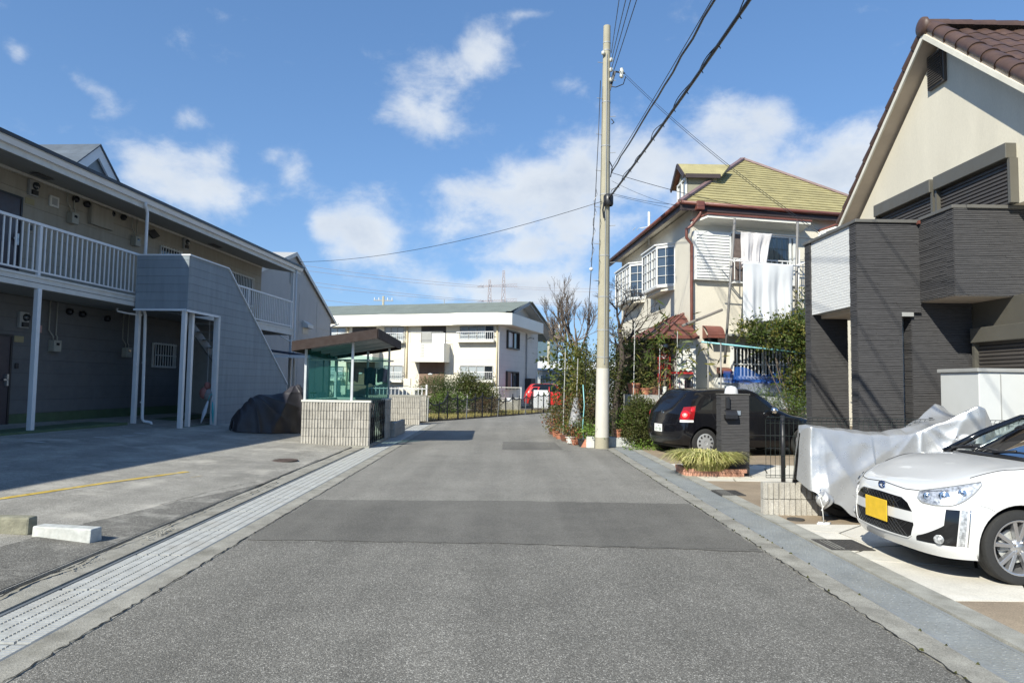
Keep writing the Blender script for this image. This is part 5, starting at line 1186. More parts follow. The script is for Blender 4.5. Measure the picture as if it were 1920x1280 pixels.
MB().box(5.48, 7.1, 10.4, 11.95, 2.70, 2.76).build('porch_ceiling', M_BEIGES, dh)
MB().box(5.5, 7.1, 10.4, 11.9, 3.0, 3.05).build('balcony_floor', M_GREYP, dh)
cblock(6.16, 7.08, 10.25, 10.45, .0, 2.83, 'fl')                      # wall beside the entrance
MB().box(5.98, 6.16, 10.19, 10.23, 2.60, 2.66).build('slot_lintel', M_GREYP, dh)
MB().box(5.985, 6.155, 10.52, 10.54, 0, 2.6).build('door_glass', pane_mat('door_pane', (.75, .85, .85), .12), dh)
MB().box(6.13, 6.17, 10.46, 10.60, .0, 2.6).box(5.98, 6.01, 10.46, 10.60, .0, 2.6).box(6.01, 6.13, 10.46, 10.6, 2.25, 2.30).build('door_frame', M_GALV, dh)
MB().box(6.03, 6.13, 10.50, 10.51, 1.95, 2.1).build('red_sticker', mat('red_sticker', (.5, .03, .03), .5), dh)
MB().box(5.98, 7.08, 11.4, 11.5, 0, 2.7).build('hall_wall', M_GREYWALL, dh)
cblock(6.27, 8.6, 9.40, 9.55, 2.83, ZT + .03, 'fl'); MB().box(6.27, 6.42, 9.55, 10.2, 2.83, ZT + .03).build('clad_wall', M_CLADB, dh); clad((6.27, 10.2, 0), (0, -.65, 0), ZT + .03 - 2.83, (-1, 0, 0), 2.83)
MB().box(6.42, 7.1, 9.55, 10.2, 2.83, 2.88).box(7.1, 8.6, 9.55, 10.2, 2.83, 2.88).build('balcony_soffit', M_BEIGES, dh)
MB().box(6.28, 8.6, 9.41, 10.24, 2.815, 2.83).build('soffit_board', M_BEIGES, dh)
coping(5.27, 5.97, 11.72, 11.98); coping(5.28, 5.52, 10.43, 11.72); coping(5.28, 6.26, 10.16, 10.43); coping(6.24, 6.45, 9.38, 10.16, ZT + .03); coping(6.45, 8.6, 9.36, 9.58, ZT + .03)
MB().box(6.22, 6.25, 10.12, 10.18, ZT - .02, ZT + .03).build('rust_stain_cap', M_MAROON, dh)
# main block with the gable
GX = 7.1; gy0, gy1, ga, gz = 8.15, 13.55, 10.85, 7.22; ez2 = 4.86
MB().prism([(GX, gy0, 4.10), (GX, gy1, 4.10), (GX, gy1, ez2), (GX, ga, gz), (GX, gy0, ez2)], (8, 0, 0)).build('wall', M_STUC2, dh)
MB().box(GX, GX + 8, 9.62, gy1, 2.83, 4.10).build('wall', M_STUC2, dh); MB().box(GX, GX + 8, gy0, gy1, 0, 2.83).build('wall', M_STUC2, dh)
MB().box(GX - .012, GX, gy0, 10.25, .0, 2.83).build('lower_cladding', M_SHUT2, dh)
# roof slabs, fascias, soffits
VX = 6.80
for s, ye in ((1, gy1 + .25), (-1, gy0 - .25)):
    ze = gz + .10 - abs(ye - ga) * (gz - ez2) / (gy1 - ga)
    MB().prism([(VX + .03, ga, gz + .10), (VX + .03, ye, ze), (VX + .03, ye, ze + .10), (VX + .03, ga, gz + .22)], (8.5, 0, 0)).build('roof_slab', M_BEIGES if s > 0 else M_BEIGES, dh)
    MB().prism([(VX, ga, gz + .04), (VX, ye, ze - .03), (VX, ye, ze + .06), (VX, ga, gz + .14)], (.03, 0, 0)).build('fascia', M_FASC, dh)
# S-profile tiles
def tile_mesh(w=.30, l=.36, name='roof_tile'):
    mb = MB(); n = 12
    def h(u): return .032 * (math.sin(u * 2 * math.pi - .6) + 1) * .5 + (.012 if u > .92 else 0)
    def f(a, b): return (w * (1.05 * a), -l * b, h(a) + .012 * b)
    mb.grid(f, n, 2); base = len(mb.v)
    for i in range(n):        # front lip
        a0, a1 = i / n, (i + 1) / n
        mb.add([(w * 1.05 * a0, -l, h(a0) + .012), (w * 1.05 * a1, -l, h(a1) + .012), (w * 1.05 * a1, -l, h(a1) - .018), (w * 1.05 * a0, -l, h(a0) - .018)], [(0, 1, 2, 3)])
    return mb.data(name, M_TILE, smooth=False)
TM = tile_mesh()
slope = math.atan2(gz - ez2, gy1 - ga); ln = (gy1 + .25 - ga) / math.cos(slope); rows = 11; rl_ = ln / rows
for i in range(rows):
    d = rl_ * (i + 0); y = ga - d * math.cos(slope); z = gz + .225 - d * math.sin(slope)
    for j in range(9):
        if j > 4 and i > 6: continue
        M = T((VX + .28 + j * .30, y, z)) @ Matrix.Rotation(slope, 4, 'X') @ Matrix.Scale(rl_ / .34, 4, (0, 1, 0)); place(TM, 'roof_tile', dh, M)
    for s in (1, -1):        # rounded verge tiles
        mb = MB(); n = 10; W2 = .27
        yy = lambda q: ga + s * (-1) * (d + q) * math.cos(slope); zz = lambda q: gz + .225 - (d + q) * math.sin(slope)
        up = Vector((0, (-1 if s > 0 else 1) * math.sin(slope), math.cos(slope)))
        def vf(a, b):
            t = -.30 * math.pi + a * 1.30 * math.pi; q = (-.02 + (rl_ + .02) * b); rr_ = .12 * (1 + .10 * b)
            c = Vector((VX + .13, yy(q), zz(q))) + up * (.03 + .015 * b)
            return c + Vector((-math.cos(t) * rr_ * 1.1, 0, 0)) + up * (math.sin(t) * rr_ * .8)
        mb.grid(vf, n, 3)
        for k in range(n): mb.add([vf(k / n, 1), vf((k + 1) / n, 1), Vector(vf((k + 1) / n, 1)) - up * .025, Vector(vf(k / n, 1)) - up * .025], [(0, 1, 2, 3)])
        o = mb.build('verge_tile', M_TILE, dh, smooth=True)
for j in range(8):
    x = VX + .0 + j * .38
    MB().grid(lambda a, b: (x + .40 * b, ga - .13 * (1 + .06 * b) * math.cos(math.pi * a), gz + .235 + .13 * (1 + .08 * b) * math.sin(math.pi * a)), 12, 2).build('ridge_tile', M_TILE, dh, smooth=True)
MB().lathe([(.001, -.05), (.08, -.045), (.15, -.02), (.155, .03)], (VX - .0, ga, gz + .25), 16, 'x').build('ridge_end_tile', M_TILE, dh, smooth=True)
# louvre
lv = MB().box(GX - .06, GX, 10.70, 11.13, 6.50, 7.08).build('gable_louvre', M_SHUT, dh, bevel=.01)
for i in range(13): z = 6.54 + i * .04; MB().prism([(GX - .065, 10.73, z), (GX - .085, 10.73, z), (GX - .065, 10.73, z + .03)], (0, .37, 0)).build('slat', M_SHUT, lv)
def roller(y0, y1, zt, zb, x=GX, nm='roller_shutter'):
    s = MB().box(x - .04, x, y0, y1, zb, zt).build(nm, M_SHUT, dh)
    MB().box(x - .16, x - .0, y0 - .03, y1 + .03, zt - .22, zt).build('shutter_box', M_SHUT2, s, bevel=.01)
    MB().box(x - .12, x, y0 - .05, y0, zb, zt - .22).build('guide_rail', M_SHUT2, s); MB().box(x - .12, x, y1, y1 + .05, zb, zt - .22).build('guide_rail', M_SHUT2, s)
    z = zb; me = MB().prism([(x - .04, y0, 0), (x - .062, y0, .012), (x - .062, y0, .038), (x - .04, y0, .052)], (0, y1 - y0, 0)).data('slat', M_SHUT)
    while z < zt - .24: place(me, 'slat', s, T((0, 0, z))); z += .056
    return s
roller(9.30, 10.86, 4.96, 4.11); roller(11.02, 12.66, 4.96, 3.6)
roller(8.3, 10.05, 2.42, .2, GX - .012)
# insulator and wire anchor at the parapet corner
an = MB().cyl((5.45, 11.85, 4.07), (5.52, 11.8, 4.22), .02, n=6)
for k in range(4): an.lathe([(.018, 0), (.04, .01), (.018, .03)], (5.50 + .03 * k, 11.8, 4.12 + .03 * k), 8)
an.build('wire_anchor', M_WHT2, dh, smooth=True)

# ================================================================== gate pier, planter, walls and mesh fence
gp = thing('gate_pier', 'charcoal ribbed gate pier with a white dome lamp, intercom and mailbox', 'gate pier', (3.89, 11.6, 0))
MB().box(3.66, 4.13, 11.52, 11.76, 0, 1.37).build('core', M_CLADB, gp)
clad((3.66, 11.52, 0), (.47, 0, 0), 1.37, (0, -1, 0), 0, gp); clad((3.66, 11.76, 0), (0, -.24, 0), 1.37, (-1, 0, 0), 0, gp)
MB().box(3.645, 4.145, 11.5, 11.77, 1.37, 1.385).build('cap', M_CLADC, gp)
MB().lathe([(.115, 0), (.11, .03), (.10, .08), (.07, .12), (.001, .135)], (3.87, 11.64, 1.385), 20).build('dome_lamp', mat('frosted_white', (.62, .62, .63), .3), gp, smooth=True)
ic = MB().box(3.73, 3.79, 11.46, 11.52, 1.13, 1.33).build('intercom', M_BLACK, gp, bevel=.008); MB().cyl((3.76, 11.455, 1.28), (3.76, 11.463, 1.28), .015, n=10).build('camera_lens', M_GLASSD, ic)
mx = MB().grid(lambda a, b: (3.70 + .20 * b, 11.50 - .10 * math.sin(a * math.pi * .5), 1.02 + .1 * math.cos(a * math.pi * .5)), 8, 1).box(3.70, 3.90, 11.40, 11.52, .97, 1.03).build('mailbox', M_BLACK, gp); MB().box(3.905, 3.98, 11.495, 11.51, 1.03, 1.10).build('name_plate', mat('steel_plate', (.45, .5, .55), .3, metal=.6), gp)
bp_ = thing('brick_planter', 'low salmon brick planter edging at the foot of the charcoal gate pier', 'planter', (3.5, 11.7, 0))
M_BRK = mat('salmon_brick', (.50, .26, .18), .9, var=.2, scale=15, bump=.5, bscale=60, obj_rand=.2, dirt=.4, dirtcol=(.5, .42, .36), dscale=9)
bk = MB().box(0, .10, 0, .10, 0, .058).data('brick', M_BRK)
for rrow in range(2):
    for i in range(9): place(bk, 'brick', bp_, T((3.04 + i * .108 + (.05 if rrow else 0), 11.42, .012 + rrow * .063)))
    for i in range(5): place(bk, 'brick', bp_, T((3.02, 11.50 + i * .108 + (.05 if rrow else 0), .012 + rrow * .063)))
MB().box(3.12, 3.64, 11.52, 12.1, 0, .11).build('soil', M_SOIL, bp_)
lwl = thing('block_wall', 'low two-course ribbed block wall with the mesh fence beside the silver cover', 'wall', (3.6, 8.1, 0))
block_wall(lwl, (3.06, 8.08, .0), 0, 8, 2)
mf = thing('mesh_fence', 'dark green wire mesh fence panels on thin black posts over the low block wall', 'fence', (4.5, 8.2, .3))
M_WIRE = mat('dark_green_wire', (.02, .028, .025), .4)
for x in (3.32, 5.1): MB().cyl((x, 8.14, .36), (x, 8.14, 1.17), .026, n=10).build('post', M_BLACK, mf, smooth=True)
def mesh_panel(x0, x1):
    n = int((x1 - x0) / .055)
    for i in range(n + 1):
        x = x0 + (x1 - x0) * i / n; MB().tube([(x, 8.10, .44), (x, 8.10, 1.10), (x, 8.085, 1.135), (x, 8.06, 1.15)], .0028, 4).build('wire', M_WIRE, mf)
    for z in (.44, .47, .70, .93, 1.08, 1.11): MB().cyl((x0, 8.104, z), (x1, 8.104, z), .003, n=4).build('wire', M_WIRE, mf)
    MB().cyl((x0, 8.06, 1.15), (x1, 8.06, 1.15), .0035, n=4).build('wire', M_WIRE, mf)
mesh_panel(3.10, 5.10); mesh_panel(5.14, 6.4)
sbx = thing('storage_box', 'tall pale metal garden storage cabinet standing by the dark roller shutter', 'storage cabinet', (6.9, 9, 0))
M_PANEL = mat('pale_grey_panel', (.58, .59, .58), .45, var=.03)
MB().box(6.16, 7.0, 8.82, 9.6, .05, 1.74).build('body', M_PANEL, sbx, bevel=.01); MB().box(6.13, 7.03, 8.79, 9.63, 1.74, 1.79).build('lid', M_GREYP, sbx, bevel=.008)
MB().box(6.44, 6.452, 8.812, 8.82, .06, 1.73).build('door_gap', M_GREYP, sbx); MB().box(6.5, 6.53, 8.79, 8.82, .9, 1.1).build('handle', M_GREYP, sbx); MB().box(6.16, 7.0, 8.82, 9.6, 0.0, .05).build('base', M_GREYP, sbx)

# ================================================================== utility pole, its fittings and wires
M_POLE = mat('pole_concrete', (.36, .33, .245), .8, var=.08, scale=2, grain=.12, gscale=60, bump=.3, bscale=60, dirt=.3, dirtcol=(.3, .27, .2), dscale=1.5)
M_POLEW = mat('white_pole_wrap', (.56, .53, .47), .6, var=.05, dirt=.3, dirtcol=(.5, .48, .42), dscale=2)
up = thing('utility_pole', 'tall concrete utility pole with a white painted lower part at the kerb', 'utility pole', (2.34, 16.35, 0))
PX, PY = 2.34, 16.35
pt = lambda z: (PX + .006 * z, PY)
def pseg(z0, z1, r0, r1): return MB().tube([(*pt(z0), z0), (*pt(z1), z1)], [r0, r1], 24)
prd = lambda z: .165 - .0075 * z
pseg(-.05, 10.35, prd(0), prd(10.35)).build('shaft', M_POLE, up, smooth=False, auto=40)
pseg(.26, 1.9, prd(.26) + .004, prd(1.9) + .004).build('white_sleeve', M_POLEW, up, auto=40)
for z in (2.15, 2.8, 3.6, 4.6, 6.1, 7.3, 8.4, 9.7, 9.9): pseg(z, z + .03, prd(z) + .006, prd(z) + .006).build('steel_band', M_GREYP, up)
for i in range(17):
    z = 2.2 + i * .45; s = 1 if i % 2 else -1; x, y = pt(z); MB().cyl((x + s * prd(z) * .8, y - .03, z), (x + s * (prd(z) + .13), y - .05, z + .01), .008, n=6).build('step_bolt', M_GREYP, up)
for dy in (-.17,): MB().tube([(PX + .02, PY - prd(2) - .012, 2.0), (PX + .05, PY - prd(9) - .012, 9.6)], .012, 6).build('earth_wire_conduit', M_GREYP, up)
# swan bracket with insulator
MB().bar((2.47, 16.33, 8.72), (2.60, 16.3, 9.18), .05).bar((2.60, 16.3, 9.18), (2.84, 16.3, 9.14), .03).tube([(2.52, 16.3, 8.80), (2.62, 16.28, 8.78), (2.80, 16.28, 8.86), (2.86, 16.28, 9.05)], .012, 6).build('bracket', M_BLACK, up)
MB().lathe([(.02, -.16), (.05, -.14), (.05, -.08), (.03, -.06), (.055, -.03), (.055, .03), (.03, .05), (.04, .08), (.001, .1)], (2.76, 16.3, 9.18), 12).build('insulator', mat('porcelain', (.6, .58, .5), .25), up, smooth=True)
for z, s in ((9.45, 1), (9.2, 1), (8.95, 1), (9.62, -1)): MB().lathe([(.02, -.05), (.045, -.03), (.045, .03), (.02, .05)], (pt(z)[0] + s * .10, PY - .1, z), 10).build('spool_insulator', MATS['porcelain'], up, smooth=True)
MB().lathe([(.10, -.14), (.12, -.10), (.12, .1), (.08, .14)], (2.44, PY - .14, 5.95), 12).build('cable_closure', M_BLACK, up, smooth=True)
MB().tube([(2.40, 16.2, 6.1), (2.33, 16.14, 5.9), (2.30, 16.15, 5.7), (2.33, 16.17, 5.5)], .02, 6).tube([(2.46, 16.2, 6.9), (2.52, 16.15, 6.75), (2.48, 16.15, 6.5)], .015, 6).tube([(2.50, 16.2, 7.95), (2.56, 16.16, 7.85), (2.50, 16.14, 7.8)], .012, 6).build('cable_loop', M_BLACK, up)
def sag(a, b, s, n=16):
    a, b = Vector(a), Vector(b); return [a.lerp(b, i / n) - Vector((0, 0, 4 * s * (i / n) * (1 - i / n))) for i in range(n + 1)]
def wire(name, a, b, s, r, label, cat='cable', m=M_BLACK, group=None, n=18, wob=0, children=None):
    pts = sag(a, b, s, n)
    if wob: rr = random.Random(int(a[2] * 100)); pts = [p + Vector((rr.uniform(-wob, wob), 0, rr.uniform(-wob, wob))) for p in pts]
    o = MB().tube(pts, r, 6).build(name, m, smooth=True, label=label, cat=cat, group=group); return top(o, pts[0])
# where the overhead lines leave the picture they run on over the camera's shoulder to the next pole
NX = at(1372, 4, 4.0); 
def through(p0, px, py, D, ext=1.0):
    """from p0 on the pole through the sighted point and on behind the viewer"""
    p0 = Vector(p0); p1 = at(px, py, D); return p0, p0 + (p1 - p0) * ext
a, b = through((2.44, 16.2, 5.98), 1378, 0, 7.2, 2.6); wire('overhead_cable', a, b, .25, .022, 'thick black bundled cable running from the middle of the utility pole over the viewer', n=40)
tt = MB(); P_ = sag(a, b, .25, 200)
for i in range(120):
    p = P_[i]; 
rr = random.Random(8)
pts = [P_[i] + Vector((.03 * math.cos(i * .5), 0, .035 + .025 * math.sin(i * .33))) for i in range(0, 150, 1)]
top(MB().tube(pts, .007, 5).build('lashed_cable', M_BLACK, smooth=True, label='thin black cable spiralled along the thick bundled cable', cat='cable'), pts[0])
hang = MB()
for i in range(6, 130, 6): p = P_[i]; hang.bar(p, p + Vector((.025, 0, -.045)), .009)
top(hang.build('cable_hangers', M_BLACK, label='row of small clips under the thick bundled cable', cat='cable clips', kind='stuff'), P_[6])
a, b = through((2.50, 16.2, 6.62), 1330, 0, 7.4, 2.6); c = a.lerp(b, .0)
o = wire('overhead_cable', a, b, .12, .015, 'twisted black cable above the thick bundle, sagging to the utility pole', n=40, wob=.012)
a2, b2 = a + Vector((0, 0, .09)), b + Vector((.1, 0, .2)); wire('overhead_cable', a2, b2, .12, .006, 'thin messenger wire just above the twisted black cable', n=30)
for k, (z, px, lab) in enumerate(((9.62, 1160, 'first'), (9.42, 1172, 'second'), (9.2, 1181, 'third'), (8.97, 1192, 'fourth'))):
    a, b = through((pt(z)[0] + .1, PY - .1, z), px, 0, 12.6, 5.5); wire('power_line', a, b, .1, .009, '%s from the top of four power lines leaving the head of the utility pole' % lab, 'power line', n=30)
for px, py, z0, lab in ((1578, 395, 9.12, 'upper of two thin drop wires from the pole bracket to the dark house'), (1580, 405, 9.06, 'lower of two thin drop wires from the pole bracket to the dark house')):
    e = Vector((5.52, 11.8, 4.2 + (.02 if py < 400 else -.02))); wire('drop_wire', (2.84, 16.28, z0), e, .15, .005, lab, 'wire')
wire('drop_wire', (2.52, 16.2, 6.62), at(1560, 412, 18.3), .15, .007, 'thick drop wire crossing the olive roof of the cream house', 'wire')
wire('drop_wire', (2.52, 16.2, 6.42), at(1300, 392, 18.0), .10, .004, 'thin drop wire reaching the eave corner of the cream house', 'wire')
wire('drop_wire', (2.50, 16.2, 6.12), at(1330, 385, 17.9), .10, .005, 'drop wire from the cable joint to the maroon rain hopper', 'wire')
wire('drop_wire', (2.50, 16.2, 6.08), at(1500, 420, 18.2), .12, .004, 'lower thin drop wire from the cable joint to the house awning', 'wire')
wire('stay_wire', (2.30, 16.2, 5.92), at(560, 491, 25.5), .35, .007, 'single cable from the utility pole across the road to the flats', 'wire')
pts = [Vector((2.23, 16.2, 8.9)), Vector((2.18, 16.15, 7.5)), Vector((2.12, 16.1, 6.2)), Vector((2.02, 16.0, 4.4)), Vector((1.95, 16.1, 3.0)), Vector((1.9, 16.2, 1.2))]
gw_ = thing('guy_cable', 'thin hanging cable with a small white ball insulator beside the utility pole', 'cable', pts[-1])
MB().tube(pts, .009, 6).build('cable', M_BLACK, gw_, smooth=True); MB().tube([p + Vector((.04 * math.sin(i * 2), -.02, 0)) for i, p in enumerate([pts[2].lerp(pts[3], k / 12) for k in range(13)])], .007, 5).build('tie', M_BLACK, gw_)
MB().lathe([(.001, -.05), (.035, -.03), (.05, 0), (.035, .03), (.001, .05)], tuple(pts[3].lerp(pts[4], .12)), 12).build('ball_insulator', M_WHT2, gw_, smooth=True)

# ================================================================== cars
M_RUB = mat('tyre_rubber', (.022, .022, .022), .8, var=.1, scale=20, bump=.3, bscale=120)
M_ALLOY = mat('alloy_wheel', (.50, .50, .51), .32, metal=.8, var=.04)
M_HUBC = mat('silver_hubcap', (.46, .47, .48), .4, metal=.4, var=.04)
M_CHROME = mat('chrome', (.75, .76, .78), .10, metal=1.0, var=0, rvar=0)
M_WPAINT = mat('white_car_paint', (.66, .66, .655), .28, var=.01, rvar=0, coat=1.0)
M_BPAINT = mat('black_car_paint', (.006, .006, .008), .15, var=0, rvar=0, coat=.35, spec=.35)
M_RPAINT = mat('red_car_paint', (.55, .02, .015), .3, var=.02, coat=1.0)
M_BPLAST = mat('black_car_plastic', (.018, .018, .019), .5, var=.1)
M_GBLACK = mat('gloss_black_plastic', (.006, .006, .007), .12, coat=.6, var=0, rvar=0)
M_CGLASS = mat('tinted_car_glass', (.008, .010, .012), .03, spec=.5, var=0, rvar=0, coat=.3)
M_LENS = mat('clear_lens', (.75, .80, .86), .06, var=0, rvar=0, trans=.85, coat=.5)
M_RED = mat('red_lens', (.60, .012, .02), .1, var=0, rvar=0, coat=.8)
M_REDD = mat('dark_red_lens', (.25, .01, .012), .12, var=0, rvar=0, coat=.8)
M_REFB = mat('lamp_reflector', (.50, .51, .52), .34, metal=.45, var=.6, scale=45, rvar=0)
def cr(p0, p1, p2, p3, t): return ((p1 * 2) + (p2 - p0) * t + (p0 * 2 - p1 * 5 + p2 * 4 - p3) * t * t + (p1 * 3 - p0 - p2 * 3 + p3) * t * t * t) * .5
class Skin:
    """smooth half shell through a table of points, rows = stations round the body, columns = sill to centre line"""
    def __init__(s, tab, mirror0=True): s.t = [[Vector(p) for p in r] for r in tab]; s.m0 = mirror0
    def pt(s, i, j):
        n = len(s.t); m = len(s.t[0]); fy = 1
        if j < 0: j = 0
        if j >= m: j = 2 * (m - 1) - j; fy = -fy          # reflect over the centre line
        if i < 0:
            i = -i; fy = -fy
        if i >= n: i = 2 * (n - 1) - i; fy = -fy
        p = s.t[i][j]; return Vector((p.x, p.y * fy, p.z))
    def at(s, u, v):
        n = len(s.t) - 1; m = len(s.t[0]) - 1; a = min(u * n, n - 1e-6); b = min(v * m, m - 1e-6); i, j = int(a), int(b); fu, fv = a - i, b - j
        rows = [cr(s.pt(k, j - 1), s.pt(k, j), s.pt(k, j + 1), s.pt(k, j + 2), fv) for k in (i - 1, i, i + 1, i + 2)]
        return cr(*rows, fu)
def car_body(skin, nu, nv, wheels, wr, paint, parent, M):
    """mirrored shell with round wheel openings"""
    P = [[skin.at(i / nu, j / nv) for j in range(nv + 1)] for i in range(nu + 1)]
    mb = MB()
    for s in (1, -1):
        ins = [[any(abs(P[i][j].y) > .45 and math.hypot(P[i][j].x - wx, P[i][j].z - wz) < wr for wx, wz in wheels) for j in range(nv + 1)] for i in range(nu + 1)]
        base = len(mb.v)
        for i in range(nu + 1):
            for j in range(nv + 1):
                p = P[i][j].copy()
                if ins[i][j]:
                    for wx, wz in wheels:
                        d = math.hypot(p.x - wx, p.z - wz)
                        if d < wr and d > 1e-4: p.x = wx + (p.x - wx) * wr / d; p.z = wz + (p.z - wz) * wr / d
                p.y *= s; mb.v.append(p)
        for i in range(nu):
            for j in range(nv):
                if ins[i][j] and ins[i + 1][j] and ins[i][j + 1] and ins[i + 1][j + 1]: continue
                a = base + i * (nv + 1) + j; q = (a, a + nv + 1, a + nv + 2, a + 1); mb.f.append(q if s > 0 else q[::-1])
    bvh_v = [tuple(v) for v in mb.v]
    o = mb.build('body', paint, parent, xf=M, auto=35)
    bm = bmesh.new(); bm.from_mesh(o.data); bmesh.ops.remove_doubles(bm, verts=bm.verts, dist=.0004); bmesh.ops.recalc_face_normals(bm, faces=bm.faces); bm.to_mesh(o.data); bm.free()
    o.data.set_sharp_from_angle(angle=rad(35))
    return o, BVHTree.FromPolygons(bvh_v, mb.f)
AX = {'x': (Vector((1, 0, 0)), lambda a, b: Vector((3, a, b))), '-x': (Vector((-1, 0, 0)), lambda a, b: Vector((-9, a, b))), 'y': (Vector((0, 1, 0)), lambda a, b: Vector((a, 3, b))), '-y': (Vector((0, -1, 0)), lambda a, b: Vector((a, -3, b))), 'z': (Vector((0, 0, 1)), lambda a, b: Vector((a, b, 4)))}
def onto(bvh, ax, a, b, off=0.0, d=None):
    """drop the point (a, b) seen along axis ax onto the shell"""
    n, f = AX[ax]; o = f(a, b); hit = bvh.ray_cast(o, -n)
    if hit[0] is None: hit = bvh.find_nearest(o - n * 3)
    return hit[0] + n * off
def patch(name, bvh, ax, rows, off, m, parent, M, nu=10, nv=6, th=.0, smooth=True, diag=None):
    """rows = [(v, u0, u1), ...]; a panel laid on the shell"""
    def fn(a, b):
        k = a * (len(rows) - 1); i = min(int(k), len(rows) - 2); t = k - i
        v, u0, u1 = [rows[i][c] * (1 - t) + rows[i + 1][c] * t for c in range(3)]
        return onto(bvh, ax, u0 + (u1 - u0) * b, v, off)
    mb = MB().grid(fn, nv * (len(rows) - 1), nu); o = mb.build(name, m, parent, xf=M, smooth=smooth)
    if th: md = o.modifiers.new('thickness', 'SOLIDIFY'); md.thickness = th; md.offset = 0
    return o
def disc(name, bvh, ax, c, ru, rv, off, m, parent, M, dome=0.0, ang=0.0, n=24, k=4):
    def fn(a, b):
        t = 2 * math.pi * b; r_ = a; x, y = ru * r_ * math.cos(t), rv * r_ * math.sin(t); ca, sa = math.cos(ang), math.sin(ang)
        return onto(bvh, ax, c[0] + x * ca - y * sa, c[1] + x * sa + y * ca, off + dome * (1 - a * a))
    return MB().grid(fn, k, n).build(name, m, parent, xf=M, smooth=True)
def seam(name, bvh, ax, pts, w, parent, M, m=None, off=.0015, closed=False):
    P_ = []
    for (a, b), (c, d) in zip(pts, pts[1:]):
        k = max(2, int(math.hypot(c - a, d - b) / .03))
        for i in range(k): P_.append(onto(bvh, ax, a + (c - a) * i / k, b + (d - b) * i / k, off))
    P_.append(onto(bvh, ax, *pts[-1], off)); return MB().tube(P_, w, 5).build(name, m or M_BPLAST, parent, xf=M)
def tyre(parent, M, x, y, z, r, w, rim, side):
    wh = MB()
    prof = [(rim, -w * .42), (rim + .012, -w * .49), (r - .035, -w * .5), (r - .012, -w * .46), (r, -w * .36), (r + .001, -w * .12), (r + .001, w * .12), (r, w * .36), (r - .012, w * .46), (r - .035, w * .5), (rim + .012, w * .49), (rim, w * .42)]
    o = wh.lathe(prof, (x, y, z), 48, 'y').build('wheel', M_RUB, parent, xf=M, auto=35)
    g = MB()
    for k in (-.22, .0, .22): g.lathe([(r + .0022, w * k - .004), (r + .0022, w * k + .004)], (x, y, z), 48, 'y')
    g.build('tread_groove', M_BPLAST, o, xf=M)
    return o
def spoke_rim(o, M, x, y, z, R, side, w):
    """five twin spokes, outer lip, hub and nuts"""
    yf = y + side * w * .30
    MB().lathe([(R + .004, side * w * .46), (R - .006, side * w * .47), (R - .014, side * w * .40), (R - .02, side * w * .1), (R - .03, -side * w * .2)], (x, y, z), 48, 'y').build('rim', M_ALLOY, o, xf=M, smooth=True)
    MB().lathe([(.001, -side * w * .15), (R - .02, -side * w * .15)], (x, y, z), 32, 'y').build('backplate', M_BPLAST, o, xf=M)
    MB().lathe([(.05, side * w * .0), (.13, side * w * .0), (.13, -side * .012), (.05, -side * .012)], (x, y, z), 32, 'y').build('brake_disc', M_GALV, o, xf=M)
    MB().box(x + .05, x + .13, y - .02, y + side * .03, z - .03, z + .05).build('brake_caliper', M_GREYP, o, xf=M, bevel=.008)
    for k in range(5):
        for dlt in (-.20, .20):
            a = 2 * math.pi * k / 5 + .35; a0 = a + dlt * .55; a1 = a + dlt * 1.1
            p0 = Vector((x + .045 * math.cos(a0), 0, z + .045 * math.sin(a0))); p1 = Vector((x + (R - .008) * math.cos(a1), 0, z + (R - .008) * math.sin(a1)))
            d = (p1 - p0).normalized(); n = Vector((-d.z, 0, d.x)); w0, w1 = .014, .0165
            y0a, y1a = y + side * w * .34, y + side * w * .42; y0b = y + side * w * .1
            t_ = [p0 - n * w0, p0 + n * w0, p1 + n * w1, p1 - n * w1]; ys = [y0a, y0a, y1a, y1a]
            MB().hexa([(p.x, y0b, p.z) for p in t_], [(p.x, q, p.z) for p, q in zip(t_, ys)]).build('spoke', M_ALLOY, o, xf=M, bevel=.004)
    MB().lathe([(.001, side * w * .36), (.024, side * w * .36), (.028, side * w * .32), (.06, side * w * .33), (.064, side * w * .1)], (x, y, z), 24, 'y').build('hub', M_ALLOY, o, xf=M, smooth=True)
    for k in range(4):
        a = 2 * math.pi * k / 4 + .5; MB().cyl((x + .045 * math.cos(a), y + side * w * .30, z + .045 * math.sin(a)), (x + .045 * math.cos(a), y + side * w * .42, z + .045 * math.sin(a)), .009, n=6).build('nut', M_CHROME, o, xf=M)
def hubcap(o, M, x, y, z, R, side, w, holes=11):
    yo = side * w * .46
    MB().lathe([(R + .006, side * w * .44), (R, yo), (R - .03, yo + side * .004), (R * .45, yo + side * .012), (.045, yo + side * .014), (.04, yo + side * .006), (.001, yo + side * .008)], (x, y, z), 40, 'y').build('hubcap', M_HUBC, o, xf=M, auto=30)
    h = MB()
    for k in range(holes):
        a = 2 * math.pi * k / holes; c = Vector((math.cos(a), 0, math.sin(a))); t = Vector((-c.z, 0, c.x)); yy = y + yo + side * .0125
        def q(r_, s_): p = c * r_ + t * s_; return (x + p.x, yy, z + p.z)
        h.prism([q(R * .64, -.010), q(R * .78, -.020), q(R * .87, -.016), q(R * .87, .016), q(R * .78, .020), q(R * .64, .010)], (0, side * .0015, 0))
    h.build('vent_slots', M_BPLAST, o, xf=M)
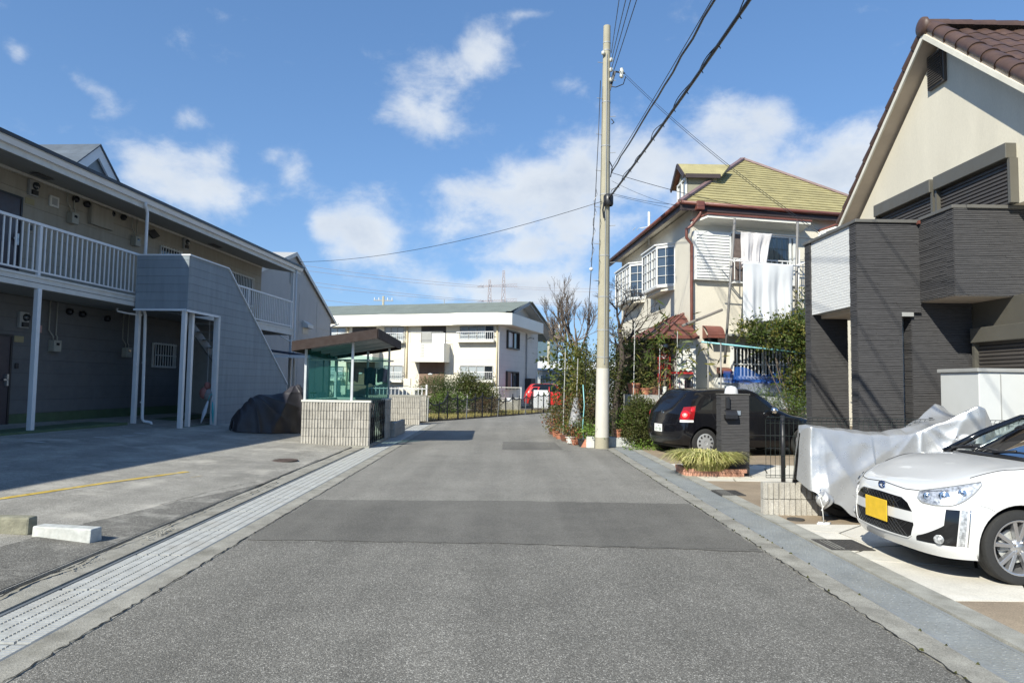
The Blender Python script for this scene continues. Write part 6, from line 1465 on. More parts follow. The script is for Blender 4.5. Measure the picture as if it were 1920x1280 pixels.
def liner(parent, M, wx, wz, r, y0, y1):
    for s in (1, -1):
        MB().grid(lambda a, b: (wx + r * math.cos(math.pi * (-.1 + 1.2 * a)), s * (y0 + (y1 - y0) * b), wz + r * math.sin(math.pi * (-.1 + 1.2 * a))), 20, 1).build('wheel_arch_liner', M_BPLAST, parent, xf=M)
        MB().grid(lambda a, b: (wx + r * b * math.cos(math.pi * (-.1 + 1.2 * a)), s * y0, wz + r * b * math.sin(math.pi * (-.1 + 1.2 * a))), 20, 1).build('wheel_arch_liner', M_BPLAST, parent, xf=M)

# ---- white sports car: nose towards the road
WC = thing('sports_car', 'small white two-seat sports car parked nose to the road on pale paving', 'car', (4.9, 6.0, .014), math.pi)
CM = T((3.28, 6.0, .014)) @ RZ(math.pi)
TW = [
 [(-.05, 0, .19), (-.005, 0, .28), (0, 0, .42), (-.012, 0, .56), (-.05, 0, .675), (-.10, 0, .715), (-.14, 0, .728)],
 [(-.07, .30, .19), (-.022, .31, .28), (-.018, .31, .42), (-.03, .31, .56), (-.07, .30, .672), (-.14, .24, .722), (-.22, 0, .752)],
 [(-.115, .49, .185), (-.065, .51, .28), (-.065, .515, .42), (-.08, .51, .56), (-.13, .485, .680), (-.22, .38, .745), (-.33, 0, .788)],
 [(-.20, .615, .18), (-.16, .645, .28), (-.165, .65, .42), (-.185, .64, .56), (-.25, .595, .715), (-.34, .45, .785), (-.45, 0, .83)],
 [(-.335, .685, .18), (-.31, .712, .28), (-.325, .718, .42), (-.35, .705, .57), (-.42, .655, .775), (-.49, .48, .838), (-.58, 0, .866)],
 [(-.52, .70, .18), (-.50, .732, .28), (-.52, .738, .43), (-.54, .73, .60), (-.58, .678, .825), (-.63, .49, .872), (-.70, 0, .893)],
 [(-.72, .70, .18), (-.71, .738, .28), (-.72, .742, .45), (-.73, .735, .63), (-.75, .680, .845), (-.79, .49, .895), (-.84, 0, .915)],
 [(-1.08, .69, .18), (-1.08, .725, .30), (-1.08, .73, .48), (-1.08, .725, .66), (-1.08, .675, .855), (-1.05, .50, .905), (-1.02, 0, .935)],
 [(-1.5, .69, .18), (-1.5, .725, .30), (-1.5, .73, .50), (-1.5, .725, .70), (-1.5, .68, .86), (-1.4, .50, .90), (-1.3, 0, .92)],
 [(-2.2, .69, .18), (-2.2, .725, .30), (-2.2, .735, .50), (-2.2, .73, .70), (-2.2, .68, .87), (-2.1, .50, .90), (-2.0, 0, .91)],
 [(-2.93, .69, .2), (-2.93, .735, .32), (-2.93, .74, .50), (-2.93, .73, .70), (-2.9, .67, .88), (-2.8, .48, .93), (-2.7, 0, .94)],
 [(-3.25, .62, .25), (-3.28, .67, .38), (-3.28, .67, .55), (-3.26, .65, .72), (-3.2, .58, .88), (-3.1, .42, .93), (-3.05, 0, .95)],
 [(-3.34, .3, .27), (-3.38, .33, .38), (-3.38, .33, .55), (-3.36, .32, .72), (-3.32, .30, .87), (-3.25, .24, .92), (-3.2, 0, .94)],
 [(-3.35, 0, .27), (-3.395, 0, .38), (-3.395, 0, .55), (-3.37, 0, .72), (-3.33, 0, .87), (-3.29, 0, .91), (-3.26, 0, .93)]]
body, BV = car_body(Skin(TW), 150, 66, [(-.70, .285), (-2.93, .285)], .332, M_WPAINT, WC, CM)
MB().box(-3.2, -.40, -.55, .55, .165, .20).build('underbody', M_BPLAST, WC, xf=CM)
for wx in (-.70, -2.93):
    liner(WC, CM, wx, .285, .335, .42, .715)
    for s in (1, -1):
        o = tyre(WC, CM, wx, s * .645, .285, .285, .165, .208, s); spoke_rim(o, CM, wx, s * .645, .285, .208, s, .165)
# grille openings: upper and lower mouth with a white bar between them
patch('grille', BV, 'x', [(.285, -.38, .38), (.31, -.42, .42), (.40, -.445, .445), (.415, -.44, .44)], .003, M_GBLACK, WC, CM, 30, 5)
patch('grille', BV, 'x', [(.500, -.425, .425), (.56, -.37, .37), (.590, -.30, .30), (.598, -.25, .25)], .003, M_GBLACK, WC, CM, 30, 5)
gm = MB()
for z0, z1, hw in ((.295, .41, .42), (.505, .588, .38)):
    for k in range(-9, 10):
        for s in (1, -1):
            y0 = k * .048; y1 = y0 + s * (z1 - z0) * 1.3
            if max(abs(y0), abs(y1)) < hw - (.08 if z0 > .5 else 0): gm.tube([onto(BV, 'x', y0 + (y1 - y0) * t, z0 + (z1 - z0) * t, .006) for t in (0, .5, 1)], .0035, 4)
gm.build('grille_mesh', M_BPLAST, WC, xf=CM, kind='stuff')
seam('grille_edge', BV, 'x', [(-.38, .283), (-.425, .31), (-.452, .40), (-.432, .505), (-.375, .565), (-.30, .597), (0, .606), (.30, .597), (.375, .565), (.432, .505), (.452, .40), (.425, .31), (.38, .283), (0, .272), (-.38, .283)], .006, WC, CM, M_WPAINT, .002)
M_PLATE = mat('yellow_number_plate', (.78, .50, .03), .45, var=.10, scale=14)
MB().box(.020, .026, -.17, .17, .365, .545).build('number_plate', M_PLATE, WC, xf=CM, bevel=.004)
MB().box(.002, .02, -.06, .06, .42, .50).build('plate_holder', M_BPLAST, WC, xf=CM)
# emblem: dark blue ring-like letter
em = onto(BV, 'x', 0, .655, .004); mb = MB()
mb.tube([em + Vector((.002, .045 * math.cos(t), .028 * math.sin(t))) for t in np.linspace(.6, 5.9, 22)], .009, 6).tube([em + Vector((.002, .005, -.004)), em + Vector((.002, .035, -.004))], .008, 6)
mb.build('emblem', mat('blue_chrome', (.10, .16, .32), .15, metal=.9, var=0), WC, xf=CM, smooth=True)
seam('bonnet_gap', BV, 'x', [(-.62, .70), (-.5, .675), (-.3, .664), (0, .660 + .024), (.3, .664), (.5, .675), (.60, .695)], .0035, WC, CM)
for s in (1, -1):
    seam('bonnet_gap', BV, 'z', [(-.40, s * .60), (-.55, s * .63), (-.72, s * .645), (-1.0, s * .64), (-1.2, s * .62)], .0035, WC, CM)
    sd = 'y' if s > 0 else '-y'
    # headlight: reflector bowls under a clear cover, seen from the front three-quarter
    hl = []
    def hp(u, v, off):        # u 0 inner .. 1 outer tip, v 0 bottom .. 1 top
        a = Vector((-.040, .50, .0)); y0 = .485 + .20 * u; 
        zlo = .605 - .015 * math.sin(u * 2.2) + .16 * max(0, u - .62) ** 1.2 * 2.2; zhi = .665 + .115 * u ** .85
        z = zlo + (zhi - zlo) * v
        yq = .475 + .265 * u ** .8
        # walk round the corner of the shell at angle th
        th = rad(4 + 82 * u); n = Vector((math.cos(th), math.sin(th), .0)); o_ = Vector((-.55, .28, z)); hit = BV.ray_cast(o_ + n * 2, -n)
        return (hit[0] if hit[0] is not None else o_ + n * .4), n
    def hfn(off, shrink=0):
        def f(a, b):
            u = .36 + .60 * a; uu = a
            zlo = .578 + .04 * abs(.3 - uu) + (.150 * max(0, uu - .50) / .5 * (max(0, uu - .5) / .5) ** .6); zhi = .668 + .108 * uu ** .9
            if uu < .08: zlo += (.08 - uu) * .35; 
            z = zlo + (zhi - zlo) * (shrink + (1 - 2 * shrink) * b)
            th = rad(26 + 50 * uu); n = Vector((math.cos(th), math.sin(th), 0)); o_ = Vector((-.55, .22, z)); hit = BV.ray_cast(o_ + n * 2, -n)
            p = hit[0] if hit[0] is not None else o_ + n * .5
            p = p + n * off + Vector((0, 0, off * .3)); return (p.x, p.y * s, p.z)
        return f
    h = MB().grid(hfn(.0025), 26, 10).build('headlight', M_REFB, WC, xf=CM, smooth=True)
    for c, r_ in ((.16, .030), (.42, .040), (.68, .030)):
        f0 = hfn(.004); p = Vector(f0(c, .5)); nn_ = Vector((.55, .8 * s, .1)).normalized()
        MB().lathe([(r_, 0), (r_ * .9, .006), (r_ * .6, .001), (r_ * .35, .004), (.001, .009)], (0, 0, 0), 18).build('lamp_bowl', M_CHROME, h, xf=CM @ T(p) @ nn_.to_track_quat('Z', 'Y').to_matrix().to_4x4(), smooth=True)
    MB().grid(hfn(.013), 26, 10).build('headlight_cover', pane_mat('lamp_cover', (.93, .95, 1), .07), h, xf=CM, smooth=True)
    e = [Vector(hfn(.007)(i / 20, 1)) for i in range(21)] + [Vector(hfn(.007)(1 - i / 20, 0)) for i in range(21)]
    MB().tube(e + [e[0]], .004, 5, False).build('headlight_gasket', M_GREYP, h, xf=CM)
    # fog lamp bezel with light strip
    def ang(th, z, off=0.0):
        n = Vector((math.cos(rad(th)), math.sin(rad(th)), 0)); o_ = Vector((-.55, .22, z)); hit = BV.ray_cast(o_ + n * 2, -n); p = hit[0] + n * off; return Vector((p.x, p.y * s, p.z))
    def bez(a, b):
        z = .283 + .275 * a; lo = 26 + 21 * (max(0, min(1, (a - .14) / .40)) ** .75) + 3 * max(0, a - .5) ; hi = 55 + 3 * a; return ang(lo + (hi - lo) * b, z, .003)
    bz = MB().grid(bez, 20, 10).build('fog_lamp_bezel', M_GBLACK, WC, xf=CM, smooth=True)
    p = ang(44, .325, .008); MB().lathe([(.034, 0), (.036, .012), (.026, .008), (.012, .014), (.001, .018)], (0, 0, 0), 20).build('fog_lamp', M_REFB, bz, xf=CM @ T(p) @ Vector((.72, .69 * s, 0)).to_track_quat('Z', 'Y').to_matrix().to_4x4(), smooth=True)
    MB().grid(lambda a, b: ang(56 + 3 * a + 4.5 * b, .290 + .27 * a, .006), 20, 4).build('light_strip', M_REFB, bz, xf=CM, smooth=True)
    MB().tube([ang(62.5 + 3 * t, .288 + .275 * t, .004) for t in np.linspace(0, 1, 12)], .005, 5).build('chrome_strip', M_CHROME, bz, xf=CM, smooth=True)
    seam('bumper_gap', BV, sd, [(-.40, .60), (-.46, .585), (-.50, .56)], .002, WC, CM, M_GREYP)
    seam('door_gap', BV, sd, [(-1.22, .84), (-1.18, .6), (-1.20, .3)], .003, WC, CM)
    # arch lip
    pts = []
    for k in range(25):
        t = math.pi * (-.08 + 1.16 * k / 24); q = BV.find_nearest(Vector((-.70 + .335 * math.cos(t), .74, .285 + .335 * math.sin(t)))); pts.append(Vector((-.70 + .333 * math.cos(t), (q[0].y - .004) * s, .285 + .333 * math.sin(t))))
    MB().tube(pts, .008, 6).build('arch_lip', M_WPAINT, WC, xf=CM, smooth=True)
    MB().tube([(-1.02, s * .665, .885), (-1.35, s * .61, 1.08), (-1.68, s * .53, 1.235), (-2.2, s * .50, 1.25)], [.035, .028, .026, .03], 8).build('windscreen_pillar', M_GBLACK, WC, xf=CM, smooth=True)
    MB().add([(-1.2, s * .65, .90), (-1.4, s * .60, 1.10), (-1.72, s * .54, 1.22), (-2.2, s * .52, 1.22), (-2.4, s * .62, .92)], [(0, 1, 2, 3, 4)]).build('side_window', pane_mat('windscreen_pane', (.62, .72, .72), .10), WC, xf=CM)
    mr_ = MB().lathe([(.001, -.09), (.05, -.08), (.065, 0), (.05, .08), (.001, .09)], (-1.32, s * .80, .99), 14, 'y').build('door_mirror', M_WPAINT, WC, xf=CM, smooth=True)
# windscreen, roof, cowl, wipers, interior
ws = lambda a, b: (-.98 - .70 * a - .22 * (1 - a * .6) * (2 * b - 1) ** 2, (.655 - .125 * a) * (2 * b - 1), .925 + .335 * a - .03 * (2 * b - 1) ** 2 - .02 * (1 - a) * (2 * b - 1) ** 2)
MB().grid(ws, 12, 20).build('windscreen', pane_mat('windscreen_pane', (.62, .72, .72), .10), WC, xf=CM, smooth=True)
MB().tube([Vector(ws(0, b)) for b in np.linspace(0, 1, 21)], .022, 6).tube([Vector(ws(1, b)) for b in np.linspace(0, 1, 21)], .02, 6).build('windscreen_frame', M_GBLACK, WC, xf=CM, smooth=True)
MB().grid(lambda a, b: (-.87 - .20 * a - .20 * (2 * b - 1) ** 2, .65 * (2 * b - 1), .930 + .008 * math.sin(a * 3.14) - .03 * (2 * b - 1) ** 2), 4, 16).build('cowl', M_BPLAST, WC, xf=CM, smooth=True)
for y0, y1 in ((-.52, .02), (.02, .58)):
    MB().tube([(-.90 - .1, y0, .955), (-.95 - .08, (y0 + y1) / 2, .972), (-1.08, y1, .962)], .008, 6).tube([(-.97, y0 + .05, .95), (-.985, y0 + .3, .985)], .012, 6).build('wiper', M_BLACK, WC, xf=CM, smooth=True)
MB().grid(lambda a, b: (-1.68 - .9 * a, (.53 - .03 * a) * (2 * b - 1), 1.262 - .03 * (2 * b - 1) ** 2 - .05 * a * a), 6, 12).build('roof', M_WPAINT, WC, xf=CM, smooth=True)
MB().grid(lambda a, b: (-2.56 - .35 * a, .50 * (2 * b - 1), 1.2 - .28 * a - .02 * (2 * b - 1) ** 2), 4, 8).build('rear_window', M_CGLASS, WC, xf=CM, smooth=True)
MB().grid(lambda a, b: (-1.10 - .40 * a, .62 * (2 * b - 1), .945 + .05 * math.sin(a * 2.4) - .02 * (2 * b - 1) ** 2), 6, 12).box(-1.52, -1.48, -.62, .62, .75, .98).build('dashboard', M_BPLAST, WC, xf=CM, smooth=True)
MB().tube([(-1.56 + .04 * math.sin(t), -.30 + .17 * math.cos(t), 1.0 + .16 * math.sin(t)) for t in np.linspace(0, 6.283, 25)], .014, 8, False).tube([(-1.52, -.30, .99), (-1.58, -.15, 1.0)], .01, 5).tube([(-1.54, -.30, .99), (-1.58, -.45, 1.0)], .01, 5).build('steering_wheel', M_BLACK, WC, xf=CM, smooth=True)
for y in (-.32, .32): MB().box(-2.15, -2.0, y - .2, y + .2, .9, 1.08).box(-2.15, -2.04, y - .12, y + .12, 1.08, 1.2).build('seat', M_BPLAST, WC, xf=CM, bevel=.04)
MB().box(-1.62, -1.60, -.09, .09, 1.17, 1.21).build('inner_mirror', M_BLACK, WC, xf=CM)

# ---- black hatchback
PA = rad(16)
rw = Vector((4.25, 14.45, .012)); PM = T((0, 0, 0))
HB = thing('hatchback', 'black five-door hatchback parked across the tan driveway, tail towards the road', 'car', (5.6, 15.4, .012), PA)
# local x forward, nose at 0: rear wheel (near side = right, y negative)
loc0 = Matrix.Rotation(PA, 4, 'Z') @ Vector((-3.265, -.80, 0))
HM = T(Vector((rw.x - loc0.x, rw.y - loc0.y, .012))) @ RZ(PA)
TP = [
 [(-3.84, 0, .25), (-3.905, 0, .40), (-3.915, 0, .58), (-3.86, 0, .80), (-3.80, 0, .98), (-3.60, 0, 1.27), (-3.42, 0, 1.425), (-3.2, 0, 1.45)],
 [(-3.82, .45, .25), (-3.885, .46, .40), (-3.895, .47, .58), (-3.845, .46, .80), (-3.785, .44, .98), (-3.585, .38, 1.27), (-3.40, .33, 1.42), (-3.0, 0, 1.456)],
 [(-3.73, .70, .25), (-3.785, .73, .40), (-3.80, .745, .58), (-3.755, .73, .80), (-3.70, .70, .98), (-3.51, .585, 1.27), (-3.32, .49, 1.415), (-2.8, 0, 1.462)],
 [(-3.54, .78, .25), (-3.57, .81, .40), (-3.59, .82, .58), (-3.57, .81, .80), (-3.53, .775, .97), (-3.38, .63, 1.28), (-3.15, .53, 1.42), (-2.6, 0, 1.466)],
 [(-3.265, .79, .22), (-3.265, .825, .38), (-3.265, .835, .60), (-3.265, .825, .80), (-3.24, .79, .96), (-3.10, .645, 1.315), (-2.90, .55, 1.435), (-2.3, 0, 1.467)],
 [(-2.6, .79, .20), (-2.6, .82, .36), (-2.6, .828, .60), (-2.6, .82, .80), (-2.6, .79, .95), (-2.55, .655, 1.34), (-2.45, .56, 1.44), (-2.1, 0, 1.466)],
 [(-1.95, .79, .20), (-1.95, .82, .36), (-1.95, .825, .60), (-1.95, .815, .80), (-1.95, .785, .93), (-2.0, .645, 1.32), (-2.0, .55, 1.42), (-1.85, 0, 1.445)],
 [(-1.35, .79, .20), (-1.35, .82, .36), (-1.35, .82, .58), (-1.35, .81, .77), (-1.38, .775, .90), (-1.55, .66, 1.12), (-1.62, .53, 1.25), (-1.5, 0, 1.29)],
 [(-1.0, .79, .20), (-1.0, .82, .36), (-1.0, .82, .57), (-1.0, .80, .74), (-1.0, .75, .85), (-1.08, .62, .925), (-1.1, .42, .975), (-1.12, 0, 1.0)],
 [(-.80, .785, .20), (-.80, .82, .36), (-.80, .82, .56), (-.80, .79, .72), (-.80, .73, .82), (-.80, .60, .88), (-.80, .40, .915), (-.80, 0, .935)],
 [(-.32, .72, .2), (-.30, .76, .34), (-.30, .755, .5), (-.32, .71, .64), (-.36, .63, .74), (-.4, .50, .80), (-.42, .32, .835), (-.43, 0, .85)],
 [(-.08, .42, .2), (-.03, .45, .33), (-.02, .45, .48), (-.06, .42, .62), (-.12, .38, .70), (-.18, .3, .745), (-.22, .2, .77), (-.25, 0, .78)],
 [(-.04, 0, .2), (0, 0, .33), (0, 0, .48), (-.03, 0, .62), (-.08, 0, .70), (-.14, 0, .74), (-.17, 0, .76), (-.2, 0, .77)]]
body, BP = car_body(Skin(TP), 120, 64, [(-.80, .30), (-3.265, .30)], .352, M_BPAINT, HB, HM)
MB().box(-3.7, -.15, -.66, .66, .17, .22).build('underbody', M_BPLAST, HB, xf=HM)
for wx in (-.80, -3.265):
    liner(HB, HM, wx, .30, .355, .45, .80)
    for s in (1, -1): o = tyre(HB, HM, wx, s * .72, .30, .30, .185, .195, s); hubcap(o, HM, wx, s * .72, .30, .195, s, .185)
patch('rear_window', BP, '-x', [(1.00, -.60, .60), (1.10, -.585, .585), (1.22, -.545, .545), (1.33, -.48, .48)], -.004, M_CGLASS, HB, HM, 24, 4)
patch('bumper_strip', BP, '-x', [(.26, -.70, .70), (.38, -.745, .745)], -.004, M_BPLAST, HB, HM, 24, 4)
for s, ax in ((1, 'y'), (-1, '-y')):
    o_ = .004 * s
    patch('rear_door_window', BP, ax, [(.985, -3.00, -2.34), (1.15, -2.95, -2.34), (1.30, -2.86, -2.34)], o_ if s > 0 else .004, M_CGLASS, HB, HM, 12, 4)
    patch('front_door_window', BP, ax, [(.965, -2.28, -1.46), (1.10, -2.28, -1.60), (1.29, -2.28, -1.95)], .004, M_CGLASS, HB, HM, 14, 4)
    patch('quarter_window', BP, ax, [(.99, -3.36, -3.08), (1.10, -3.30, -3.05), (1.22, -3.2, -3.01)], .004, M_CGLASS, HB, HM, 8, 3)
    seam('door_gap', BP, ax, [(-2.31, 1.36), (-2.31, .9), (-2.31, .30)], .003, HB, HM); seam('door_gap', BP, ax, [(-3.05, 1.32), (-3.12, .95), (-2.95, .62), (-2.80, .32)], .003, HB, HM); seam('door_gap', BP, ax, [(-1.34, .9), (-1.30, .5), (-1.32, .3)], .003, HB, HM)
    seam('belt_line', BP, ax, [(-3.5, .965), (-2.3, .955), (-1.4, .93)], .005, HB, HM, M_BPLAST)
    seam('side_moulding', BP, ax, [(-2.88, .46), (-2.0, .45), (-1.25, .45)], .012, HB, HM, M_BPLAST)
    for x in (-2.5, -1.75 + .1): p = onto(BP, ax, x, .86, .012); MB().tube([p + Vector((-.08, 0, 0)), p + Vector((0, .012 * s, 0)), p + Vector((.08, 0, 0))], .011, 6).build('door_handle', M_BPAINT, HB, xf=HM, smooth=True)
    p = Vector((-1.62, s * .88, .99)); MB().lathe([(.001, -.09), (.06, -.07), (.075, 0), (.06, .07), (.001, .1)], tuple(p), 14, 'y').build('door_mirror', M_CHROME if s < 0 else M_BPAINT, HB, xf=HM, smooth=True)
    # tail lamps: main red round, smaller upper round and white lower bar, wrapping the corner
    def tl(th, z, off=.0, s=s):
        n = Vector((-math.cos(rad(th)), math.sin(rad(th)), 0)); o3 = Vector((-3.2, .25, z)); hit = BP.ray_cast(o3 + n * 2, -n); p3 = hit[0] + n * off; return Vector((p3.x, p3.y * s, p3.z))
    cw = MB().grid(lambda a, b: tl(34 + 24 * b + 5 * a, .785 + .26 * a + .03 * b * a, .004), 8, 10).build('tail_lamp', M_REDD, HB, xf=HM, smooth=True)
    for c, r_, m_, nm in (((44, .885), .092, M_RED, 'round_lamp'), ((57, 1.0), .05, M_RED, 'upper_lamp')):
        MB().grid(lambda a, b: tl(c[0] + r_ * a * math.cos(6.2832 * b) / .0105 * .92, c[1] + r_ * a * math.sin(6.2832 * b), .006 + .018 * (1 - a * a)), 5, 24).build(nm, m_, cw, xf=HM, smooth=True)
    MB().grid(lambda a, b: tl(44 + .045 * a * math.cos(6.2832 * b) / .0105, .885 + .045 * a * math.sin(6.2832 * b), .026 + .004 * (1 - a * a)), 3, 20).build('inner_ring', mat('pale_red_lens', (.75, .25, .22), .1, coat=.8, var=0), cw, xf=HM, smooth=True)
    MB().grid(lambda a, b: tl(36 + 22 * b, .735 + .045 * a, .005), 3, 10).build('reversing_lamp', mat('white_lamp', (.75, .75, .72), .2, var=0), cw, xf=HM, smooth=True)
em = onto(BP, '-x', .0, .90, -.006); MB().tube([em + Vector((-.004, .048 * math.cos(t), .048 * math.sin(t))) for t in np.linspace(0, 6.283, 25)], .006, 6, False).tube([em + Vector((-.004, y, z)) for y, z in ((-.03, .03), (-.012, -.035), (0, 0), (.012, -.035), (.03, .03))], .005, 5).build('emblem', M_CHROME, HB, xf=HM, smooth=True)
nb = MB().box(-3.935, -3.93, -.165, .165, .50, .665).build('number_plate', mat('white_number_plate', (.80, .80, .78), .4, var=0), HB, xf=HM)
dg = MB()       # plate characters: a row of figures and a small line above
SEG = {'1': 'bc', '2': 'abged', '9': 'abcdfg', '8': 'abcdefg', '5': 'afgcd', '0': 'abcdef', '-': 'g'}
def seg_digit(mb, ch_, yc, zc, w, h, x, t):
    A_ = {'a': (-w, h, w, h), 'b': (w, h, w, 0), 'c': (w, 0, w, -h), 'd': (-w, -h, w, -h), 'e': (-w, 0, -w, -h), 'f': (-w, h, -w, 0), 'g': (-w, 0, w, 0)}
    for c in SEG[ch_]:
        y0, z0, y1, z1 = A_[c]; mb.box(x - .001, x, yc - max(y0, y1) - t, yc - min(y0, y1) + t, zc + min(z0, z1) - t, zc + max(z0, z1) + t)
for i, c in enumerate('22-98'): seg_digit(dg, c, .105 - i * .052, .555, .014, .028, -3.9355, .0045)
for i, c in enumerate('500'): seg_digit(dg, c, .01 - i * .028, .628, .007, .012, -3.9355, .0025)
dg.build('plate_lettering', mat('plate_green', (.03, .15, .08), .5), nb, xf=HM)
MB().tube([onto(BP, '-x', y, 1.02 + .03 * abs(y), -.02) for y in (-.02, .15, .35)], .010, 5).build('rear_wiper', M_BLACK, HB, xf=HM, smooth=True)
seam('hatch_gap', BP, '-x', [(-.66, 1.0), (-.64, .80), (-.60, .68), (0, .665), (.60, .68), (.64, .80), (.66, 1.0)], .003, HB, HM)

# ================================================================== motorcycle under the silver cover
M_SILV = mat('silver_cover_cloth', (.50, .50, .50), .32, metal=.55, var=.04, scale=4, bump=.12, bscale=30, rvar=.08)
SM = thing('covered_motorcycle', 'motorcycle under a creased silver cover between the low block wall and the white sports car', 'motorcycle', (4.6, 7.85, .012))
def lerp_tab(tab, x):
    if x <= tab[0][0]: return tab[0][1:]
    for a, b in zip(tab, tab[1:]):
        if x <= b[0]:
            t = (x - a[0]) / (b[0] - a[0]); return [p * (1 - t) + q * t for p, q in zip(a[1:], b[1:])]
    return tab[-1][1:]
#        x     y_top  z_top  z_mid  y_hem  z_hem
STAB = [(3.44, .015, .97, .98, .03, .46), (3.465, .09, 1.035, 1.045, .13, .42), (3.50, .17, 1.06, 1.07, .24, .36), (3.62, .16, 1.055, 1.07, .33, .28), (3.95, .15, 1.00, 1.03, .36, .04), (4.40, .15, .965, 1.00, .38, .03),
        (4.70, .17, 1.01, 1.07, .42, .03), (5.00, .27, 1.17, 1.14, .46, .03), (5.27, .385, 1.335, 1.21, .50, .03), (5.36, .37, 1.315, 1.20, .48, .03), (5.55, .24, 1.05, 1.06, .40, .05), (5.75, .16, .84, .85, .26, .2), (5.80, .08, .70, .72, .14, .3)]
def silver(u, v):
    x = 3.44 + 2.36 * u; yt, zt, zm, yh, zh = lerp_tab(STAB, x)
    s = -1 if v < .5 else 1; k = abs(v - .5) * 2           # k 0 on top, 1 at the hem
    if k < .30:
        q = k / .30; y = yt * q; z = zm + (zt - zm) * q ** 2 - .02 * math.sin(math.pi * q) * (1 if x > 4.6 else .2); d = 0
    else:
        q = (k - .30) / .70; y = yt + (yh - yt) * (q ** .8) - .05 * math.sin(math.pi * q) * (1 if x > 4.2 else .25); z = zt + (zh - zt) * q ** 1.05; d = q
    # creases fan out from the mirror and from the tail corner
    a1 = math.atan2(x - 5.27, 1.42 - z); a2 = math.atan2(x - 3.52, 1.15 - z); r1 = math.hypot(x - 5.27, 1.42 - z); r2 = math.hypot(x - 3.52, 1.15 - z)
    w1 = min(1, r1 * 1.6) * math.exp(-max(0, r1 - .9) * .9); w2 = min(1, r2 * 2.2) * math.exp(-r2 * 1.1)
    rid = lambda t: (1 - abs(math.sin(t))) ** 1.35
    hd = .35 + .65 * math.sin(math.pi * min(1, d * .9 + .1)); f = .062 * w1 * hd * (rid(a1 * 5.6 + s * .7 + .15 * math.sin(r1 * 4)) - .35) + .060 * w2 * hd * (rid(a2 * 4.6 + .9) - .35) + .045 * hd * math.exp(-1.3 * math.hypot(x - 4.75, 1.05 - z)) * (rid(math.atan2(x - 4.75, 1.1 - z) * 5.2 + .4) - .3) + .012 * math.sin(x * 5.3 + z * 4 + s) * d + .005 * math.sin(x * 19 - z * 13)
    y += f * min(1, .25 + d * 1.4) * (1 if d else .3)
    z += (.006 * math.sin(x * 13 + y * 9) + .003 * math.sin(x * 31 + 3 * y)) * (1 - d) if d < 1 else 0
    if k > .97: z += .012 * math.sin(x * 34)
    return (x - (.06 * d if x < 3.6 else 0), 7.95 + s * y, max(.016, z))
cv = MB().grid(silver, 170, 130).build('cover', M_SILV, SM, smooth=True)
def bunch(a, b): t = 6.283 * b; r_ = .085 * math.sin(math.pi * (a * .96 + .02)) * (1 + .22 * math.sin(5 * t + 6 * a)); return (3.56 + r_ * math.cos(t), 7.62 + .8 * r_ * math.sin(t), .27 + .13 * (.5 - a) * 1.6)
MB().grid(bunch, 16, 40).build('gathered_hem', M_SILV, SM, smooth=True)
MB().tube([(3.50, 7.60, .42), (3.48, 7.58, .34), (3.51, 7.56, .22), (3.52, 7.55, .02)], .006, 5).tube([(3.42, 7.56, .40), (3.5, 7.58, .33), (3.56, 7.58, .25), (3.5, 7.56, .16)], .006, 5).tube([(3.44, 7.54, .022), (3.55, 7.5, .022), (3.60, 7.56, .022), (3.48, 7.6, .022)], .012, 6).build('tie_string', M_WHT2, SM, smooth=True)
w = MB().lathe([(.22, -.05), (.27, -.065), (.30, -.045), (.305, 0), (.30, .045), (.27, .065), (.22, .05)], (3.92, 7.95, .32), 36, 'y').build('wheel', M_RUB, SM, smooth=True)
MB().lathe([(.001, -.02), (.21, -.02), (.225, -.03), (.225, .03), (.21, .02), (.001, .02)], (3.92, 7.95, .32), 24, 'y').build('rim', M_BPLAST, w)
MB().prism([(3.66, 7.84, .34), (3.72, 7.84, .26), (4.20, 7.84, .12), (4.3, 7.84, .2), (4.1, 7.84, .4)], (0, .2, 0)).build('mudguard', M_BPLAST, SM)
w = MB().lathe([(.22, -.04), (.28, -.055), (.30, 0), (.28, .055), (.22, .04)], (5.42, 7.95, .31), 30, 'y').build('wheel', M_RUB, SM, smooth=True)

# ================================================================== plants
def leafmat(name, col, v=.25, bs=.35): return mat(name, col, .5, var=v, scale=5, spec=.35, backscatter=bs, rvar=0, grain=.2, gscale=25)
G_DARK = leafmat('dark_evergreen_leaf', (.045, .065, .02)); G_MID = leafmat('mid_green_leaf', (.085, .12, .028)); G_YEL = leafmat('yellow_green_leaf', (.20, .19, .045)); G_PINE = leafmat('pine_needle', (.075, .11, .03)); G_BRI = leafmat('fresh_green_leaf', (.15, .24, .04)); G_OLV = leafmat('olive_leaf', (.105, .11, .036)); G_STR = leafmat('straw_blade', (.50, .44, .16), .2); G_BRN = leafmat('dead_leaf', (.16, .10, .05)); G_RUST = leafmat('rusty_leaf', (.30, .10, .05))
M_BARK = mat('grey_brown_bark', (.17, .135, .11), .95, var=.3, scale=12, bump=.6, bscale=60); M_BARKD = mat('dark_bark', (.07, .055, .045), .95, var=.3, scale=12, bump=.6, bscale=60)
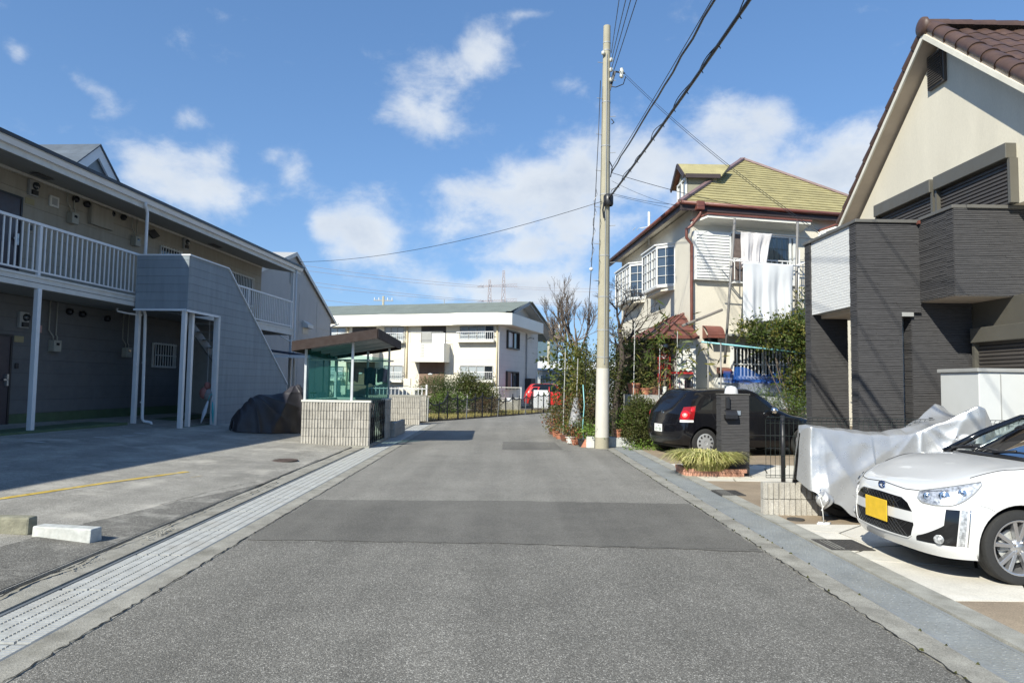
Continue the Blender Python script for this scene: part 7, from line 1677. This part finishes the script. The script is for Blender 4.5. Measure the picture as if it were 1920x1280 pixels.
def leaves(parent, blobs, n, size, m, seed, flat=.0, shell=.55, name='leaves', asp=.55):
    """n leaf blades spread through the outer part of ellipsoids (x, y, z, rx, ry, rz), bunched in sprays"""
    r = np.random.RandomState(seed); B = np.array(blobs, float); vol = B[:, 3] * B[:, 4] * B[:, 5]; vol = vol / vol.sum()
    ncl = max(12, n // 14); bi = r.choice(len(B), ncl, p=vol); d = r.normal(size=(ncl, 3)); d /= np.linalg.norm(d, axis=1)[:, None]
    rr_ = (shell + (1.04 - shell) * r.rand(ncl) ** .6) * (1 + .18 * np.sin(d[:, 0] * 7 + d[:, 2] * 5 + seed)); cc = B[bi, :3] + d * rr_[:, None] * B[bi, 3:6]
    k = r.randint(0, ncl, n); sp = size * 1.7
    c = cc[k] + r.normal(size=(n, 3)) * sp * np.array([1, 1, .8]); out = d[k] + r.normal(size=(n, 3)) * .8; out[:, 2] += .25
    out /= np.linalg.norm(out, axis=1)[:, None]; t = np.cross(out, r.normal(size=(n, 3))); t /= np.linalg.norm(t, axis=1)[:, None] + 1e-9
    s = size * (.6 + .8 * r.rand(n))[:, None]; c[:, 2] = np.maximum(c[:, 2], .02)
    nn_ = np.cross(out, t); p0 = c; p1 = c + out * s * .55 + t * s * asp * .5 + nn_ * s * .08; p2 = c + out * s; p3 = c + out * s * .55 - t * s * asp * .5 + nn_ * s * .08
    V = np.stack([p0, p1, p2, p3], 1).reshape(-1, 3)
    inv = np.array(W[parent].inverted()) if parent is not None else np.eye(4); V = V @ inv[:3, :3].T + inv[:3, 3]
    me = bpy.data.meshes.new(name); me.vertices.add(4 * n); me.vertices.foreach_set('co', V.ravel()); me.loops.add(4 * n); me.loops.foreach_set('vertex_index', np.arange(4 * n)); me.polygons.add(n); me.polygons.foreach_set('loop_start', np.arange(0, 4 * n, 4)); me.polygons.foreach_set('loop_total', np.full(n, 4)); me.update(calc_edges=True)
    me.materials.append(m); o = bpy.data.objects.new(name, me); link(o, parent); W[o] = W[parent].copy(); o['kind'] = 'stuff'; return o
def branching(parent, base, dirv, length, r0, depth, seed, m, spread=.55, up=.25, twig=.004, name='branches', kids=3):
    r = random.Random(seed); mb = MB(); tips = []
    def grow(p, d, L_, rad_, k):
        pts = [p]; rs = [rad_]; q = p.copy(); dd = d.copy(); n = 4
        for i in range(n):
            dd = (dd + Vector((r.gauss(0, .13), r.gauss(0, .13), r.gauss(0, .10) + up * .12))).normalized(); q = q + dd * L_ / n; pts.append(q.copy()); rs.append(max(twig, rad_ * (1 - .45 * (i + 1) / n)))
        mb.tube(pts, rs, 7 if k > 2 else 4 if k > 0 else 3, cap=k > 2)
        if k == 0: tips.append(q); return
        for j in range(kids + (1 if r.random() < .4 else 0)):
            t = r.uniform(.35, 1.0); idx = min(n, int(t * n + .5)); b = pts[idx]
            nd = (dd + Vector((r.gauss(0, spread), r.gauss(0, spread), r.gauss(0, spread * .6) + up))).normalized(); grow(b, nd, L_ * r.uniform(.55, .8), rs[idx] * .7, k - 1)
    grow(Vector(base), Vector(dirv).normalized(), length, r0, depth)
    return mb.build(name, m, parent, smooth=True), tips
def shrub(label, c, blobs, n, size, m, seed, name='shrub', cat='shrub', m2=None, stems=5, group=None, shell=.5, asp=.45, sh=.5):
    t = thing(name, label, cat, c, group=group); r = random.Random(seed); mb = MB()
    for i in range(stems):
        b = r.choice(blobs); mb.tube([(c[0] + r.uniform(-.05, .05), c[1] + r.uniform(-.05, .05), c[2]), (c[0] * .5 + b[0] * .5 + r.uniform(-.05, .05), c[1] * .5 + b[1] * .5, c[2] * .5 + b[2] * .5), (b[0] + r.uniform(-.1, .1), b[1], b[2])], [.016, .012, .006], 5)
    mb.build('stems', M_BARK, t); leaves(t, blobs, n, size, m, seed, shell=shell, asp=asp)
    if m2: leaves(t, blobs, int(n * .45), size, m2, seed + 1, shell=shell + .1, asp=asp)
    return t
# bare tree with long upright shoots, left of the pole
bt = thing('bare_tree', 'leafless pruned tree with long upright shoots just left of the utility pole', 'tree', (2.15, 19.9, 0))
MB().tube([(2.15, 19.9, 0), (2.12, 19.9, 1.0), (2.2, 19.85, 1.9), (2.1, 19.8, 2.5)], [.11, .09, .08, .07], 9).build('trunk', M_BARKD, bt, smooth=True)
sd = 11
for (a, b) in (((2.1, 19.8, 2.5), (-.55, -.1, .28)), ((2.1, 19.8, 2.5), (-.15, .1, .8)), ((2.15, 19.8, 2.4), (.35, -.1, .6)), ((1.75, 19.7, 2.75), (-.3, 0, .9)), ((2.2, 19.85, 1.9), (-.6, -.1, .45)), ((2.1, 19.8, 2.5), (-.8, .2, .55)), ((2.1, 19.8, 2.4), (.1, -.4, .7)), ((1.95, 19.8, 2.6), (-.4, -.3, .8))):
    branching(bt, a, b, .80, .042, 4, sd, M_BARK, .36, .46, .0038, kids=3); sd += 1
shrub('loose broadleaf shrub with big dark green leaves beneath the leafless tree', (1.8, 19.6, 0), [(1.55, 19.4, 2.35, .3, .3, .3), (1.75, 19.5, 1.7, .35, .35, .5), (1.45, 19.5, 2.0, .25, .25, .2), (2.0, 19.6, 2.2, .35, .35, .5), (2.1, 19.4, 1.2, .3, .3, .5)], 700, .13, G_MID, 5, m2=G_YEL, shell=.3)
shrub('tangled brownish climber thicket directly behind the utility pole', (2.55, 18.3, 0), [(2.35, 18.1, 1.2, .35, .35, 1.0), (2.75, 18.2, 1.2, .4, .35, 1.0), (2.5, 18.6, 1.9, .5, .5, .7), (2.2, 18.5, .7, .4, .4, .6)], 2600, .075, G_OLV, 21, m2=G_DARK, stems=10, shell=.3)
bt2 = thing('bare_tree', 'gnarled leafless tree with crooked dark branches right of the utility pole', 'tree', (2.9, 18.0, 0))
MB().tube([(2.9, 18.0, 0), (2.95, 18.0, 1.2), (3.1, 17.95, 2.2), (3.0, 17.9, 3.0)], [.10, .085, .07, .055], 9).build('trunk', M_BARKD, bt2, smooth=True)
for (a, b, l) in (((3.05, 17.93, 2.6), (.5, -.1, .35), .9), ((3.0, 17.9, 3.0), (-.2, 0, .8), .8), ((3.1, 17.95, 2.2), (.8, .1, .25), .8), ((3.0, 17.9, 2.9), (.3, .1, .8), .95), ((3.1, 17.95, 2.3), (-.5, 0, .5), .6), ((3.1, 17.95, 2.0), (.7, -.2, -.05), .6)):
    branching(bt2, a, b, l * .8, .038, 4, sd, M_BARKD, .6, .12, .0035, kids=3); sd += 1
leaves(bt2, [(3.0, 17.9, 3.1, .5, .4, .5), (3.6, 17.9, 2.7, .5, .3, .3)], 90, .06, G_YEL, 77, shell=.1)
shrub('dark evergreen bush rising behind the retaining wall next to the pole', (3.0, 18.6, 0), [(3.0, 18.5, 1.3, .45, .4, 1.1), (3.35, 18.8, 2.0, .5, .4, .7), (3.9, 19.0, 1.9, .5, .4, .6), (3.5, 19.2, 1.2, .6, .4, 1.0)], 4200, .07, G_DARK, 31, m2=G_OLV, stems=8)
shrub('rounded yellowish green conifer shrub at the tail of the black hatchback', (3.38, 16.75, .02), [(3.35, 16.75, .55, .42, .38, .50), (3.3, 16.75, .95, .25, .25, .28), (3.62, 16.8, .75, .28, .28, .32), (3.1, 16.7, .45, .22, .25, .3)], 11000, .045, G_OLV, 41, m2=G_MID, stems=7, shell=.72, asp=.55)
shrub('leafy shrub with yellow green leaves crowding the barred window of the cream house', (7.6, 17.9, .5), [(6.35, 17.55, 2.98, .28, .3, .22), (6.8, 17.6, 2.85, .42, .3, .3), (7.3, 17.6, 2.95, .42, .3, .35), (7.75, 17.7, 2.95, .36, .35, .45), (7.85, 17.8, 2.3, .33, .3, .6), (7.7, 17.7, 1.6, .38, .3, .5), (7.95, 17.8, 3.7, .13, .2, .35)], 5200, .095, G_MID, 51, m2=G_YEL, stems=12, shell=.45)
shrub('dense green juniper row beyond the windscreen of the black hatchback', (6.9, 17.3, .4), [(6.0, 17.25, 1.0, .4, .3, .35), (6.6, 17.3, 1.05, .45, .3, .40), (7.2, 17.3, 1.0, .45, .3, .38), (7.8, 17.4, 1.0, .4, .3, .35), (5.4, 17.3, .9, .4, .3, .3)], 6500, .06, G_MID, 61, m2=G_BRI, asp=.16, stems=8)
shrub('low fresh green weeds at the foot of the conifer shrub', (3.6, 15.9, .02), [(3.45, 16.05, .05, .45, .22, .07), (3.8, 15.95, .05, .3, .2, .06)], 900, .05, G_BRI, 71, name='weed_patch', cat='weeds', stems=1)
shrub('spiky cycad-like plant with long narrow leaves in front of the maroon porch roof', (4.05, 17.5, 1.3), [(4.0, 17.5, 2.45, .30, .28, .16), (4.2, 17.5, 2.35, .28, .25, .14)], 240, .26, G_MID, 81, name='spiky_plant', cat='plant', m2=G_YEL, stems=3, shell=.1, asp=.16)
shrub('mixed brown and green thicket along the road edge left of the pole', (1.75, 18.8, 0), [(1.75, 19.0, .75, .3, .6, .5), (2.0, 18.0, .8, .3, .5, .5), (1.55, 20.2, .6, .3, .5, .4), (1.7, 20.0, 1.3, .3, .4, .5), (2.15, 17.6, .5, .2, .4, .35)], 2600, .075, G_OLV, 101, m2=G_BRN, stems=14, shell=.2)
shrub('bushy hedge with rusty autumn leaves up against the left side of the pole', (2.15, 18.6, 0), [(2.1, 18.6, 1.5, .28, .4, .6), (2.0, 19.0, 2.1, .3, .4, .4), (2.2, 18.4, .9, .25, .3, .5)], 1900, .08, G_YEL, 102, m2=G_MID, stems=9, shell=.2)
shrub('dark tangled vine filling the space under the maroon porch roof', (3.7, 18.2, .5), [(3.5, 18.0, 1.8, .45, .3, .45), (3.9, 18.4, 2.3, .35, .3, .4), (3.4, 18.3, 2.6, .35, .3, .35), (3.2, 17.8, 1.5, .3, .2, .3)], 2600, .07, G_DARK, 103, m2=G_OLV, stems=12, shell=.2)
# striped grass in the brick planter
def grass_clump(label, c, R, n, h, m, seed, name='grass_clump', m2=None):
    t = thing(name, label, 'grass', c); r = random.Random(seed)
    for mm, cnt in ((m, n), (m2, n // 2)):
        if mm is None: continue
        mb = MB()
        for _ in range(cnt):
            a = r.uniform(0, 6.283); q = R * math.sqrt(r.random()); x, y = c[0] + q * 1.35 * math.cos(a), c[1] + q * .75 * math.sin(a); L_ = h * r.uniform(.6, 1.15); a2 = a + r.gauss(0, .6); d = Vector((math.cos(a2), math.sin(a2) * .8, 0)); w_ = .009; sd_ = Vector((-d.y, d.x, 0)) * w_; lean = r.uniform(.5, 1.35)
            pts = [Vector((x, y, c[2])) + d * (L_ * lean * t_ ** 1.3) + Vector((0, 0, L_ * (math.sin(min(1, t_) * 2.3 * (.6 + lean * .4)) * .75))) for t_ in (0, .3, .6, .85, 1.0)]
            for p, q2, k in zip(pts, pts[1:], (1, 1, .8, .4)): mb.poly([p - sd_ * k, p + sd_ * k, q2 + sd_ * k * .8, q2 - sd_ * k * .8])
        mb.build('blades', mm, t, kind='stuff')
    return t
grass_clump('bushy clump of yellow and green striped grass spilling over the brick planter', (3.42, 11.58, .10), .27, 1700, .39, leafmat('pale_striped_blade', (.62, .58, .26), .15), 9, m2=leafmat('striped_green_blade', (.30, .33, .09)))
# garden in front of the apartment block
gp_ = at(825, 745, 33); 
shrub('clipped round pine shrub in the garden behind the black net fence', (-3.1, 33, .0), [(-3.4, 33, 1.25, .75, .6, .40), (-2.9, 33.1, 1.35, .7, .6, .42), (-2.6, 32.8, 1.05, .5, .5, .3)], 6500, .10, G_PINE, 91, stems=9, asp=.18)
shrub('spreading olive green garden bush in front of the lower right apartment window', (-1.6, 33.5, .0), [(-1.9, 33.4, 1.5, .5, .5, .4), (-1.4, 33.5, 1.2, .75, .6, .5), (-.9, 33.5, .95, .6, .5, .4), (-1.2, 33.3, .6, .7, .5, .4)], 5500, .10, G_OLV, 92, m2=G_MID, stems=8)
shrub('low bright green bush under the clipped pine shrub', (-2.5, 31.8, .0), [(-2.6, 31.9, .55, .8, .5, .4), (-3.3, 31.5, .45, .5, .4, .35)], 3200, .09, G_MID, 93, m2=G_BRI)
shrub('reddish brown low bush near the middle of the net fence', (-.8, 32.5, .0), [(-.8, 32.6, .4, .6, .4, .3)], 1500, .07, G_BRN, 94, m2=G_OLV)
def ground_tufts(name, label, area, n, h, m, seed, z=.02):
    r = random.Random(seed); mb = MB()
    for _ in range(n):
        u, v = r.random(), r.random(); p = area(u, v); 
        for k in range(3):
            a = r.uniform(0, 6.28); d = Vector((math.cos(a), math.sin(a), 0)) * h * r.uniform(.1, .5); w_ = Vector((-d.y, d.x, 0)).normalized() * .012
            mb.poly([p - w_, p + w_, p + d + Vector((0, 0, h * r.uniform(.5, 1)))])
    return mb.build(name, m, kind='stuff', label=label)
fa, fb = Vector((-2.95, 26.6, .02)), Vector((2.3, 36.6, .02))
ground_tufts('grass', 'dry grass tufts along the garden fence', lambda u, v: fa.lerp(fb, u) + Vector((-.1 - 2.5 * v, .3 * v, 0)), 2200, .16, G_STR, 5)
ground_tufts('grass', 'small weeds along the kerb crack beside the right drain', lambda u, v: Vector((2.60 + .02 * v if u < .5 else 2.41 + .02 * v, 2 + 14 * rng.random() ** 1.4, .004)), 90, .018, G_OLV, 6)

# ---- retaining wall, flower pots and odds and ends by the pole
rwl = thing('retaining_wall', 'grey concrete garden wall carrying flower pots behind the black hatchback', 'wall', (3.9, 17.4, 0))
MB().prism([(3.12, 17.35), (12, 17.9), (12, 28), (3.12, 28)] and [(3.12, 17.35, 0), (4.9, 17.40, 0), (4.9, 17.9, 0), (3.12, 17.9, 0)], (0, 0, 1.27)).build('wall', mat('grey_garden_wall', (.40, .39, .37), .9, var=.2, scale=5, bump=.4, bscale=50, dirt=.5, dirtcol=(.25, .23, .2), dscale=3), rwl)
sheet('terrace', [(3.2, 17.65), (12, 18.2), (12, 30), (3.2, 30)], .45, M_SOIL, .5)
kb = MB().box(2.52, 3.18, 16.62, 16.95, 0, .24).build('garden_kerb', M_WHITECONC, label='short white concrete kerb block right of the utility pole', cat='kerb block', bevel=.015); top(kb, (2.85, 16.8, 0))
M_TERR = mat('terracotta', (.42, .17, .10), .85, var=.15, scale=12, dirt=.4, dirtcol=(.5, .4, .33), dscale=8)
def pot(c, r, h, m, label, plant=None, pn=160, ps=.06, pr=None, seed=1, sq=False, spread=1.2, tall=.7, group=None, asp=.4):
    t = thing('plant_pot', label, 'plant pot', c, group=group)
    if sq: MB().prism([(c[0] - r * 1.5, c[1] - r * .7, c[2]), (c[0] + r * 1.5, c[1] - r * .7, c[2]), (c[0] + r * 1.5, c[1] + r * .7, c[2]), (c[0] - r * 1.5, c[1] + r * .7, c[2])], (0, 0, h)).build('pot', m, t, bevel=.01)
    else:
        MB().lathe([(.001, 0), (r * .68, 0), (r * .95, h * .82), (r * 1.05, h * .82), (r * 1.08, h), (r * .95, h), (r * .9, h * .86), (.001, h * .86)], c, 18).build('pot', m, t, auto=40)
    MB().lathe([(.001, h * .88), (r * .9, h * .87)], c, 12).build('earth', M_SOIL, t)
    if plant: leaves(t, [(c[0], c[1], c[2] + h + r * tall, r * spread, r * spread, r * tall * 1.3)], pn, ps, plant, seed, shell=.2, name='leaves', asp=asp)
    return t
M_BPOT = mat('blue_plastic_tub', (.12, .35, .55), .4); M_WPOT = mat('white_pot', (.7, .7, .66), .5); M_DPOT = mat('dark_plastic_pot', (.03, .03, .035), .5); M_BRPOT = mat('brown_glazed_pot', (.15, .07, .05), .3)
zt_ = 1.27
pot((3.33, 17.55, zt_), .17, .30, M_TERR, 'large pale terracotta pot at the left end of the garden wall', G_OLV, 200, .07, seed=2, tall=1.6)
pot((3.62, 17.52, zt_), .13, .17, M_TERR, 'wide ringed terracotta bowl with grassy leaves on the garden wall', G_MID, 160, .09, seed=3, asp=.15)
pot((3.90, 17.5, zt_), .14, .2, M_BRPOT, 'brown pot with dry hanging grass in the middle of the garden wall', G_STR, 200, .12, seed=4, asp=.1)
pot((4.10, 17.5, zt_), .07, .22, M_WPOT, 'slim white vase with a cactus on the garden wall', G_MID, 60, .06, seed=5, tall=2.4, spread=.8)
pot((4.27, 17.5, zt_), .085, .17, M_BRPOT, 'small dark brown pot beside the slim white vase', G_OLV, 50, .05, seed=6)
pot((4.45, 17.5, zt_), .08, .13, M_WPOT, 'small white pot with pink flowers on the garden wall', leafmat('pink_petal', (.6, .2, .3)), 50, .04, seed=7)
pot((4.66, 17.5, zt_), .12, .14, M_BPOT, 'sky blue plastic tub near the right end of the garden wall')
pot((4.87, 17.45, zt_), .10, .15, M_TERR, 'terracotta pot under the maroon downpipe of the cream house', seed=8)
pot((2.78, 16.72, .24), .11, .20, M_TERR, 'terracotta pot with bright fern on the white kerb block', G_BRI, 260, .08, seed=9, tall=1.5, spread=1.6, asp=.2)
pot((3.06, 16.75, .24), .07, .10, M_TERR, 'tiny terracotta saucer pot beside the fern pot', G_RUST, 90, .05, seed=10, tall=2)
# pots along the road edge left of the pole
pl_ = [(1.93, 16.75, .13, .19, M_DPOT, G_MID, 'black plastic pot at the front of the row of pots by the pole'), (2.12, 16.9, .10, .14, M_WPOT, G_BRI, 'white pot with fresh green shoots nearest the utility pole'),
       (1.80, 17.2, .11, .12, M_TERR, G_RUST, 'low terracotta pot with reddish leaves behind the black pot'), (1.72, 17.7, .13, .16, M_WPOT, G_YEL, 'wide white bowl with yellow leaves in the roadside row'),
       (1.95, 17.6, .10, .18, M_TERR, G_MID, 'upright terracotta pot behind the wide white bowl'), (1.62, 18.3, .12, .16, M_BRPOT, G_MID, 'brown glazed pot in the middle of the roadside row'),
       (1.55, 19.0, .13, .15, M_TERR, G_RUST, 'terracotta pot crowded with rust red leaves by the road'), (1.50, 19.8, .12, .16, M_TERR, G_YEL, 'terracotta pot with pale yellow plant farther up the road'),
       (1.46, 20.7, .12, .16, M_BRPOT, G_RUST, 'brown pot with rusty leaves at the far end of the roadside row'), (1.85, 18.7, .14, .2, M_DPOT, G_BRI, 'large black pot with bright green plant against the thicket')]
for i, (x, y, r_, h_, m_, g_, lab) in enumerate(pl_): pot((x, y, .0), r_, h_, m_, lab, g_, 200, .06, seed=20 + i, spread=1.5, tall=1.5)
cn = MB().prism([(1.86, 16.50, .004), (2.05, 16.48, .004), (1.98, 16.52, .22)], (0, .05, 0)).build('broken_tile', M_TERR, label='broken orange clay tile leaning by the black pot', cat='tile'); top(cn, (1.95, 16.5, 0))
bx_ = thing('planter_box', 'cream planter box with green leaves at the left foot of the utility pole', 'planter', (2.06, 16.55, 0)); MB().box(1.98, 2.17, 16.4, 16.62, 0, .26).build('box', M_CAPC, bx_, bevel=.008); leaves(bx_, [(2.08, 16.5, .4, .12, .12, .16)], 160, .06, G_BRI, 3, shell=.2)
pb = MB().grid(lambda a, b: (1.88 + (.05 + .12 * a) * math.cos(6.283 * b) * (1 + .15 * math.sin(15 * b)), 17.9 + (.05 + .12 * a) * math.sin(6.283 * b), 1.15 - .75 * a + .03 * math.sin(b * 40)), 12, 30).build('plastic_bag', mat('translucent_plastic', (.30, .30, .31), .35, var=.35, scale=14), label='crumpled clear plastic sheet tied over a plant by the road', cat='plastic sheet', smooth=True); top(pb, (1.88, 17.9, .4))
hs = MB().tube([(1.98, 17.0, .02), (1.96, 17.05, .5), (2.0, 17.1, 1.0), (1.97, 17.15, 1.5)], .012, 6).build('garden_cane', M_TUR, label='turquoise garden cane standing among the roadside pots', cat='cane', smooth=True); top(hs, (1.98, 17.0, 0))
for k, (x, y, h_) in enumerate(((1.6, 18.6, 2.4), (1.9, 18.2, 2.2), (3.25, 17.3, 3.1), (3.9, 17.35, 2.5), (4.35, 17.35, 2.9))):
    o = MB().cyl((x, y, .02), (x + .05, y, h_), .012, n=6).build('garden_cane', M_GALV, label=['tall thin grey cane by the rusty leaved pots', 'thin grey cane tied into the thicket behind the pots', 'tallest metal cane at the left end of the garden wall', 'metal cane before the middle of the garden wall', 'metal cane near the white porch pillar'][k], cat='cane'); top(o, (x, y, 0))
# red rack, table and stored things under the porch
rk = thing('plant_stand', 'red wire plant stand with pots under the maroon porch roof', 'plant stand', (4.15, 17.75, 1.27))
M_REDP = mat('red_enamel', (.50, .03, .03), .4)
rm_ = MB()
for x in (4.02, 4.28):
    for y in (17.65, 17.85): rm_.cyl((x, y, 1.27), (x, y, 2.25), .012, n=6)
for z in (1.65, 1.95, 2.2): rm_.box(4.01, 4.29, 17.64, 17.86, z, z + .012); rm_.cyl((4.02, 17.65, z + .1), (4.28, 17.65, z + .1), .008, n=5)
rm_.build('frame', M_REDP, rk)
pot((4.1, 17.75, 1.96), .07, .12, M_REDP, 'red pot standing on the middle shelf of the red plant stand'); pot((4.15, 17.75, 2.21), .07, .10, M_WPOT, 'white ball shaped pot on top of the red plant stand', G_RUST, 60, .05)
tbl = thing('garden_table', 'small table with red cloth and pots beside the white porch pillar', 'table', (4.5, 17.75, .5))
MB().box(4.32, 4.85, 17.5, 17.72, 1.82, 1.86).build('top', M_REDP, tbl); 
for x in (4.34, 4.83):
    for y in (17.52, 17.70): MB().cyl((x, y, 1.27), (x, y, 1.82), .012, n=6).build('leg', M_BLACK, tbl)
sg_ = MB().grid(lambda a, b: (4.38 + .42 * a, 17.52 + .16 * b, 1.865 + .05 * math.sin(a * 3.14) + .02 * math.sin(a * 22 + b * 5)), 14, 6).build('folded_sheet', mat('pale_green_plastic', (.45, .6, .52), .5), label='pale green plastic sheet folded on the red garden table', cat='plastic sheet', smooth=True); top(sg_, (4.6, 17.6, 1.86))
bkt = thing('bucket', 'white crate with black grille beneath the red garden table', 'crate', (4.6, 17.6, 1.27)); MB().box(4.40, 4.62, 17.52, 17.7, 1.27, 1.7).build('body', M_WPOT, bkt); MB().box(4.66, 4.78, 17.52, 17.7, 1.27, 1.72).build('grille', M_BLACK, bkt)

# ================================================================== far end of the street
RC = thing('hatchback', 'red hatchback parked beyond the black net fence by the apartment block', 'car', (3.4, 43.4, 0))
loc = T((5.15, 44.2, .0)) @ Matrix.Scale(1.06, 4, (0, 0, 1))
bd, BR = car_body(Skin(TP), 60, 32, [(-.80, .30), (-3.265, .30)], .352, M_RPAINT, RC, loc)
for wx in (-.80, -3.265):
    o = tyre(RC, loc, wx, -.72, .30, .30, .185, .195, -1); hubcap(o, loc, wx, -.72, .30, .195, -1, .185, 7); tyre(RC, loc, wx, .72, .30, .30, .185, .195, 1)
for nm, rows in (('rear_door_window', [(.985, -3.00, -2.34), (1.15, -2.95, -2.34), (1.30, -2.86, -2.34)]), ('front_door_window', [(.965, -2.28, -1.46), (1.10, -2.28, -1.60), (1.29, -2.28, -1.95)]), ('quarter_window', [(.99, -3.5, -3.08), (1.22, -3.3, -3.01)])): patch(nm, BR, '-y', rows, .006, M_CGLASS, RC, loc, 8, 3)
patch('dark_window_band', BR, '-y', [(1.26, -3.42, -1.80), (1.36, -3.34, -1.98), (1.425, -3.15, -2.1)], .008, M_CGLASS, RC, loc, 10, 3)
MB().grid(lambda a, b: tuple(onto(BR, 'z', -1.98 - 1.2 * a, -.5 + 1.0 * b, .01)), 6, 6).build('black_roof', M_BPAINT, RC, xf=loc, smooth=True)
bd2 = thing('gate_board', 'white board gate at the end of the black net fence before the red car', 'gate', (2.0, 36.8, 0)); MB().box(1.58, 2.38, 36.9, 36.95, .22, 1.18).build('board', M_WHT, bd2); MB().box(1.50, 1.56, 36.88, 36.94, 0, 1.2).build('post', M_BLACK, bd2); MB().box(2.40, 2.50, 36.85, 36.95, 0, 1.05).build('post', M_BLACK, bd2)
def far_house(label, x0, x1, y0, y1, h, wm, rm, rh=1.4, name='far_house', windows=True, flat=False, cat='house'):
    t = thing(name, label, cat, ((x0 + x1) / 2, (y0 + y1) / 2, 0)); MB().box(x0, x1, y0, y1, -.1, h).build('wall', wm, t)
    if flat: MB().box(x0 - .15, x1 + .15, y0 - .15, y1 + .15, h, h + .25).build('roof', rm, t)
    else:
        ym = (y0 + y1) / 2; MB().prism([(x0 - .4, y0 - .5, h), (x0 - .4, y1 + .5, h), (x0 - .4, ym, h + rh)], (x1 - x0 + .8, 0, 0)).build('roof', rm, t)
    if windows:
        n = max(1, int((x1 - x0) / 2.6)); fl_ = max(1, int(h / 2.7))
        for k in range(fl_):
            for i in range(n):
                xx = x0 + (x1 - x0) * (i + .5) / n; z = .9 + k * 2.7
                w_ = MB().box(xx - .6, xx + .6, y0 - .03, y0 - .0, z, z + 1.1).build('window', M_GLASSD, t); MB().box(xx - .65, xx + .65, y0 - .06, y0 - .031, z - .06, z).box(xx - .65, xx + .65, y0 - .06, y0 - .031, z + 1.1, z + 1.16).box(xx - .02, xx + .02, y0 - .06, y0 - .031, z, z + 1.1).build('frame', M_OFFW, w_)
    return t
M_FARW = mat('far_white_wall', (.60, .60, .58), .8); M_FARG = mat('far_grey_wall', (.30, .32, .34), .8); M_FART = mat('teal_glass_wall', (.10, .15, .18), .25, spec=.8); M_FARB = mat('far_beige_wall', (.48, .43, .35), .8); M_KAW = mat('far_tile_roof', (.10, .10, .11), .6)
far_house('white warehouse with shallow pale roof beyond the red car', 3.2, 10.0, 58, 66, 2.7, M_FARW, M_FARW, .9)
far_house('dark teal glazed block standing behind the white warehouse', 3.1, 6.2, 80, 86, 6.6, M_FART, M_FARG, flat=True, name='far_building', cat='building')
far_house('low grey garage wall with teal edge behind the red car', 2.9, 9.0, 52, 55.5, 1.9, M_FARG, M_FART, flat=True, windows=False, name='garage', cat='garage')
far_house('pale house with grey tiled roof beyond the row of pots', 10.4, 17, 48, 55, 5.2, M_FARB, M_KAW)
far_house('grey two-storey house to the right of the street end', 18, 25, 44, 52, 5.4, M_FARG, M_KAW)
far_house('white two-storey house well behind the cream apartment block', -34, -24, 70, 78, 5.6, M_FARW, M_KAW)
far_house('beige house beside the white one behind the apartment block', -20, -12, 74, 82, 5.4, M_FARB, M_KAW)
far_house('small grey house with tiled roof far down the street axis', -8, -1, 82, 90, 5.0, M_FARG, M_KAW)
def far_pole(label, x, y, h, arms=2, name='utility_pole'):
    t = thing(name, label, 'utility pole', (x, y, 0)); MB().cyl((x, y, 0), (x, y, h), .16, .11, 10).build('shaft', M_POLE, t, smooth=True)
    for k in range(arms):
        z = h - .5 - k * .9; MB().box(x - 1.0, x + 1.0, y - .05, y + .05, z, z + .1).build('crossarm', M_GREYP, t)
        for dx_ in (-.9, -.45, .45, .9): MB().cyl((x + dx_, y, z + .1), (x + dx_, y, z + .35), .05, n=6).build('insulator', M_WHT2, t)
    return t
far_pole('distant utility pole rising between the apartment block and the leafless tree', 3.85, 60, 6.9); far_pole('utility pole whose top shows above the apartment block roof', -12.6, 70, 10.3, 1)
# pylon
M_STEELF = mat('far_lattice_steel', (.34, .30, .31), .7)
py_ = thing('pylon', 'distant lattice power pylon with twin masts above the apartment block roof', 'pylon', (-3.3, 250, 0))
def mast(x, ztop):
    mb = MB()
    b0, t0 = 1.9, .35; zb = 0
    def c(z): f = z / ztop; hw = (b0 * (1 - f) + t0 * f); return [(x - hw, 250 - hw, z), (x + hw, 250 - hw, z), (x + hw, 250 + hw, z), (x - hw, 250 + hw, z)]
    L_ = [c(ztop * i / 12) for i in range(13)]
    for a, b in zip(L_, L_[1:]):
        for i in range(4): mb.bar(a[i], b[i], .20).bar(a[i], b[(i + 1) % 4], .12).bar(a[(i + 1) % 4], b[i], .12).bar(b[i], b[(i + 1) % 4], .12)
    mb.build('mast', M_STEELF, py_)
mast(-6.0, 39.5); mast(-.9, 43.0)
for z in (37.0, 31.5, 26): 
    mb = MB().bar((-10.5, 250, z), (4.2, 250, z + .3), .22).bar((-10.5, 250, z), (4.2, 250, z + 1.3), .14)
    for i in range(14): x = -10 + i; mb.bar((x, 250, z), (x + 1, 250, z + .9), .10)
    mb.build('crossarm', M_STEELF, py_)
for i, (z0, z1) in enumerate(((37.2, 40.5), (36.6, 38.4), (31.8, 35.5), (31.4, 33.6), (26.3, 30.0))):
    lab = ['highest', 'second', 'third', 'fourth', 'lowest'][i]
    for s, xe in ((-1, -95), (1, 80)):
        wire('transmission_line', (-8 if s < 0 else 3, 250, z0), (xe, 215, z1 + (2 if s < 0 else -6)), 1.2, .055, '%s of the faint transmission lines stretching %s from the distant pylon' % (lab, 'towards the parking lot side' if s < 0 else 'towards the cream house side'), 'power line', m=M_STEELF)
